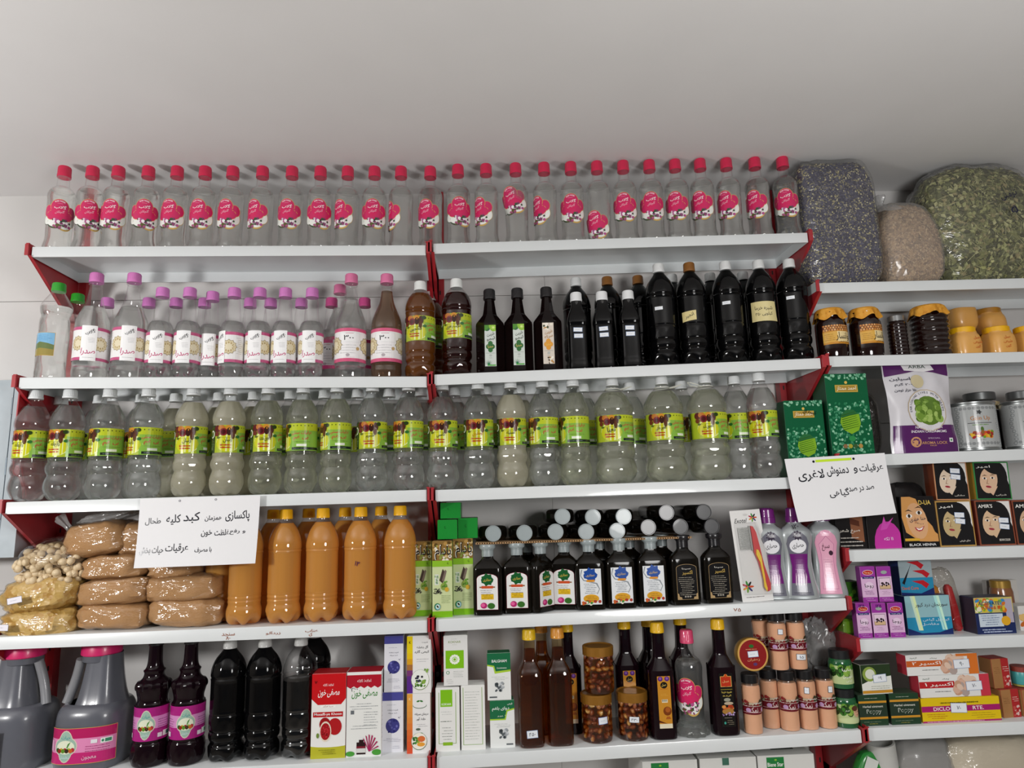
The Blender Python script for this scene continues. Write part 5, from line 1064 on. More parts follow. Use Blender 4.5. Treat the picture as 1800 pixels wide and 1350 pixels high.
# ------------------------------------------------------------------ big herb sacks on the right rack
def flakes(name, w, d, h, seed, n, size, cols, e, amp, top, kind=0):
    vs0, fs0 = blobmesh(w, d, h, seed, e, amp, top=top); rn = random.Random(seed); V = []; Fc = []; I = []
    fs0 = [f for f in fs0 if min(vs0[k][1] for k in f) < d*.15]
    ar = [(Vector(vs0[f[1]])-Vector(vs0[f[0]])).cross(Vector(vs0[f[3]])-Vector(vs0[f[0]])).length for f in fs0]
    for f in rn.choices(fs0, ar, k=n):
        a, b, c = [Vector(vs0[q]) for q in f[:3]]; dd = Vector(vs0[f[3]]); s, t = rn.random(), rn.random(); p = (a*(1-s)+b*s)*(1-t)+(dd*(1-s)+c*s)*t
        nrm = (b-a).cross(dd-a); nrm = nrm.normalized() if nrm.length > 1e-9 else Vector((0, -1, 0))
        if nrm.y > 0: nrm = -nrm
        t1 = nrm.cross(Vector((rn.uniform(-1, 1), rn.uniform(-1, 1), rn.uniform(-1, 1)))).normalized(); t2 = nrm.cross(t1); r = size*rn.uniform(.5, 1.3); p += nrm*rn.uniform(.0003, .0022); m = len(V)
        if p.z < size*1.6: continue
        if kind == 0: pts = [t1*r, t2*r*.8, -t1*r, -t2*r*.8]; V += [tuple(p+q) for q in pts]+[tuple(p+nrm*r*.6)]; Fc += [(m, m+1, m+4), (m+1, m+2, m+4), (m+2, m+3, m+4), (m+3, m, m+4)]; I += [rn.randrange(len(cols))]*4
        else:
            if rn.random() < .45: pts = [t1*r*2.2+t2*r*.10, t1*r*2.2-t2*r*.10, -t1*r*2.2-t2*r*.10, -t1*r*2.2+t2*r*.10]
            else: pts = [t1*r*1.3, t1*r*.3+t2*r*.75+nrm*r*.3, -t1*r*1.1, t1*r*.2-t2*r*.75+nrm*r*.2]
            V += [tuple(p+q) for q in pts]; Fc.append((m, m+1, m+2, m+3)); I.append(rn.randrange(len(cols)))
    return mesh(name, V, Fc, [plain(c, .65, name='herb', var=.15) for c in cols], I, False)
def sack(label, xl, xr, yt, yb, Y, d, mat, seed, e, amp, top, fk, film, collar=None, h2=None):
    z = zs('T1', un(min(xr, 1850), 480, Y)[0])+.0005; xa, xb = bx(xl, Y, lambda m: z), bx(xr, Y, lambda m: z); w = xb-xa; xc = (xa+xb)/2; h = .1
    for _ in range(40): h += (pj(xc, Y+d*.4, z+h)[1]-yt)/700
    h = min(h, CZ-z-.004)
    t = thing('herb_sack', 'sack', label, 'clear plastic sacks of dried herbs', (xc, Y+d/2, z))
    vs, fs = blobmesh(w*.98, d*.97, h*.97, seed, e, amp, 48, 30, top); part('herbs', mesh('herbs', vs, fs, mat), t)
    part('herb_flakes', flakes('herb_flakes', w*.98, d*.97, h*.97, seed, *fk[:3], e, amp, top, fk[3]), t, kind='stuff')
    vs, fs = blobmesh(w*1.02, d*1.02, h, seed, e, amp, 48, 30, top); part('film', mesh('film', vs, fs, film), t)
    return t, w, h
SK = shell('sack_film', 'f6f6f6', 1.42, .13, .035, (1.0, 9, (1, 1, 3.0)))
PUR = speckle('purple_petals', [(0, '3c3a4c'), (.3, '4c4a62'), (.6, '5c5a70'), (.8, 'a8a078'), (.92, '74727e')], 260, .8, .8)
BRN = speckle('tan_roots', [(0, '967c5e'), (.3, 'c0a27c'), (.6, 'ab9070'), (.85, 'd0b590')], 170, .8, .8)
GRN = speckle('green_leaves', [(0, '4c4c32'), (.3, '6a6d48'), (.6, '868858'), (.85, '5c5c40')], 90, .8, 1.0)
t, w, h = sack('tall sack of dark purple petals with yellow buds', 1427, 1566, 268, 492, .012, .18, PUR, 31, 7, .035, .95, (3800, .0026, ['d0c592', '52506c', '3c3a4c', 'a8a07a', '76748a', 'e0d8b0'], 0), SK)
vs, fs = blobmesh(w*.8, .11, .05, 61, 2.2, .25); part('loose_film', mesh('loose_film', vs, fs, FILM2), t, (-.01, 0, min(h*.93, CZ-t.location.z-.055)))
t, w, h = sack('smaller tied sack of light brown dried roots', 1567, 1680, 360, 490, .02, .17, BRN, 32, 4.0, .05, .72, (2600, .0030, ['b89a74', 'd0b490', '866a4c', 'dcc6a4'], 1), shell('tan_film', 'f2ede6', 1.42, .2, .16, (.8, 9)))
part('tied_top', MB().lathe(cr([(0, .055), (.022, .036), (.036, .011), (.050, .016), (.062, .019), (.062, 0)], 3), 22, mod=lambda r, q, a: (r*(1+.16*math.cos(6*a)), q)).out('tied_top', [FILM2]), t, (-w*.28, -.02, h*.84), (0, -.1, 0), label='knotted plastic top')
t, w, h = sack('big sack of dried green leaves at the right edge', 1664, 1880, 282, 488, .012, .19, GRN, 33, 3.8, .06, .86, (3000, .0062, ['8a8c58', 'a8aa72', '5e603e', 'bcba88', '9a9064'], 1), SK)
vs, fs = blobmesh(w*.6, .11, .05, 63, 2.2, .25); part('loose_film', mesh('loose_film', vs, fs, FILM2), t, (-.01, 0, min(h*.92, CZ-t.location.z-.055)))
a = Art(); a.text('تومنی', 0, .02, '1c1c3a', w=.05, h=.022, rot=.3); a.text('۵', .01, -.02, '1c1c3a', w=.02, h=.022); x, z = un(1775, 355, .0)
part('handwriting', a.build('handwriting', flat(0)), t, (x-t.location.x, .0-t.location.y, z-t.location.z))

# ------------------------------------------------------------------ right rack, second shelf: honey jars
HB = plain('1a0806', .08, name='dark_honey', coat=.5); CLO = speckle('honeycomb_paper', [(0, 'd8962a'), (.5, 'e0a23a'), (.8, 'c9861e')], 110, .6, .3)
def clothcap(r, z0, seed):
    rn = random.Random(seed); p1 = rn.random()*6
    def mod(rr, z, t):
        k = max(0, (z0-z)/.028); return rr*(1+k*(.10*math.sin(7*t+p1)+.05*math.sin(13*t))), z-k*.006*math.sin(5*t+p1)
    return MB().lathe([(z0-.026, r*1.10), (z0-.018, r*1.06), (z0-.008, r*1.02), (z0-.001, r*.98), (z0+.003, r*.86), (z0+.004, r*.5), (z0+.0045, 0)], 60, mod=mod).out('paper_cover', [CLO])
def honeylabel(R):
    a = Art(); W = .045; a.rect(-W, -.026, W, .026, 'c98a2e'); a.rect(-W, .010, W, .026, '5a2410'); L = a._n(None)
    for r in range(3):
        for k in range(14): a.ell(-W+.004+k*.0068+(r % 2)*.0034, .0125+r*.0056, .0030, .0028, ['d89a5a', 'e0aa6a', 'c8843e'][(k+r) % 3], L, 6)
    a.rect(-W*.2, -.020, W, .008, 'e6d09a', L); a.poly([(-W, -.022), (-W*.2, -.020), (-W*.2, .008), (-W, .006)], 'd8a84a', L); a.lines(-W+.004, -.012, 0, 4, .005, '9a6420', ly=L+1, t=.0012)
    a.text('خوانسار', .012, -.006, '1a1410', w=.050, h=.024, ly=L+2); a.text('عسل طبیعی', .008, -.0205, '5a3a10', w=.030, h=.006, ly=L+2)
    return a.build('label', cyl(R), .005)
hp = cr([(0, 0), (.001, .033), (.006, .0375), (.025, .0395), (.085, .0395), (.098, .038), (.108, .034), (.112, .034), (.128, .034), (.130, 0)], 3)
HJ = [('body', body(hp, HB)), ('paper_cover', clothcap(.0365, .133, 3)), ('label', honeylabel(.0397), (0, 0, .060))]
for px, rz, lab in ((1466, .1, 'dark honey jar with honeycomb paper cover, nearest the rack gap'), (1527, .25, 'dark honey jar with honeycomb paper cover, second from the gap')):
    l = sit('T2', px, .044); put('honey_jar', HJ, 'jar', lab, 'dark honey jars with labels', l, rz)
def ribs(z0, z1, n, a): return lambda r, z, t: (r*(1+a*math.cos((z-z0)/(z1-z0)*2*PI*n)) if z0 < z < z1 else r, z)
rp = [(0, 0), (.001, .020), (.004, .0225)]+[(.008+k*.0018, .0232) for k in range(46)]+[(.094, .022), (.097, .0185), (.100, .0185)]
put('syrup_jar', [('body', body(rp, HB, 32, mod=ribs(.01, .09, 8, .03))), ('lid', MB().lathe([(.098, 0), (.098, .0205), (.112, .0205), (.113, .019), (.113, 0)], 36, mod=lambda r, z, t: (r*(1+.012*math.cos(30*t)), z)).out('lid', [plain('9a9c9c', .3, .8)]))], 'jar', 'narrow ribbed dark jar with a silver lid', None, sit('T2', 1583, .04))
rp = [(0, 0), (.001, .038), (.005, .044)]+[(.010+k*.0025, .0460) for k in range(40)]+[(.114, .043), (.122, .034), (.13, .034), (.131, 0)]
put('honey_jar', [('body', body(rp, HB, 36, mod=ribs(.012, .108, 7, .035))), ('paper_cover', clothcap(.042, .138, 8))], 'jar', 'wide ribbed dark jar with torn honeycomb paper cover', None, sit('T2', 1641, .050))
YH = plain('dca456', .35, name='creamy_honey', coat=.3, var=.05); YL = plain('eab010', .4, name='yellow_lid'); OLD = plain('b07a24', .4, name='brown_lid')
yp = cr([(0, 0), (.001, .030), (.005, .0345), (.030, .036), (.048, .034), (.058, .0295), (.062, .029)], 3)
def yjar(lm): return [('body', body(yp, YH, 36, 3.2)), ('lid', MB().lathe([(.060, 0), (.060, .031), (.074, .031), (.0755, .0295), (.0755, 0)], 48, mod=lambda r, z, t: (r*(1+.008*math.cos(40*t)), z)).out('lid', [lm]))]
YJ, YK = yjar(YL), yjar(OLD); g7 = 'jars of creamy yellow honey'
ht = Art(); ht.text('عسل', 0, .012, 'c8642c', w=.018, h=.010); ht.text('طبیعی', 0, 0, 'c8642c', w=.024, h=.010); ht.text('گون', 0, -.012, 'c8642c', w=.014, h=.009); ht = ht.build('lettering', flat(-.0362))
for k, (px, lab) in enumerate(((1697, 'yellow honey jar beside the wide ribbed dark jar'), (1757, 'yellow honey jar with orange lettering, in the front row'), (1812, 'yellow honey jar cut off by the right edge of the photo'))):
    l = sit('T2', px, .042); t = put('honey_jar', YJ, 'jar', lab, g7, l, 0)
    if k < 2: part('lettering', ht, t, (.012 if k == 0 else 0, 0, .030))
l = sitcap('T2', 1691, .125, .10); put('honey_jar', YJ, 'jar', 'upside down yellow honey jar stacked in the back row', g7, (l[0], .125, l[2]+.152), 0, PI); put('honey_jar', YJ, 'jar', 'yellow honey jar supporting the upside down one', g7, (l[0], .125, l[2]), 0)
l = sitcap('T2', 1733, .13, .10); put('honey_jar', YJ, 'jar', 'lower yellow honey jar of the right back stack', g7, (l[0]+.012, .13, l[2]), 0); put('honey_jar', YK, 'jar', 'upper yellow honey jar with orange lid in the back', g7, (l[0]+.012, .13, l[2]+.0765), 0)
l = sitcap('T2', 1790, .125, .07); put('honey_jar', YK, 'jar', 'yellow honey jar with flat brown lid at the back right', g7, l, 0)

# ------------------------------------------------------------------ right rack, third shelf: cardamom pouch, cans, glass jars
z = .0945+.0005; xa, xb = bx(1567, .03, lambda m: z), bx(1685, .03, lambda m: z); w = xb-xa; xc = (xa+xb)/2; h = .1
for _ in range(40): h += (pj(xc, .03, z+h)[1]-641)/700
ptw = lambda v: 1-.07*math.sin(PI*min(1, max(0, (v-.15)/.7)))
def pch(off): 
    V = []; Fc = []; nx, nz = 36, 44
    for s in (-1, 1):
        for j in range(nz+1):
            v = j/nz; hw = w/2*ptw(v)
            for i in range(nx+1):
                u = -1+2*i/nx; th = .034*(1-v)**.5*(1-u**4)*(1-.2*math.cos(6*v))+.001
                V.append((u*hw, s*th*.5+(-.0 if s < 0 else 0)+mn.noise(Vector((u*3, v*5, s)))*.0025, v*h))
    n = (nx+1)*(nz+1)
    for s in (0, 1):
        for j in range(nz):
            for i in range(nx): a = s*n+j*(nx+1)+i; q = (a, a+1, a+nx+2, a+nx+1); Fc.append(q if s == 0 else q[::-1])
    return V, Fc
V, Fc = pch(0); t = thing('spice_pouch', 'pouch', 'white and purple pouch of green cardamoms with a round picture', None, (xc, .028, z))
part('pouch', mesh('pouch', V, Fc, plain('cfcdd2', .25, name='pouch_foil', coat=.4)), t)
a = P(lambda a, w, h: None)(w, h); L = 1
a.R(-.47, .0, .48, .31, '54245e', 1); a.G([(-.48, .86), (-.15, .90), (.0, .925), (.25, .90), (.48, .86), (.5, 1), (-.5, 1)], '54245e', 1); a.G([(-.22, 1), (-.18, .93), (.1, .91), (.27, .93), (.22, 1)], 'e8e6e8', 2); a.T('ARBA', .02, .97, '2a4a3a', .26, .035, ly=3)
a.E(.06, .475, .31, 'b8a890', 2); a.E(.06, .475, .295, 'd8d6da', 3); a.E(.08, .47, .215, '5c7a2c', 4); a.ly = 4; a.B(-.10, .26, .36, .58, 46, .045, ['8fae54', '6f9038', 'a4bf68', '557428'], 4); L = 12
for k, c in enumerate('ENRICHING LIVES WITH GREEN'):
    q = PI*1.02-k*.128
    if c != ' ': a.text(c, .06*w+.262*w*math.cos(q), .475*h+.262*w*math.sin(q), '4a4a58', h=.0058, ly=L, rot=q-PI/2)
a.T('NATURAL GREEN', .04, .285, 'e6e0e8', .42, .028, ly=L); a.T('INDIAN CARDAMOMS', .04, .24, 'e6e0e8', .54, .028, ly=L); a.T('AROMA LOCK', .10, .115, 'c8946a', .38, .030, ly=L); a.T('PACK', .08, .085, 'c8946a', .1, .015, ly=L); a.T('SPECIAL', .1, .165, 'b8a0b8', .18, .015, ly=L); a.E(-.17, .125, .075, 'c8946a', L); a.E(-.17, .125, .055, '54245e', L+1); a.E(-.17, .125, .03, 'c8946a', L+2); a.R(.33, .12, .39, .165, 'e6e6e6', L); a.E(.36, .142, .015, '1f8a3a', L+1)
a.E(-.02, .80, .10, 'c8bc98', L); a.T('اسیلین', -.27, .83, '20243a', .30, .045, ly=L); a.T('۲۰۰ گرم', -.24, .765, '20243a', .26, .04, ly=L); a.T('۱۵۰ هزار تومن', -.22, .70, '20243a', .34, .04, ly=L)
def pf(u, v, o): q = v/h; uu = u/(w/2); th = .034*max(0, 1-q)**.5*(1-min(1, abs(uu))**4)*(1-.2*math.cos(6*q))+.001; return (u*ptw(q), -th*.5+mn.noise(Vector((uu*3, q*5, -1)))*.0025-o-.0011, v)
part('print', a.build('print', pf, .005, stepz=.007, clip=(-w*.485, 0, w*.485, h)), t)
vs, fs = blobmesh(.05, .06, .165, 41, 3, .06); x, z = un(1549, 800, .05); t = thing('tea_bag', 'bag', 'dark clear bag of black leaves behind the cardamom pouch', None, (x, .10, .0955)); part('leaves', mesh('leaves', vs, fs, speckle('black_leaves', [(0, '1a1816'), (.6, '2a2622')], 200, .7)), t); vs, fs = blobmesh(.056, .066, .172, 41, 3, .06); part('film', mesh('film', vs, fs, FILM), t)
TIN = plain('a8acac', .28, .85, name='tin_metal')
def canlabel(R):
    a = Art(); W = .085; a.rect(-W, .008, W, .118, 'a9acac'); L = a._n(None)
    for s in (-1, 1):
        for k in range(10): a.ell(s*.052+(.004*math.sin(k)), .016+k*.0105, .005, .0045, '7c8082', L, 12); a.ell(s*.052+(.004*math.sin(k)), .016+k*.0105, .0036, .0032, 'a9acac', L+1, 12)
    for k in range(11): a.ell(-.05+k*.010, .110, .0045, .004, '86898a', L, 12); a.ell(-.05+k*.010, .018, .0045, .004, '86898a', L, 12)
    a.star(.0, .099, .007, .004, 5, '3a3c3e', L+2); a.text('Gain Up', .002, .082, 'b07a4a', w=.046, h=.014, ly=L+2); a.rect(-.028, .070, .028, .0715, '3a3c3e', L+2); a.lines(-.02, .03, .066, 1, .003, '5a8a2a', t=.002, ly=L+2); a.ly = L+2
    a.blobs(-.024, .026, .034, .048, 34, .0045, ['c8502a', 'd8902a', '8a3a20', '6a9a2a', 'd8b03a', 'a02a2a'], 5); a.ell(.002, .054, .0035, .007, '4a6a2a'); a.ell(.002, .047, .004, .005, '8a5a2a'); a.lines(-.01, .012, .027, 1, .003, '4a4a4a')
    return a.build('label', cyl(R), .006)
cp = [(0, 0), (.0, .0555), (.002, .0575), (.004, .0575), (.006, .056), (.060, .056), (.122, .056), (.124, .0578), (.127, .0578), (.128, .056), (.1275, .053), (.124, .0525), (.124, 0)]
CN = [('can', body(cp, TIN, 56, name='can')), ('label', canlabel(.0561), (0, 0, 0))]
for px, lab in ((1716, 'silver can with fruit picture, left one'), (1812, 'silver can with fruit picture, cut off by the right edge')): l = sit('T3', px, .060); put('food_can', CN, 'can', lab, 'silver food cans', (l[0], l[1], l[2]+.0005), -.32)
jp = cr([(0, 0), (.001, .040), (.006, .045), (.10, .045), (.120, .043), (.132, .036), (.135, .036)], 3)
for px, Y, c, lab in ((1716, .165, '3a3430', 'big glass jar with tan tag behind the left silver can'), (1792, .165, 'b09a78', 'big glass jar of pale powder behind the right silver can')):
    l = sitcap('T3', px, .16, .16); t = put('glass_jar', [('body', body([(z*1.1, r) for z, r in jp], shell('jar_glass'))), ('contents', body([(z*1.1, r) for z, r in clip(jp, .105)], plain(c, .7))), ('lid', MB().lathe([(.147, 0), (.147, .039), (.166, .039), (.168, .037), (.168, 0)], 40).out('lid', [plain('6a6c6c', .35, .6)]))], 'jar', lab, 'glass jars behind the silver cans', (l[0], .150, l[2]), 0)
    a = Art(); a.rect(-.03, -.011, .03, .011, 'c8b48a'); a.text('زنجبیل', 0, 0, '2a2620', w=.03, h=.012); part('paper_tag', a.build('paper_tag', cyl(.0455), .005), t, (0, 0, .128), (0, 0, .3))

# ------------------------------------------------------------------ right rack, fourth shelf: henna boxes
gh = 'henna powder boxes'; hc = ['1c1c1e', '5a3a20', '2a2220']
carton('box', 'dark hair dye box showing part of a face, leftmost below the right sign', 1473, 1526, 868, 966, .028, .04, ar_dark1, ['1d1b1c', '161415', '161415'], 'T4', name='henna_box', group=gh)
carton('box', 'tall black box with a magenta corner emblem', 1528, 1586, 852, 965, .022, .04, ar_pinktri, ['211f20', '161415', '2a2829'], 'T4', name='henna_box', group=gh)
_, z1, _ = carton('box', 'henna box with smiling face, yellow stripe and blue handwriting', 1591, 1652, 873, 961, .022, .04, ar_duo, ['1c1a1c', '161415', '2a2829'], 'T4', name='henna_box', group=gh)
t1, z2, _ = carton('box', 'henna box with gold frame and two price stickers, lower row', 1653, 1717, 880, 960, .022, .045, ar_henna('امیر', 'حنای طبیعی', 'c2ab7e'), ['b08a4a', '8a5a30', '5a3020'], 'T4', name='henna_box', group=gh)
t2, z3, _ = carton('box', 'brown framed henna box lettered in Latin capitals, lower row', 1723, 1787, 879, 959, .022, .045, ar_henna("AMIR'S", 'BROWN COLOUR', 'd8b896', frame='8a4a34'), ['8a4a34', '6a2a20', '5a2020'], 'T4', name='henna_box', group=gh)
t3, _, _ = carton('box', 'brown framed henna box cut off by the right edge', 1789, 1850, 879, 958, .022, .045, ar_henna('AMIR', '', 'd0ae8e', frame='8a4a34'), ['8a4a34', '6a2a20', '5a2020'], 'T4', name='henna_box', group=gh)
t4, _, _ = carton('box', 'henna box with shining copper frame standing on the gold framed one', 1645, 1705, 812, 874, .035, .04, ar_henna('', 'مشکی', 'e0cbb4', frame='c89068'), ['b07a50', '7a3a20', '3a2018'], None, z2+.001, name='henna_box', group=gh, tilt=.02)
t5, _, _ = carton('box', 'henna box with green foil frame, upper row', 1716, 1779, 812, 874, .035, .04, ar_henna('امیر', 'شرابی', 'dcb89a', frame='3a8a4a', bg='d0ced0'), ['2f7a3c', 'b08a30', '1c4a24'], None, z3+.001, name='henna_box', group=gh, tilt=.02)
for t_, dx, dz, n in ((t1, .012, .078, 2), (t2, .022, .062, 2), (t4, .012, .075, 2)):
    for k in range(n): part('price_sticker', tag(.026, .013, '', flat(-.0240 if t_ is not t4 else -.0215)), t_, (dx, 0, dz-.0155*k), (0, .06*(k+1), 0))
x, z = un(1600, 872, .09); t = thing('henna_bag', 'bag', 'dark plastic bag standing behind the smiling face box', None, (x, .12, zs('T4', 1.2))); vs, fs = blobmesh(.125, .06, .165, 47, 4, .05, top=.8); part('bag', mesh('bag', vs, fs, plain('1e1c1d', .3, name='dark_plastic', bump=.4, scale=40)), t)
x, z = un(1785, 869, .10); 
for k, (c, lab) in enumerate((('2a6a4a', 'small green lidded jar behind the green framed henna box'), ('5a1a1c', 'small red lidded jar at the right behind the henna boxes'))):
    l = sitcap('T4', 1786+k*22, .15, .10); put('small_jar', [('body', body(cr([(0, 0), (.001, .018), (.004, .021), (.085, .021), (.092, .018)], 2), plain('3a3026', .2))), ('lid', MB().lathe([(.09, 0), (.09, .020), (.104, .020), (.105, 0)], 30).out('lid', [plain(c, .4)]))], 'jar', lab, None, (l[0], .15, l[2]))

# ------------------------------------------------------------------ right rack, fifth shelf
gr = 'small purple oil boxes'; pc = ['d8b0d4', '8a3a8c', '9a3a9c']; tops = []
for k, (xl, xr, ar) in enumerate(((1509.5, 1535, ar_rooja), (1537, 1563, ar_rooja2), (1566, 1593, ar_rooja))):
    t, zt_, _ = carton('box', ['left', 'middle', 'right'][k]+' purple oil box in the bottom row of three', xl, xr, 1060, 1122, .014, .022, ar, pc, 'T5', name='oil_box', group=gr, shrink=.96); tops.append(zt_)
    if k < 2: a = Art(); a.text('۱۲۵', 0, 0, '2a1450', w=.014, h=.008); part('handwriting', a.build('handwriting', flat(-.0118)), t, (-.003*(1-k), 0, zt_-t.location.z-.007))
for k, (xl, xr, ar) in enumerate(((1517, 1544, ar_rooja), (1546, 1572, ar_rooja2))): carton('box', ['left', 'right'][k]+' purple oil box in the upper row of two', xl, xr, 996, 1056, .014, .022, ar, pc, None, max(tops)+.001, name='oil_box', group=gr, shrink=.96)
t, zh, _ = carton('box', 'shiny blue holographic box, lower one, beside the purple boxes', 1597, 1677, 1047, 1116, .030, .05, ar_holo, ['8fb8c0', '1c2c64', '3a4a6a'], 'T5', name='capsule_box', group='shiny blue capsule boxes')
carton('box', 'shiny blue holographic box with red muscle pictures, upper one', 1584, 1643, 985, 1040, .040, .045, ar_holo2, ['9aaab0', '1c2c64', '3a4a6a'], None, zh+.001, name='capsule_box', group='shiny blue capsule boxes')
x, z = un(1686, 1113, .05); zt5 = zs('T5', x); t = thing('candy_bag', 'bag', 'clear bag holding an orange and a red stick, right of the blue box', None, (x, .075, zt5), 0, 0, -.12)
part('orange_stick', MB().lathe(cr([(.004, 0), (.004, .011), (.11, .012), (.114, 0)], 2), 14, 3).out('orange_stick', [plain('c8822a', .4)]), t, (-.010, 0, 0), (0, -.14, 0)); part('red_stick', MB().lathe(cr([(.004, 0), (.004, .010), (.105, .010), (.108, 0)], 2), 14, 3).out('red_stick', [plain('b82a2e', .35)]), t, (.014, -.004, 0), (0, -.02, 0))
vs, fs = blobmesh(.062, .04, .155, 51, 4, .08, top=.95); part('film', mesh('film', vs, fs, FILM), t)
carton('box', 'dark blue box with splashed yellow lettering panel, near the right edge', 1718, 1788, 1050, 1115, .018, .05, ar_act, ['1f2c5a', '2a2a3a', '3a3a48'], 'T5', name='capsule_box', rz=.02)
l = sitcap('T5', 1757, .13, .11); put('small_jar', [('body', body(cr([(0, 0), (.001, .024), (.004, .027), (.085, .027), (.095, .022)], 2), plain('8a5a3a', .2, coat=.4))), ('lid', MB().lathe([(.093, 0), (.093, .024), (.112, .024), (.114, .022), (.114, 0)], 30).out('lid', [plain('a8843a', .35, .5)]))], 'jar', 'small jar with gold lid behind the dark blue box', None, (l[0], .13, l[2]))
carton('box', 'white box with orange flowers cut off by the right edge, fifth shelf', 1794, 1850, 1065, 1112, .05, .05, P(lambda a, w, h: (a.R(-.5, 0, .5, 1, 'e2e0dc'), a.B(-.45, .2, .25, .6, 20, .08, ['d8902a', 'c86a2a', 'e8c07a'], 3), a.N(-.3, .3, .85, 1, .1, '6a6a6a', t=.04))), ['e2e0dc'], 'T5')
carton('box', 'white open box lid standing behind the gold lidded jar', 1742, 1798, 1020, 1060, .16, .015, None, ['d6d2cc'], 'T5')
# green packs at the left end of that shelf
t, zg, _ = carton('box', 'small dark green box seen between the pink bottle and the purple boxes', 1478, 1512, 1016, 1075, .12, .05, P(lambda a, w, h: (a.R(-.5, 0, .5, 1, '2f5a1c'), a.B(-.5, .5, .2, .95, 22, .12, ['4a8a24', '1c3a14', '6aa030'], 3), a.T('ROOT', 0, .12, 'dfe6d8', .6, .1, ly=12))), ['2f5a1c'], 'T5', name='herbal_box') if False else (None, None, None)
x0, z0_ = un(1478, 1080, .06); zt5 = zs('T5', 1.05)
t = thing('soap_pack', 'pack', 'clear pack of green soap at the left end of the fifth right shelf', None, (1.075, .085, zt5)); part('soap', boxmesh(.075, .06, .038, ['6a9a1c'], 'soap', .006), t); part('wrapper', boxmesh(.080, .066, .055, ['e8e8e8'], 'wrapper', .003), t, (0, 0, .0)); bpy.data.objects[t.children[1].name].data.materials[0] = shell('plastic_film')
t = thing('herbal_box', 'box', 'dark green herbal box standing on the green soap pack', None, (1.073, .095, zt5+.0565)); part('carton', boxmesh(.055, .05, .07, ['2f5a1c', '254a18', '1c3a14']), t)
a = P(lambda a, w, h: (a.R(-.5, 0, .5, 1, '2f5a1c'), a.B(-.45, .45, .25, .92, 22, .10, ['4a8a24', '1c3a14', '6aa030'], 3), a.T('ROOT', 0, .14, 'dfe6d8', .6, .1, ly=12)))(.055, .07); part('print', a.build('print', flat(-.025)), t)

# ------------------------------------------------------------------ right rack, sixth shelf
cd_ = ['24402c', '1c2c20', '3a4a3a']; gpp = 'dark green ointment boxes'
_, zp, _ = carton('box', 'dark green ointment box with orange stripes, left one', 1513, 1563, 1222, 1278, .014, .045, ar_poppy, cd_, 'T6', name='ointment_box', group=gpp)
_, zp2, _ = carton('box', 'dark green ointment box with orange stripes, right one', 1568, 1620, 1219, 1275, .014, .045, ar_poppy, cd_, 'T6', name='ointment_box', group=gpp)
carton('box', 'white and dark green ointment box with price sticker, stacked on the left', 1515, 1570, 1168, 1220, .018, .05, ar_oint, ['e2e4dc', '2a3c24', '4a4a48'], None, zp+.001, name='ointment_box', group=gpp, rz=.05)
o = [o for o in bpy.data.objects if o.get('label', '').startswith('white and dark green ointment')][0]; part('price_sticker', tag(.034, .018, '۶۹', flat(-.0262)), o, (.008, 0, .036), (0, -.06, 0))
_, zd, _ = carton('box', 'long yellow tablet box with magenta band, partly behind a price sticker', 1622, 1762, 1226, 1268, .016, .05, ar_dic, ['e0c01a', 'c8a018', 'd8b818'], 'T6', name='tablet_box', tilt=-.0)
o = [o for o in bpy.data.objects if o.get('label', '').startswith('long yellow')][0]; part('price_sticker', tag(.040, .022, '۷۰', flat(-.0262)), o, (-.006, 0, .032), (0, .04, 0))
_, za, _ = carton('box', 'white ointment carton with red number one, middle of the stack', 1617, 1743, 1186, 1222, .020, .04, ar_acsir('۱', 'b8262c', 'c83a4a'), ['e4e4e2', 'c83a4a', 'd8d8d6'], None, zd+.001, name='ointment_box', group='white ointment cartons')
_, zb_, _ = carton('box', 'white ointment carton with orange number two, top of the stack', 1594, 1722, 1150, 1184, .020, .04, ar_acsir('۲', 'c8602c', 'd8742c'), ['e4e4e2', 'c83a4a', 'd8d8d6'], None, za+.001, name='ointment_box', group='white ointment cartons')
for k in ('white ointment carton with red', 'white ointment carton with orange'):
    o = [o for o in bpy.data.objects if o.get('label', '').startswith(k)][0]; part('price_sticker', tag(.040, .021, '۹۰' if 'orange' in k else '۷۰', flat(-.0212)), o, (.048, 0, .024), (0, -.03, 0))
cb = ['b02a2c', 'a8784a', 'a03a34']; gb = 'brown and red boxes at the right end'
_, zb1, _ = carton('box', 'brown and red box, lower left of the group at the right end', 1762, 1796, 1212, 1263, .03, .045, ar_brown, cb, 'T6', group=gb, rz=.1)
_, zb2, _ = carton('box', 'brown and red box cut off by the right edge', 1799, 1834, 1212, 1262, .03, .045, ar_brown, cb, 'T6', group=gb, rz=.1)
carton('box', 'brown and red box with white sticker, standing on the others', 1745, 1778, 1158, 1206, .04, .04, ar_brown, cb, None, max(zb1, zb2)+.001, group=gb, rz=.1)
l = un(1797, 1208, .06); put('cream_jar', [('body', body(cr([(0, 0), (.001, .018), (.003, .021), (.028, .021), (.030, .019)], 2), plain('4aa0a0', .3))), ('lid', MB().lathe([(.030, 0), (.030, .021), (.041, .021), (.042, .02), (.042, 0)], 30, mod=lambda r, z, t: (r*(1+.015*math.cos(24*t)), z)).out('lid', [plain('8a3a30', .4)])), ('base', MB().lathe([(-.004, 0), (-.004, .021), (.0, .021), (0, 0)], 30).out('base', [plain('a8a050', .4)]))], 'jar', 'small turquoise jar with red lid at the right end', None, (l[0], .06, max(zb1, zb2)+.005))
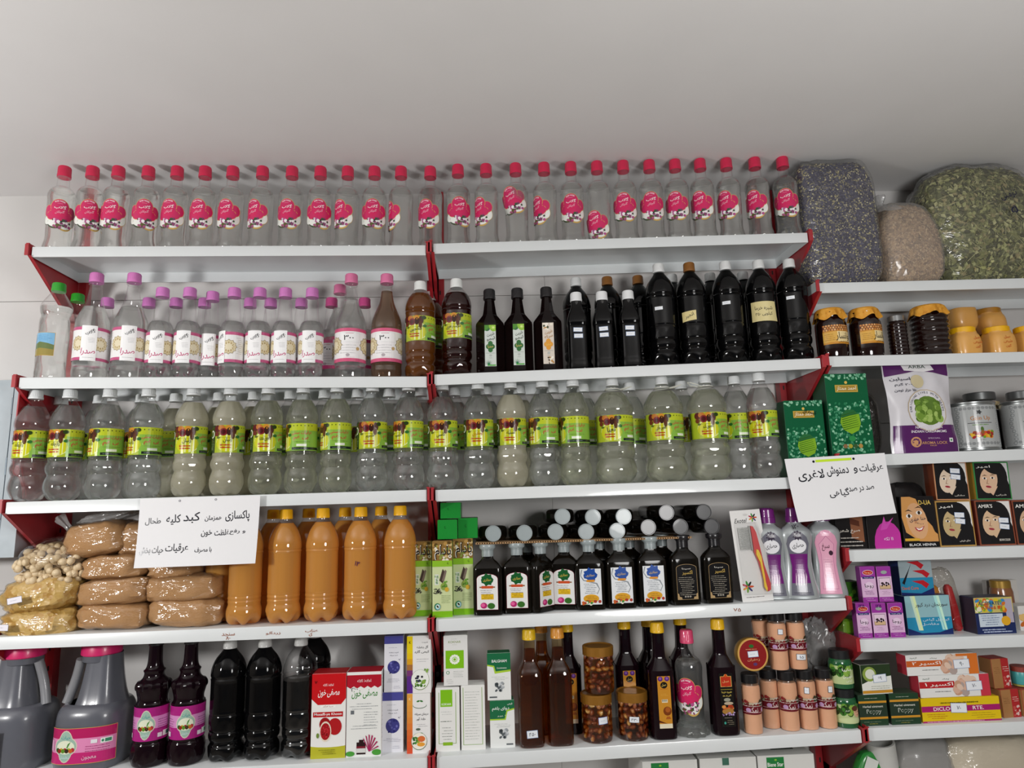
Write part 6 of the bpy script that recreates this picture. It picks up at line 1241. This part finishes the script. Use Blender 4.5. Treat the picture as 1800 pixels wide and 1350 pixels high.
# below the sixth shelf
zz7 = un(1500, 1345, .05)[1]
def lower(name, lab, cat, px, py, Y, w, d, h, mat, seed, film=None, ry=0, e=2.6, amp=.1, nm_='bag'):
    x, z = un(px, py, Y); t = thing(name, cat, lab, None, (x, Y+d/2, z-h), 0, 0, ry); vs, fs = blobmesh(w, d, h, seed, e, amp); part(nm_, mesh(nm_, vs, fs, mat), t)
    if film: vs, fs = blobmesh(w*1.05, d*1.05, h*1.04, seed, e, amp); part('film', mesh('film', vs, fs, film), t)
    return t
zt7 = -.80
def tall7(px, py, Y): x, z = un(px, py, Y); return x, z-zt7
for px, py, Y, w, d, mat, sd, film, lab, nm_ in ((1760, 1302, .03, .26, .15, plain('d8d0c0', .6, name='white_bag', bump=.4, scale=20), 52, FILM, 'big bag of white powder on the lowest right shelf', 'powder'), (1640, 1306, .05, .16, .14, plain('8a8680', .5, name='grey_bag', bump=.5, scale=25), 53, FILM2, 'crumpled clear bag in the middle of the lowest right shelf', 'contents')):
    x, h = tall7(px, py, Y); t = thing('plastic_bag', 'bag', lab, 'bags on the lowest right shelf', (x, Y+d/2, zt7)); vs, fs = blobmesh(w, d, h, sd, 3.5, .06); part(nm_, mesh(nm_, vs, fs, mat), t); vs, fs = blobmesh(w*1.04, d*1.04, h*1.02, sd, 3.5, .07); part('film', mesh('film', vs, fs, film), t)
x, h = tall7(1572, 1306, .06); t = thing('paper_roll', 'roll', 'white paper roll standing between the green packet and the bags', None, (x, .11, zt7)); part('roll', MB().lathe([(0, 0), (0, .035), (h, .035), (h, .030), (h-.05, .028), (h-.05, 0)], 40).out('roll', [plain('c6c6c2', .5)]), t, (0, 0, 0), (.12, -.12, 0))
x, h = tall7(1512, 1318, .04); t = thing('snack_packet', 'packet', 'green packet with fruit picture on the lowest right shelf', None, (x, .075, zt7), .0, -.05, .45); vs, fs = blobmesh(.11, .035, h*.93, 55, 5, .03); part('packet', mesh('packet', vs, fs, plain('2f8a3c', .3, name='green_foil', coat=.4)), t)
a = Art(); a.rect(-.045, 0, -.015, h*.85, 'd8dcd6'); a.blobs(-.01, .045, h*.5, h*.8, 20, .010, ['b83a2a', 'd8904a', '8a2a5a', '6aa03a', 'c8523a'], 4); part('print', a.build('print', flat(-.019)), t)

# ------------------------------------------------------------------ fifth shelf: jugs and dark bottles
JG = shell('jug_skin', 'c9ccd2', 1.45, .1, .10); JL = plain('34353d', .35, name='grey_molasses', coat=.3)
def jug(sgn):
    L = []
    bp = cr([(0, 0), (.001, .066), (.008, .074), (.03, .077), (.10, .076), (.122, .073), (.134, .066), (.139, .056)], 3)
    up = cr([(.132, .066), (.150, .059), (.18, .052), (.21, .047), (.232, .044), (.243, .043)], 3)
    m = MB().lathe(bp, 44, 2.8); m.lathe([(z, r*.84) for z, r in up], 32, 2.6, cx=sgn*.010, mod=lambda r, z, t: (r*(1+.035*math.cos(6*t)), z)); m.lathe([(.222, .030), (.228, .040), (.243, .040)], 40)
    L.append(('body', m.out('body', [plain('5c5e66', .28, name='grey_jug_plastic', coat=.35)])))
    m = MB(); pth = [(-sgn*(.041+.026*k/10), -.012+.006*math.sin(k/10*PI), .232-.098*k/10) for k in range(11)]; m.tube(pth, .0105, 12)
    L.append(('handle', m.out('handle', [plain('85868a', .3, name='grey_handle_plastic', coat=.3)])))
    L.append(('lid', MB().lathe([(.242, 0), (.242, .0425), (.244, .044), (.262, .0435), (.2655, .042), (.2655, 0)], 72, mod=lambda r, z, t: (r*(1+.006*math.cos(36*t)), z)).out('lid', [plain('d6246a', .35, name='pink_lid', coat=.2)])))
    return L
def emblem(a, cx, cz, w, h, L):
    a.ell(cx, cz, w, h*.62, 'd8c8b8', L, 20); a.ell(cx, cz, w*.66, h, 'd8c8b8', L, 20); a.ell(cx, cz, w*.92, h*.56, '9ab8a8', L+1, 20); a.ell(cx, cz, w*.60, h*.94, '9ab8a8', L+1, 20); a.ell(cx, cz-.05*h, w*.78, h*.42, 'dfe4cc', L+2, 20)
    rn = random.Random(6)
    for k, c in enumerate(['2a4a1c', '8a2a1c', 'c8a02a', '5a8a2a', 'a02028', '3a2a20', '9aba3a', 'c0602a', 'b02a3a']): a.ell(cx+w*(-.65+.16*k), cz-h*(.22+.05*(k % 2)), w*.17, h*.14, c, L+3+k % 2, 10)
    a.poly([(cx+w*.1, cz-h*.1), (cx+w*.2, cz-h*.1), (cx+w*.45, cz+h*.3), (cx+w*.2, cz+h*.15)], '4a8a3a', L+3)
    a.text('حیات', cx, cz+h*.55, '4a9a9a', w=w*.8, h=h*.28, ly=L+3); a.text('شفابخش', cx, cz-h*.68, 'c8dce0', w=w*.9, h=h*.22, ly=L+3)
def joglab(R=.0787):
    a = Art(); W = .070; a.rect(-W-.001, -.038, W+.001, .038, 'd8a050'); a.rect(-W, -.037, W, .037, 'c22a72'); a.rect(-W, -.014, W, .016, 'e08ab8'); a.rect(-W, .016, W, .037, 'b5205e')
    emblem(a, -.030, 0, .025, .034, a.ly+1); L = a.ly+6; a.rect(.022, .004, .034, .012, 'e6e6ea', L); a.rect(.040, .002, .062, .013, 'e6ece6', L); a.rect(.048, .004, .060, .011, '3f8a6a', L+1); a.ell(.044, .0075, .0025, .003, '3f8a6a', L+1, 10); a.lines(.012, .060, -.002, 3, .005, 'a03a72', t=.0012, ly=L, align=1); a.text('معجون', .020, -.026, 'e8b8d0', w=.028, h=.009, ly=L); a.rect(-.068, -.010, -.058, .012, 'e0a8c8', L)
    return a.build('label', sq(R, 2.8), .005)
JA, JB = jug(1), jug(-1); jl = joglab()
for px, Y, kk, rz, lab in ((165, .082, JA, .10, 'grey jug with pink lid and emblem label, right of the other jug'), (26, .084, JB, -.75, 'grey jug with pink lid cut off by the left edge'), (84, .155, JA, .3, 'grey jug showing between the two front jugs')):
    l = sit('S5', px, Y) if px != 84 else sit('S5', 103, .165)
    if px == 84: continue
    t = put('molasses_jug', kk, 'jug', lab, 'grey molasses jugs with pink lids', l); part('label', jl, t, (0, 0, .058), (0, 0, rz))
def nub(r, z, t):
    if .125 < z < .150 or .008 < z < .045: return r*(1+.045*math.cos(12*t)*math.cos(z*420)), z
    return r, z
dp = cr([(0, 0), (.001, .032), (.006, .038), (.02, .0405), (.045, .040), (.052, .0375), (.058, .0385), (.060, .0375), (.128, .0370), (.133, .0355), (.140, .033), (.148, .0335), (.156, .0355), (.163, .037), (.172, .0385), (.180, .036), (.186, .028), (.192, .0235), (.200, .022), (.206, .024), (.210, .020), (.222, .0165), (.250, .0150), (.262, .0145)], 3)
def nub2(r, z, t):
    if .165 < z < .184: return r*(1+.05*math.cos(14*t)), z
    if .010 < z < .044: return r*(1+.035*math.cos(14*t+(z > .027)*3.1)*abs(math.sin((z-.01)/.017*PI))), z
    return r, z
def purlab(R=.0378):
    a = Art(); W = .075; a.rect(-W, -.036, W, .036, 'a8227c'); a.rect(-W, -.010, W, .016, 'd08ac0'); L = a.ly; emblem(a, 0, -.001, .021, .032, L+1); L = a.ly+7; a.lines(.026, .050, .008, 5, .005, '6a2a5a', t=.001, ly=L, align=1); a.lines(-.050, -.026, .008, 4, .005, '6a2a5a', t=.001, ly=L)
    a.rect(.026, -.030, .036, -.021, 'e6dce6', L); a.rect(.038, -.030, .058, -.018, 'e6ece6', L); a.rect(.046, -.028, .056, -.020, '3f8a6a', L+1); a.rect(-.050, -.030, -.036, -.020, 'e0d0e0', L); return a.build('label', cyl(R), .005)
DK = [('body', body(dp, PURB, 56, mod=nub2)), ('label', purlab(), (0, 0, .094)), ('cap', capmesh('1c1a1c', .262, .280, .0160))]
for px, rz, lab in ((262, .10, 'dark knobbly bottle with magenta emblem label beside the jugs'), (326, .28, 'dark knobbly bottle with magenta emblem label, right one')):
    l = sit('S5', px, .050); put('syrup_bottle', DK, 'bottle', lab, 'dark knobbly bottles with magenta labels', l, rz)
BK5 = [('body', body(cola_prof(.268, .0410), BLK, 40, mod=cola_mod(.268))), ('cap', capmesh('c6c6c4', .247, .268, .0150))]
for k, (px, lab) in enumerate(((396, 'large black bottle right of the knobbly bottles'), (459, 'large black bottle between two other black bottles on the fifth shelf'))): put('syrup_bottle', BK5, 'bottle', lab, 'large black bottles on the fifth shelf', sit('S5', px, .055), .2)
KT = [('skin', body(cola_prof(.268, .0410), G_PET, 40, mod=cola_mod(.268))), ('liquid', body(clip(cola_prof(.268, .0410), .172), BLK, 40, mod=cola_mod(.268))), ('cap', BK5[1][1])]
put('syrup_bottle', KT, 'bottle', 'black bottle with an empty clear shoulder beside the red medicine box', 'large black bottles on the fifth shelf', sit('S5', 524, .055))
put('syrup_bottle', BK5, 'bottle', 'large black bottle in the back behind the clear shouldered one', 'large black bottles on the fifth shelf', (sitcap('S5', 553, .15, .20)))

# oil bottles: rounded square glass with arched shoulders
olp = cr([(0, 0), (.001, .026), (.005, .0300), (.02, .0305), (.10, .0305), (.148, .0305), (.160, .0295), (.172, .0255), (.182, .0195), (.192, .0155), (.215, .0140), (.236, .0138)], 3)
OILG = shell('oil_glass', 'e8d8b8'); 
OL = [('body', body(olp, OILG, 40, 4)), ('liquid', body(clip(olp, .215), W_OIL, 40, 4, name='liquid')), ('cap', capmesh('e2b812', .238, .262, .0158)), ]
OL2 = OL[:2]+[('cap', capmesh('d8902a', .238, .262, .0158))]
l = sit('S5', 935, .040); t = put('oil_bottle', OL, 'bottle', 'brown oil bottle with yellow cap and price sticker near its base', 'brown oil bottles', l); part('price_sticker', tag(.026, .017, '۴۵۰', flat(-.0308)), t, (.0, 0, .032), (0, -.06, 0))
put('oil_bottle', OL2, 'bottle', 'brown oil bottle with orange cap, right of the stickered one', 'brown oil bottles', sit('S5', 986, .040))
put('oil_bottle', OL2, 'bottle', 'brown oil bottle hidden behind the stickered one', 'brown oil bottles', sitcap('S5', 951, .120, .235))
def yellowlab():
    a = Art(); w, h = .0155, .058; a.rect(-w, -h, w, h, 'c88a2a'); L = a._n(None); a.rect(-w, -h, w, -h+.010, 'e6dcc0', L); a.ell(-.008, h-.006, .006, .0055, '5a2a7a', L); a.ell(.008, h-.006, .006, .0055, '5a2a7a', L); a.ell(-.008, h-.005, .003, .003, '8a5ab0', L+1); a.ell(.008, h-.005, .003, .003, '8a5ab0', L+1)
    a.ell(0, h-.020, .0085, .0075, '1a1410', L); a.text('عسل', 0, h-.020, 'e0c060', w=.011, h=.007, ly=L+1); a.rect(-.009, h-.029, .009, h-.0282, 'a8301c', L); a.lines(-.009, .009, h-.040, 2, .003, 'd8a84a', ly=L); a.rect(-.007, -.001, .007, .006, 'e6dcc0', L)
    for k in range(5): a.rect(-.006+k*.0025, .001, -.0048+k*.0025, .0055, '2a2420', L+1)
    a.ell(.005, -.020, .010, .010, '7a3a10', L); a.ell(.006, -.017, .006, .006, 'a85a20', L+1); a.poly([(.003, -.032), (.010, -.032), (.013, -.038), (.0, -.038)], 'a85a20', L+1); a.poly([(-w, -.045), (.004, -.048), (-w, -.040)], '5a2410', L+1)
    return a
YLB = yellowlab().build('label', flat(-.0308))
OKP = cr([(0, 0), (.001, .027), (.005, .0305), (.02, .031), (.145, .031), (.152, .0300), (.176, .0175), (.184, .0150), (.205, .0140), (.236, .0138)], 2)
PUR5 = [('body', body(OKP, PURB, 40, 3.6)), ('neck', MB().lathe([(.215, .0145), (.238, .0143)], 24).out('neck', [NECKG])), ('cap', capmesh('eab80e', .238, .262, .0160))]
for px, Y, h, lab, kk in ((1166, .040, 0, 'dark plum bottle with long yellow label, beside the rose water bottle', 1), (1096.5, .11, .245, 'dark plum bottle with long yellow label, behind the nut jars', 1), (996, .115, .245, 'dark plum bottle behind the orange capped oil bottle', 1), (1138, .125, .248, 'unlabelled plum bottle behind the front yellow labelled one', 0), (1194.7, .125, .248, 'unlabelled plum bottle behind the rose water bottle', 0)):
    l = sitcap('S5', px, Y, h) if h else sit('S5', px, Y); t = put('syrup_bottle', PUR5, 'bottle', lab, 'dark plum syrup bottles with yellow caps', l)
    if kk: part('label', YLB, t, (.001, 0, .085))
RW = kit([(z*1.0, r) for z, r in rose_prof()], G_PET, W_CLR, .168, capmesh('d6456f', .209, .240, .0158), a_rose(seed=5), ring=(.2065, .0155)); RW[3] = ('label', RW[3][1], (0, 0, .083)) if RW[3][0] == 'label' else RW[3]; RW = [(q[0], q[1], (0, 0, .083)) if q[0] == 'label' else q for q in RW]
fl = MB().lathe(cr([(0, .0), (.0005, .030), (.004, .0395), (.012, .0385), (.024, .032), (.030, .0305), (.030, 0)], 2), 48, mod=lambda r, z, t: (r*(1+.06*math.cos(12*t)*(1 if z < .022 else 0)), z)).out('crystal_foot', [W_CLR])
t = put('rose_water_bottle', RW+[('crystal_foot', fl)], 'bottle', 'clear rose water bottle with pink cap standing among the dark bottles on the fifth shelf', None, sit('S5', 1218, .044), -.55)
def blklab():
    a = Art(); w, h = .0165, .060; a.rect(-w, -h, w, h, '141210'); L = a._n(None); a.ell(0, h-.018, .0125, .0125, 'd8b060', L); a.rect(-.0135, h-.031, .0135, h-.007, 'd8b060', L); a.ell(0, h-.007, .0045, .005, 'd8b060', L); a.rect(-.0122, h-.030, .0122, h-.008, 'b8341c', L+1); a.ell(0, h-.0185, .0118, .0122, 'b8341c', L+1); a.ell(0, h-.006, .003, .004, 'c8501c', L+1); a.text('عسل', 0, h-.019, 'e0c080', w=.016, h=.006, ly=L+2)
    a.rect(-.014, h-.037, .014, h-.0362, 'b8a83a', L); a.text('شیره خرما', 0, h-.043, 'e0c860', w=.024, h=.006, ly=L); a.text('ارده', 0, h-.051, 'd8c060', w=.020, h=.005, ly=L); a.ell(0, .000, .008, .004, '9a9a8a', L); a.ell(.003, -.008, .011, .0035, 'b8a890', L); a.ly = L; a.blobs(-.012, .012, -.023, -.014, 26, .003, ['c8602a', 'a83a1c', 'd8904a'], 3); a.ell(0, -.026, .014, .006, 'a87a3a'); a.blobs(-.015, .015, -.034, -.028, 12, .002, ['b8a0c8', '8a6aa0'], 5); a.rect(-.010, -.040, .008, -.0395, 'b8b0a0'); a.ell(-.009, -.051, .0025, .003, '3f9a8a'); a.lines(-.004, .012, -.046, 3, .004, 'b8a890')
    return a.build('label', flat(-.0311))
t = put('syrup_bottle', PUR5, 'bottle', 'dark bottle with yellow cap and black label with red gold emblem', None, sit('S5', 1275, .040)); part('label', blklab(), t, (0, 0, .082))

# nut jars
JGL = shell('honey_jar_glass', 'e6d6c0'); GL = plain('9a6a24', .35, .45, name='gold_lid')
njp = cr([(0, 0), (.001, .030), (.005, .0355), (.03, .0365), (.075, .0360), (.084, .034), (.088, .033)], 3)
NLID = MB().lathe([(.086, 0), (.086, .0375), (.105, .0378), (.1065, .0365), (.107, .034), (.1045, .032), (.1045, 0)], 64, mod=lambda r, z, t: (r*(1+.006*math.cos(44*t)), z)).out('lid', [GL])
syrupm = fluid('jar_honey', 'f0d0a4', '8a5a30', .08, thru=.8)
NJ = [('jar', body(njp, JGL, 40, name='jar')), ('honey', body(clip(njp, .084), syrupm, 40, name='honey')), ('lid', NLID)]
ncol = [mesh('nut', *blobmesh(.016, .009, .011, k+70, 2, .2, 10, 6), plain(c, .4, name='nut_piece', coat=.3)) for k, c in enumerate(['c8a05c', '8a4a24', 'a8703a', 'd0b070', '6a2c18'])]
def nutjar(lab, px, z0=None, stk=None, seed=1, base=None):
    l = sit('S5', px, .046) if z0 is None else (un(px, 1216, .046)[0], .046, z0)
    t = put('nut_jar', NJ, 'jar', lab, 'jars of nuts in honey', l); rn = random.Random(seed)
    for j in range(6):
        for i in range(9):
            th = -PI/2+(i-4)*.34+(j % 2)*.17; part('nut', ncol[(0 if j in (3,) else [4, 1, 2, 1, 4, 1][(i+j) % 6]) if seed == 1 else rn.choice([0, 1, 2, 1, 2, 4, 1])], t, (.0318*math.cos(th), .0318*math.sin(th), .012+j*.0135+rn.uniform(-.002, .002)), (0, rn.uniform(-1.5, 1.5), th+PI/2))
    if stk: part('price_sticker', stk[0], t, (0, 0, stk[1]), (0, stk[2], stk[3]))
    return l
l = nutjar('nut jar with a price sticker, lower left under the stacked one', 1051, None, (tag(.023, .016, '', cyl(.0372), .005, border='5a78b8'), .052, -.05, .25), 2)
nutjar('nut jar with price sticker marked 430, lower right', 1114, None, (tag(.024, .014, '۴۳۰', cyl(.0372), .005, border='2a2a30'), .050, .05, -.1), 3)
nutjar('nut jar with whole cashews standing on the other one', 1054, zs('S5', .42)+.1078, None, 1)
# peach powder jars
PK = plain('e6ac86', .7, name='peach_powder', var=.03); pjp = cr([(0, 0), (.001, .019), (.004, .0222), (.03, .0225), (.098, .0225), (.106, .021), (.112, .0185), (.118, .0183)], 3)
BLID = MB().lathe([(.114, 0), (.114, .0205), (.132, .0205), (.134, .019), (.134, 0)], 40, mod=lambda r, z, t: (r*(1+.01*math.cos(36*t)), z)).out('lid', [plain('141315', .3, name='black_lid', coat=.2)])
def pklab(R=.0226):
    a = Art(); W = .036; a.rect(-W, -.017, W, .007, '6a1a24'); L = a.ly+1; a.ly = L; a.blobs(-W, W, .004, .013, 30, .0032, ['4a2a20', '8a9a7a', '6a3a2a', 'b8a890', '2f3a24', '8a2a2a'], 3); L = a.ly+1
    a.lines(-W, W, .002, 1, .003, 'd8c8c0', t=.0014, ly=L); a.text('Himalaya', .008, .008, 'e6e0d8', w=.026, h=.005, ly=L, shear=.2); a.text('نمک', -.006, -.006, 'e0c8c8', w=.020, h=.012, ly=L); a.lines(-W, W, -.012, 1, .003, 'c8a0a0', t=.0014, ly=L)
    for s in (-1, 1): a.ell(s*.018, -.007, .006, .005, 'b890b8', L, 10)
    return a.build('label', cyl(R), .004)
PJ = [('jar', body(pjp, shell('jar_glass'), 36, name='jar')), ('powder', body(clip(pjp, .108), PK, 36, name='powder')), ('lid', BLID), ('label', pklab(), (0, 0, .062))]
gpj = 'jars of peach coloured salt powder'; tz = 0
for k, (px, Y, rz, st) in enumerate(((1325, .030, .1, 0), (1357, .060, .35, 0), (1390, .036, .1, 0), (1423, .036, -.1, 1), (1456, .036, -.1, 2))):
    l = sit('S5', px, Y); tz = l[2]+.1345; t = put('powder_jar', PJ, 'jar', ['leftmost peach powder jar of the bottom row, under the round tin', 'peach powder jar set back between the first and third', 'middle peach powder jar of the bottom row', 'peach powder jar with a sticker at its upper left', 'peach powder jar with a sticker at its upper right, beside the green jars'][k], gpj, l, rz)
    if st: part('price_sticker', tag(.012, .015, '', cyl(.0227), .003, border='3a3a44'), t, (0, 0, .090), (0, .05, (-.35 if st == 1 else .15)-rz))
for k, (px, Y, ht, st) in enumerate(((1371, .038, .058, .095), (1404, .038, .058, .040))):
    x, z = un(px, 1176, Y); t = put('powder_jar', PJ, 'jar', ['peach powder jar in the upper row with a sticker near its top', 'peach powder jar in the upper row with a sticker near its base'][k], gpj, (x, Y, tz+.001), .1)
    part('price_sticker', tag([.013, .024][k], [.013, .014][k], '' if k == 0 else '۱۵', cyl(.0227), .003, border='4a4a54'), t, (0, 0, [.090, .030][k]), (0, .05, -.1))
x, z = un(1336, 1120, .10); t = put('powder_jar', PJ, 'jar', 'peach powder jar leaning in the back above the round tin', gpj, (x+.006, .085, tz+.002), .2, 0, -.10)
x, z = un(1320, 1147.6, .03); R1 = .0385; t = thing('round_tin', 'tin', 'round red and gold tin standing on edge on the jar lids', None, (x, .030, tz+R1+.001), 0, -.10)
part('tin', MB().lathe([(-.012, 0), (-.012, R1-.001), (-.010, R1), (.010, R1), (.012, R1-.001), (.012, 0)], 56).out('tin', [plain('c89a4a', .3, .6, name='gold_tin')]), t, (0, 0, 0), (PI/2, 0, 0))
a = Art(); a.ell(0, 0, .0355, .0355, 'd8a860', n=40); a.ell(0, 0, .0335, .0335, '8a1c1c', n=40); a.ell(-.002, .019, .006, .004, '2a6a2c'); a.lines(-.018, .018, .012, 1, .003, 'd8a070', t=.0015); a.text('زعفران', 0, -.012, 'd8a070', w=.03, h=.007); a.ell(.003, -.022, .005, .0035, '5a3a6a'); part('print', a.build('print', flat(-.0121)), t); part('price_sticker', tag(.026, .014, '', flat(-.0128)), t, (0, 0, .001), (0, -.05, 0))
# green jars at the right end of the shelf
GJ = plain('1f5a34', .15, name='green_jar_plastic', coat=.4); gj = cr([(0, 0), (.001, .023), (.005, .0268), (.03, .0272), (.055, .0270), (.064, .025), (.070, .021), (.072, .0205)], 3)
def gjlab(face_):
    a = Art(); W = .040; a.rect(-W, -.021, W, .021, 'b8c890'); L = a.ly+1; a.ly = L; a.blobs(-W, W, .0, .019, 40, .006, ['3f7a2c', '2a4a1c', '6a9a3a', '8ab04a', '1c3414'], 4); L = a.ly+1
    if face_: a.ell(.014, .004, .0085, .0115, 'd8a888', L, rot=.2); a.ell(.010, .013, .009, .006, '5a3424', L+1); a.ell(.012, .005, .0012, .001, '2a1a14', L+2); a.ell(.0175, .005, .0012, .001, '2a1a14', L+2); a.ell(.015, -.002, .002, .0008, 'a0404a', L+2); a.ell(-.008, .008, .006, .006, '2a4a24', L); a.text('کرم', -.008, .008, 'dfe8d0', w=.009, h=.005, ly=L+1); a.ell(0, -.014, .03, .006, 'c8d4a0', L)
    else: a.text('ماریا', -.002, .012, 'f0f2e6', w=.022, h=.008, ly=L); a.text('نفوسیس', 0, -.004, 'f0f2e6', w=.024, h=.008, ly=L); a.text('گیاهی', .002, -.013, 'e6e8d8', w=.016, h=.006, ly=L)
    return a.build('label', cyl(.0273), .004)
GK = [('jar', body(gj, GJ, 40, name='jar')), ('lid', MB().lathe([(.068, 0), (.068, .0235), (.086, .0238), (.088, .022), (.088, 0)], 48, mod=lambda r, z, t: (r*(1+.008*math.cos(40*t)), z)).out('lid', [plain('16181a', .35, name='dark_lid')]))]
l = sit('S5', 1489, .034); t = put('cream_jar', GK, 'jar', 'green jar with a face on its label, lower one of the stack', 'stacked green cream jars', l); part('label', gjlab(True), t, (0, 0, .033))
t = put('cream_jar', GK, 'jar', 'green jar with white lettering on leaves, upper one of the stack', 'stacked green cream jars', (l[0]-.002, l[1], l[2]+.0885), .12); part('label', gjlab(False), t, (0, 0, .033))
# crumpled clear bag behind the peach jars
x, z = un(1440, 1130, .12); t = thing('plastic_bag', 'bag', 'crumpled clear plastic bag behind the upper peach powder jars', None, (x, .13, zs('S5', x)+.09)); vs, fs = blobmesh(.10, .06, .14, 91, 2.4, .25, fr=4); part('film', mesh('film', vs, fs, FILM2), t)
vs, fs = blobmesh(.085, .05, .12, 92, 2.4, .3, fr=4); part('contents', mesh('contents', vs, fs, plain('4a443e', .4, name='dark_contents')), t)

# ------------------------------------------------------------------ lowest row: carton tops just showing
z6 = SH['S6'][1][1]
for xl, xr, lab in ((1128, 1226, 'white box with green label on the lowest shelf, left one'), (1229, 1330, 'white box on the lowest shelf, middle one'), (1331, 1432, 'white box with green label on the lowest shelf, right one')):
    Y = .02; xa, xb = un(xl, 1337, Y)[0], un(xr, 1337, Y)[0]; h = un((xl+xr)/2, 1337-.05*(xl-1128), Y)[1]-z6; t = thing('tea_carton', 'box', lab, 'white boxes on the lowest shelf', ((xa+xb)/2, Y+.085, z6))
    part('carton', boxmesh(xb-xa-.002, .17, h, ['d6d6d2']), t); part('tape', MB().box(-.02, .035, -.05, .0, h, h+.0007).out('tape', [plain('2a3a30', .3)], False), t)
    if 'middle' not in lab: a = Art(); x1 = -(xb-xa)*.34; a.rect(x1, h-.045, x1+.042, h-.004, '1f7a3c'); a.text('Biene Star', x1+.021, h-.020, 'eef2ec', w=.038, h=.009); a.ell(x1+.022, h-.010, .003, .002, '8ac03a'); part('print', a.build('print', flat(-.085)), t)
    else: a = Art(); a.rect(-.014, h-.016, .002, h, '3f6a5a'); part('print', a.build('print', flat(-.085)), t)

# ------------------------------------------------------------------ paper signs
def bil(q):
    (ax, az), (b_x, bz), (c_x, cz), (dx, dz) = q # TL TR BR TL-bottom
    def f(u, v, o): # u,v in 0..1, v up
        w = 1-v; x = (ax*(1-u)+b_x*u)*v+(dx*(1-u)+c_x*u)*w; z = (az*(1-u)+bz*u)*v+(dz*(1-u)+cz*u)*w
        return (x, -.0125-.012*w*w-.004*math.sin(u*PI)*w-o, z)
    return f
def sign(lab, q, items, extra):
    f = bil(q); V = []; Fc = []; n = 12
    for s in (0, .0004):
        for j in range(n+1):
            for i in range(n+1): p = f(i/n, j/n, 0); V.append((p[0], p[1]+s, p[2]))
    for s in (0, 1):
        for j in range(n):
            for i in range(n): a = s*(n+1)**2+j*(n+1)+i; fc = (a, a+1, a+n+2, a+n+1); Fc.append(fc if s == 0 else fc[::-1])
    o = solo('paper_sign', mesh('paper_sign', V, Fc, plain('e6e6e8', .75, name='paper', var=.01)), 'sign', lab)
    a = Art()
    for t, cx, cz, tw, th, rot in items: g = Art(); g.text(t, cx, cz, '26262e', w=tw, h=th, ly=1, rot=rot); part('handwritten_word', g.build('handwritten_word', lambda u, v, q_: f(u, v, .0004+q_)), o)
    e = Art(); extra(e)
    for k, it in enumerate(e.L): g = Art(); g.L = [it]; part('highlighter_stripe' if it[2] == 'c8e83a' else 'punch_hole', g.build('mark', lambda u, v, q_: f(u, v, .0004+q_)), o)
Wl = un(246.7, 877, -.012), un(457.6, 871, -.012), un(449.7, 990, -.02), un(236.6, 998.7, -.02)
sign('white paper sign with three lines of handwriting, hanging above the powder bags', Wl, [('پاکسازی', .82, .70, .20, .17, .02), ('همزمان', .62, .68, .14, .09, 0), ('کبد', .44, .70, .14, .16, .05), ('،', .38, .66, .01, .02, 0), ('کلیه', .29, .68, .12, .15, .03), ('طحال', .12, .66, .13, .11, 0),
    ('و رفع', .83, .47, .13, .08, 0), ('غلظت', .70, .47, .12, .09, 0), ('خون', .575, .46, .09, .10, 0), ('با مصرف', .56, .22, .14, .09, 0), ('عرقیات', .34, .26, .19, .14, 0), ('حیات بخش', .13, .24, .20, .13, 0)],
    lambda a: (a.ell(.33, .955, .010, .016, '6a6a70', 1, 12), a.ell(.33, .955, .006, .010, 'c8c8cc', 2, 12), a.ell(.63, .96, .010, .016, '6a6a70', 1, 12), a.ell(.63, .96, .006, .010, 'c8c8cc', 2, 12)))
Wr = un(1378.7, 807, -.012), un(1554.7, 796, -.012), un(1574, 902, -.02), un(1402, 918, -.02)
sign('white paper sign with yellow green stripe and two handwritten lines, tilted', Wr, [('عرقیات', .84, .76, .24, .15, .02), ('و', .68, .74, .04, .10, 0), ('دمنوش', .50, .75, .22, .17, 0), ('لاغری', .23, .71, .26, .19, 0), ('صد در صد', .70, .43, .26, .10, .03), ('گیاهی', .47, .40, .20, .15, 0)],
    lambda a: (a.poly([(.30, .915), (.30, .955), (.66, .955), (.66, .915)], 'c8e83a', 1), a.ell(.28, .93, .012, .02, '1a1a1e', 2, 12), a.ell(.68, .935, .012, .02, '1a1a1e', 2, 12)))
# writing on the shelf lips
def lipnote(lab, px, py, txts, col='9a5a3a', rot=0):
    x, z = un(px, py, -.001); a = Art()
    for t, dx, dz, tw in txts: a.text(t, dx, dz, col, w=tw, h=.008, ly=1, rot=rot)
    return a, x, z
for r_, items in (('left', ((401, 1116, [('سنجد', 0, .0, .030), ('۸۰', .0, -.007, .010)]), (480, 1113, [('زردآلو', 0, 0, .034)]), (546, 1110, [('عناب', .002, .001, .030), ('ی', .0, -.007, .008)]))), ('middle', ((1296, 1072, [('۷۵', 0, 0, .018)]),))):
    rk = [o for o in bpy.data.objects if o.get('label', '').startswith(r_+' white metal')][0]
    for px, py, tx in items:
        for t_ in tx:
            for k, wd in enumerate(t_[0].split()): a, x, z = lipnote('', px, py, [t_]); part('handwriting', a.build('handwriting', flat(0)), rk, (x, -.0003, z))
# white plate standing in for the top shelf's side flange on the right rack
x, z = un(1428, 510, .03); solo('shelf_flange', MB().box(-.0004, .0004, -.022, .022, -.013, .013).out('shelf_flange', [plain('c8d0d0', .5)], False), 'card', 'small white side flange of the top right shelf beside the purple sack', None, (1.0335, .028, z+.002))
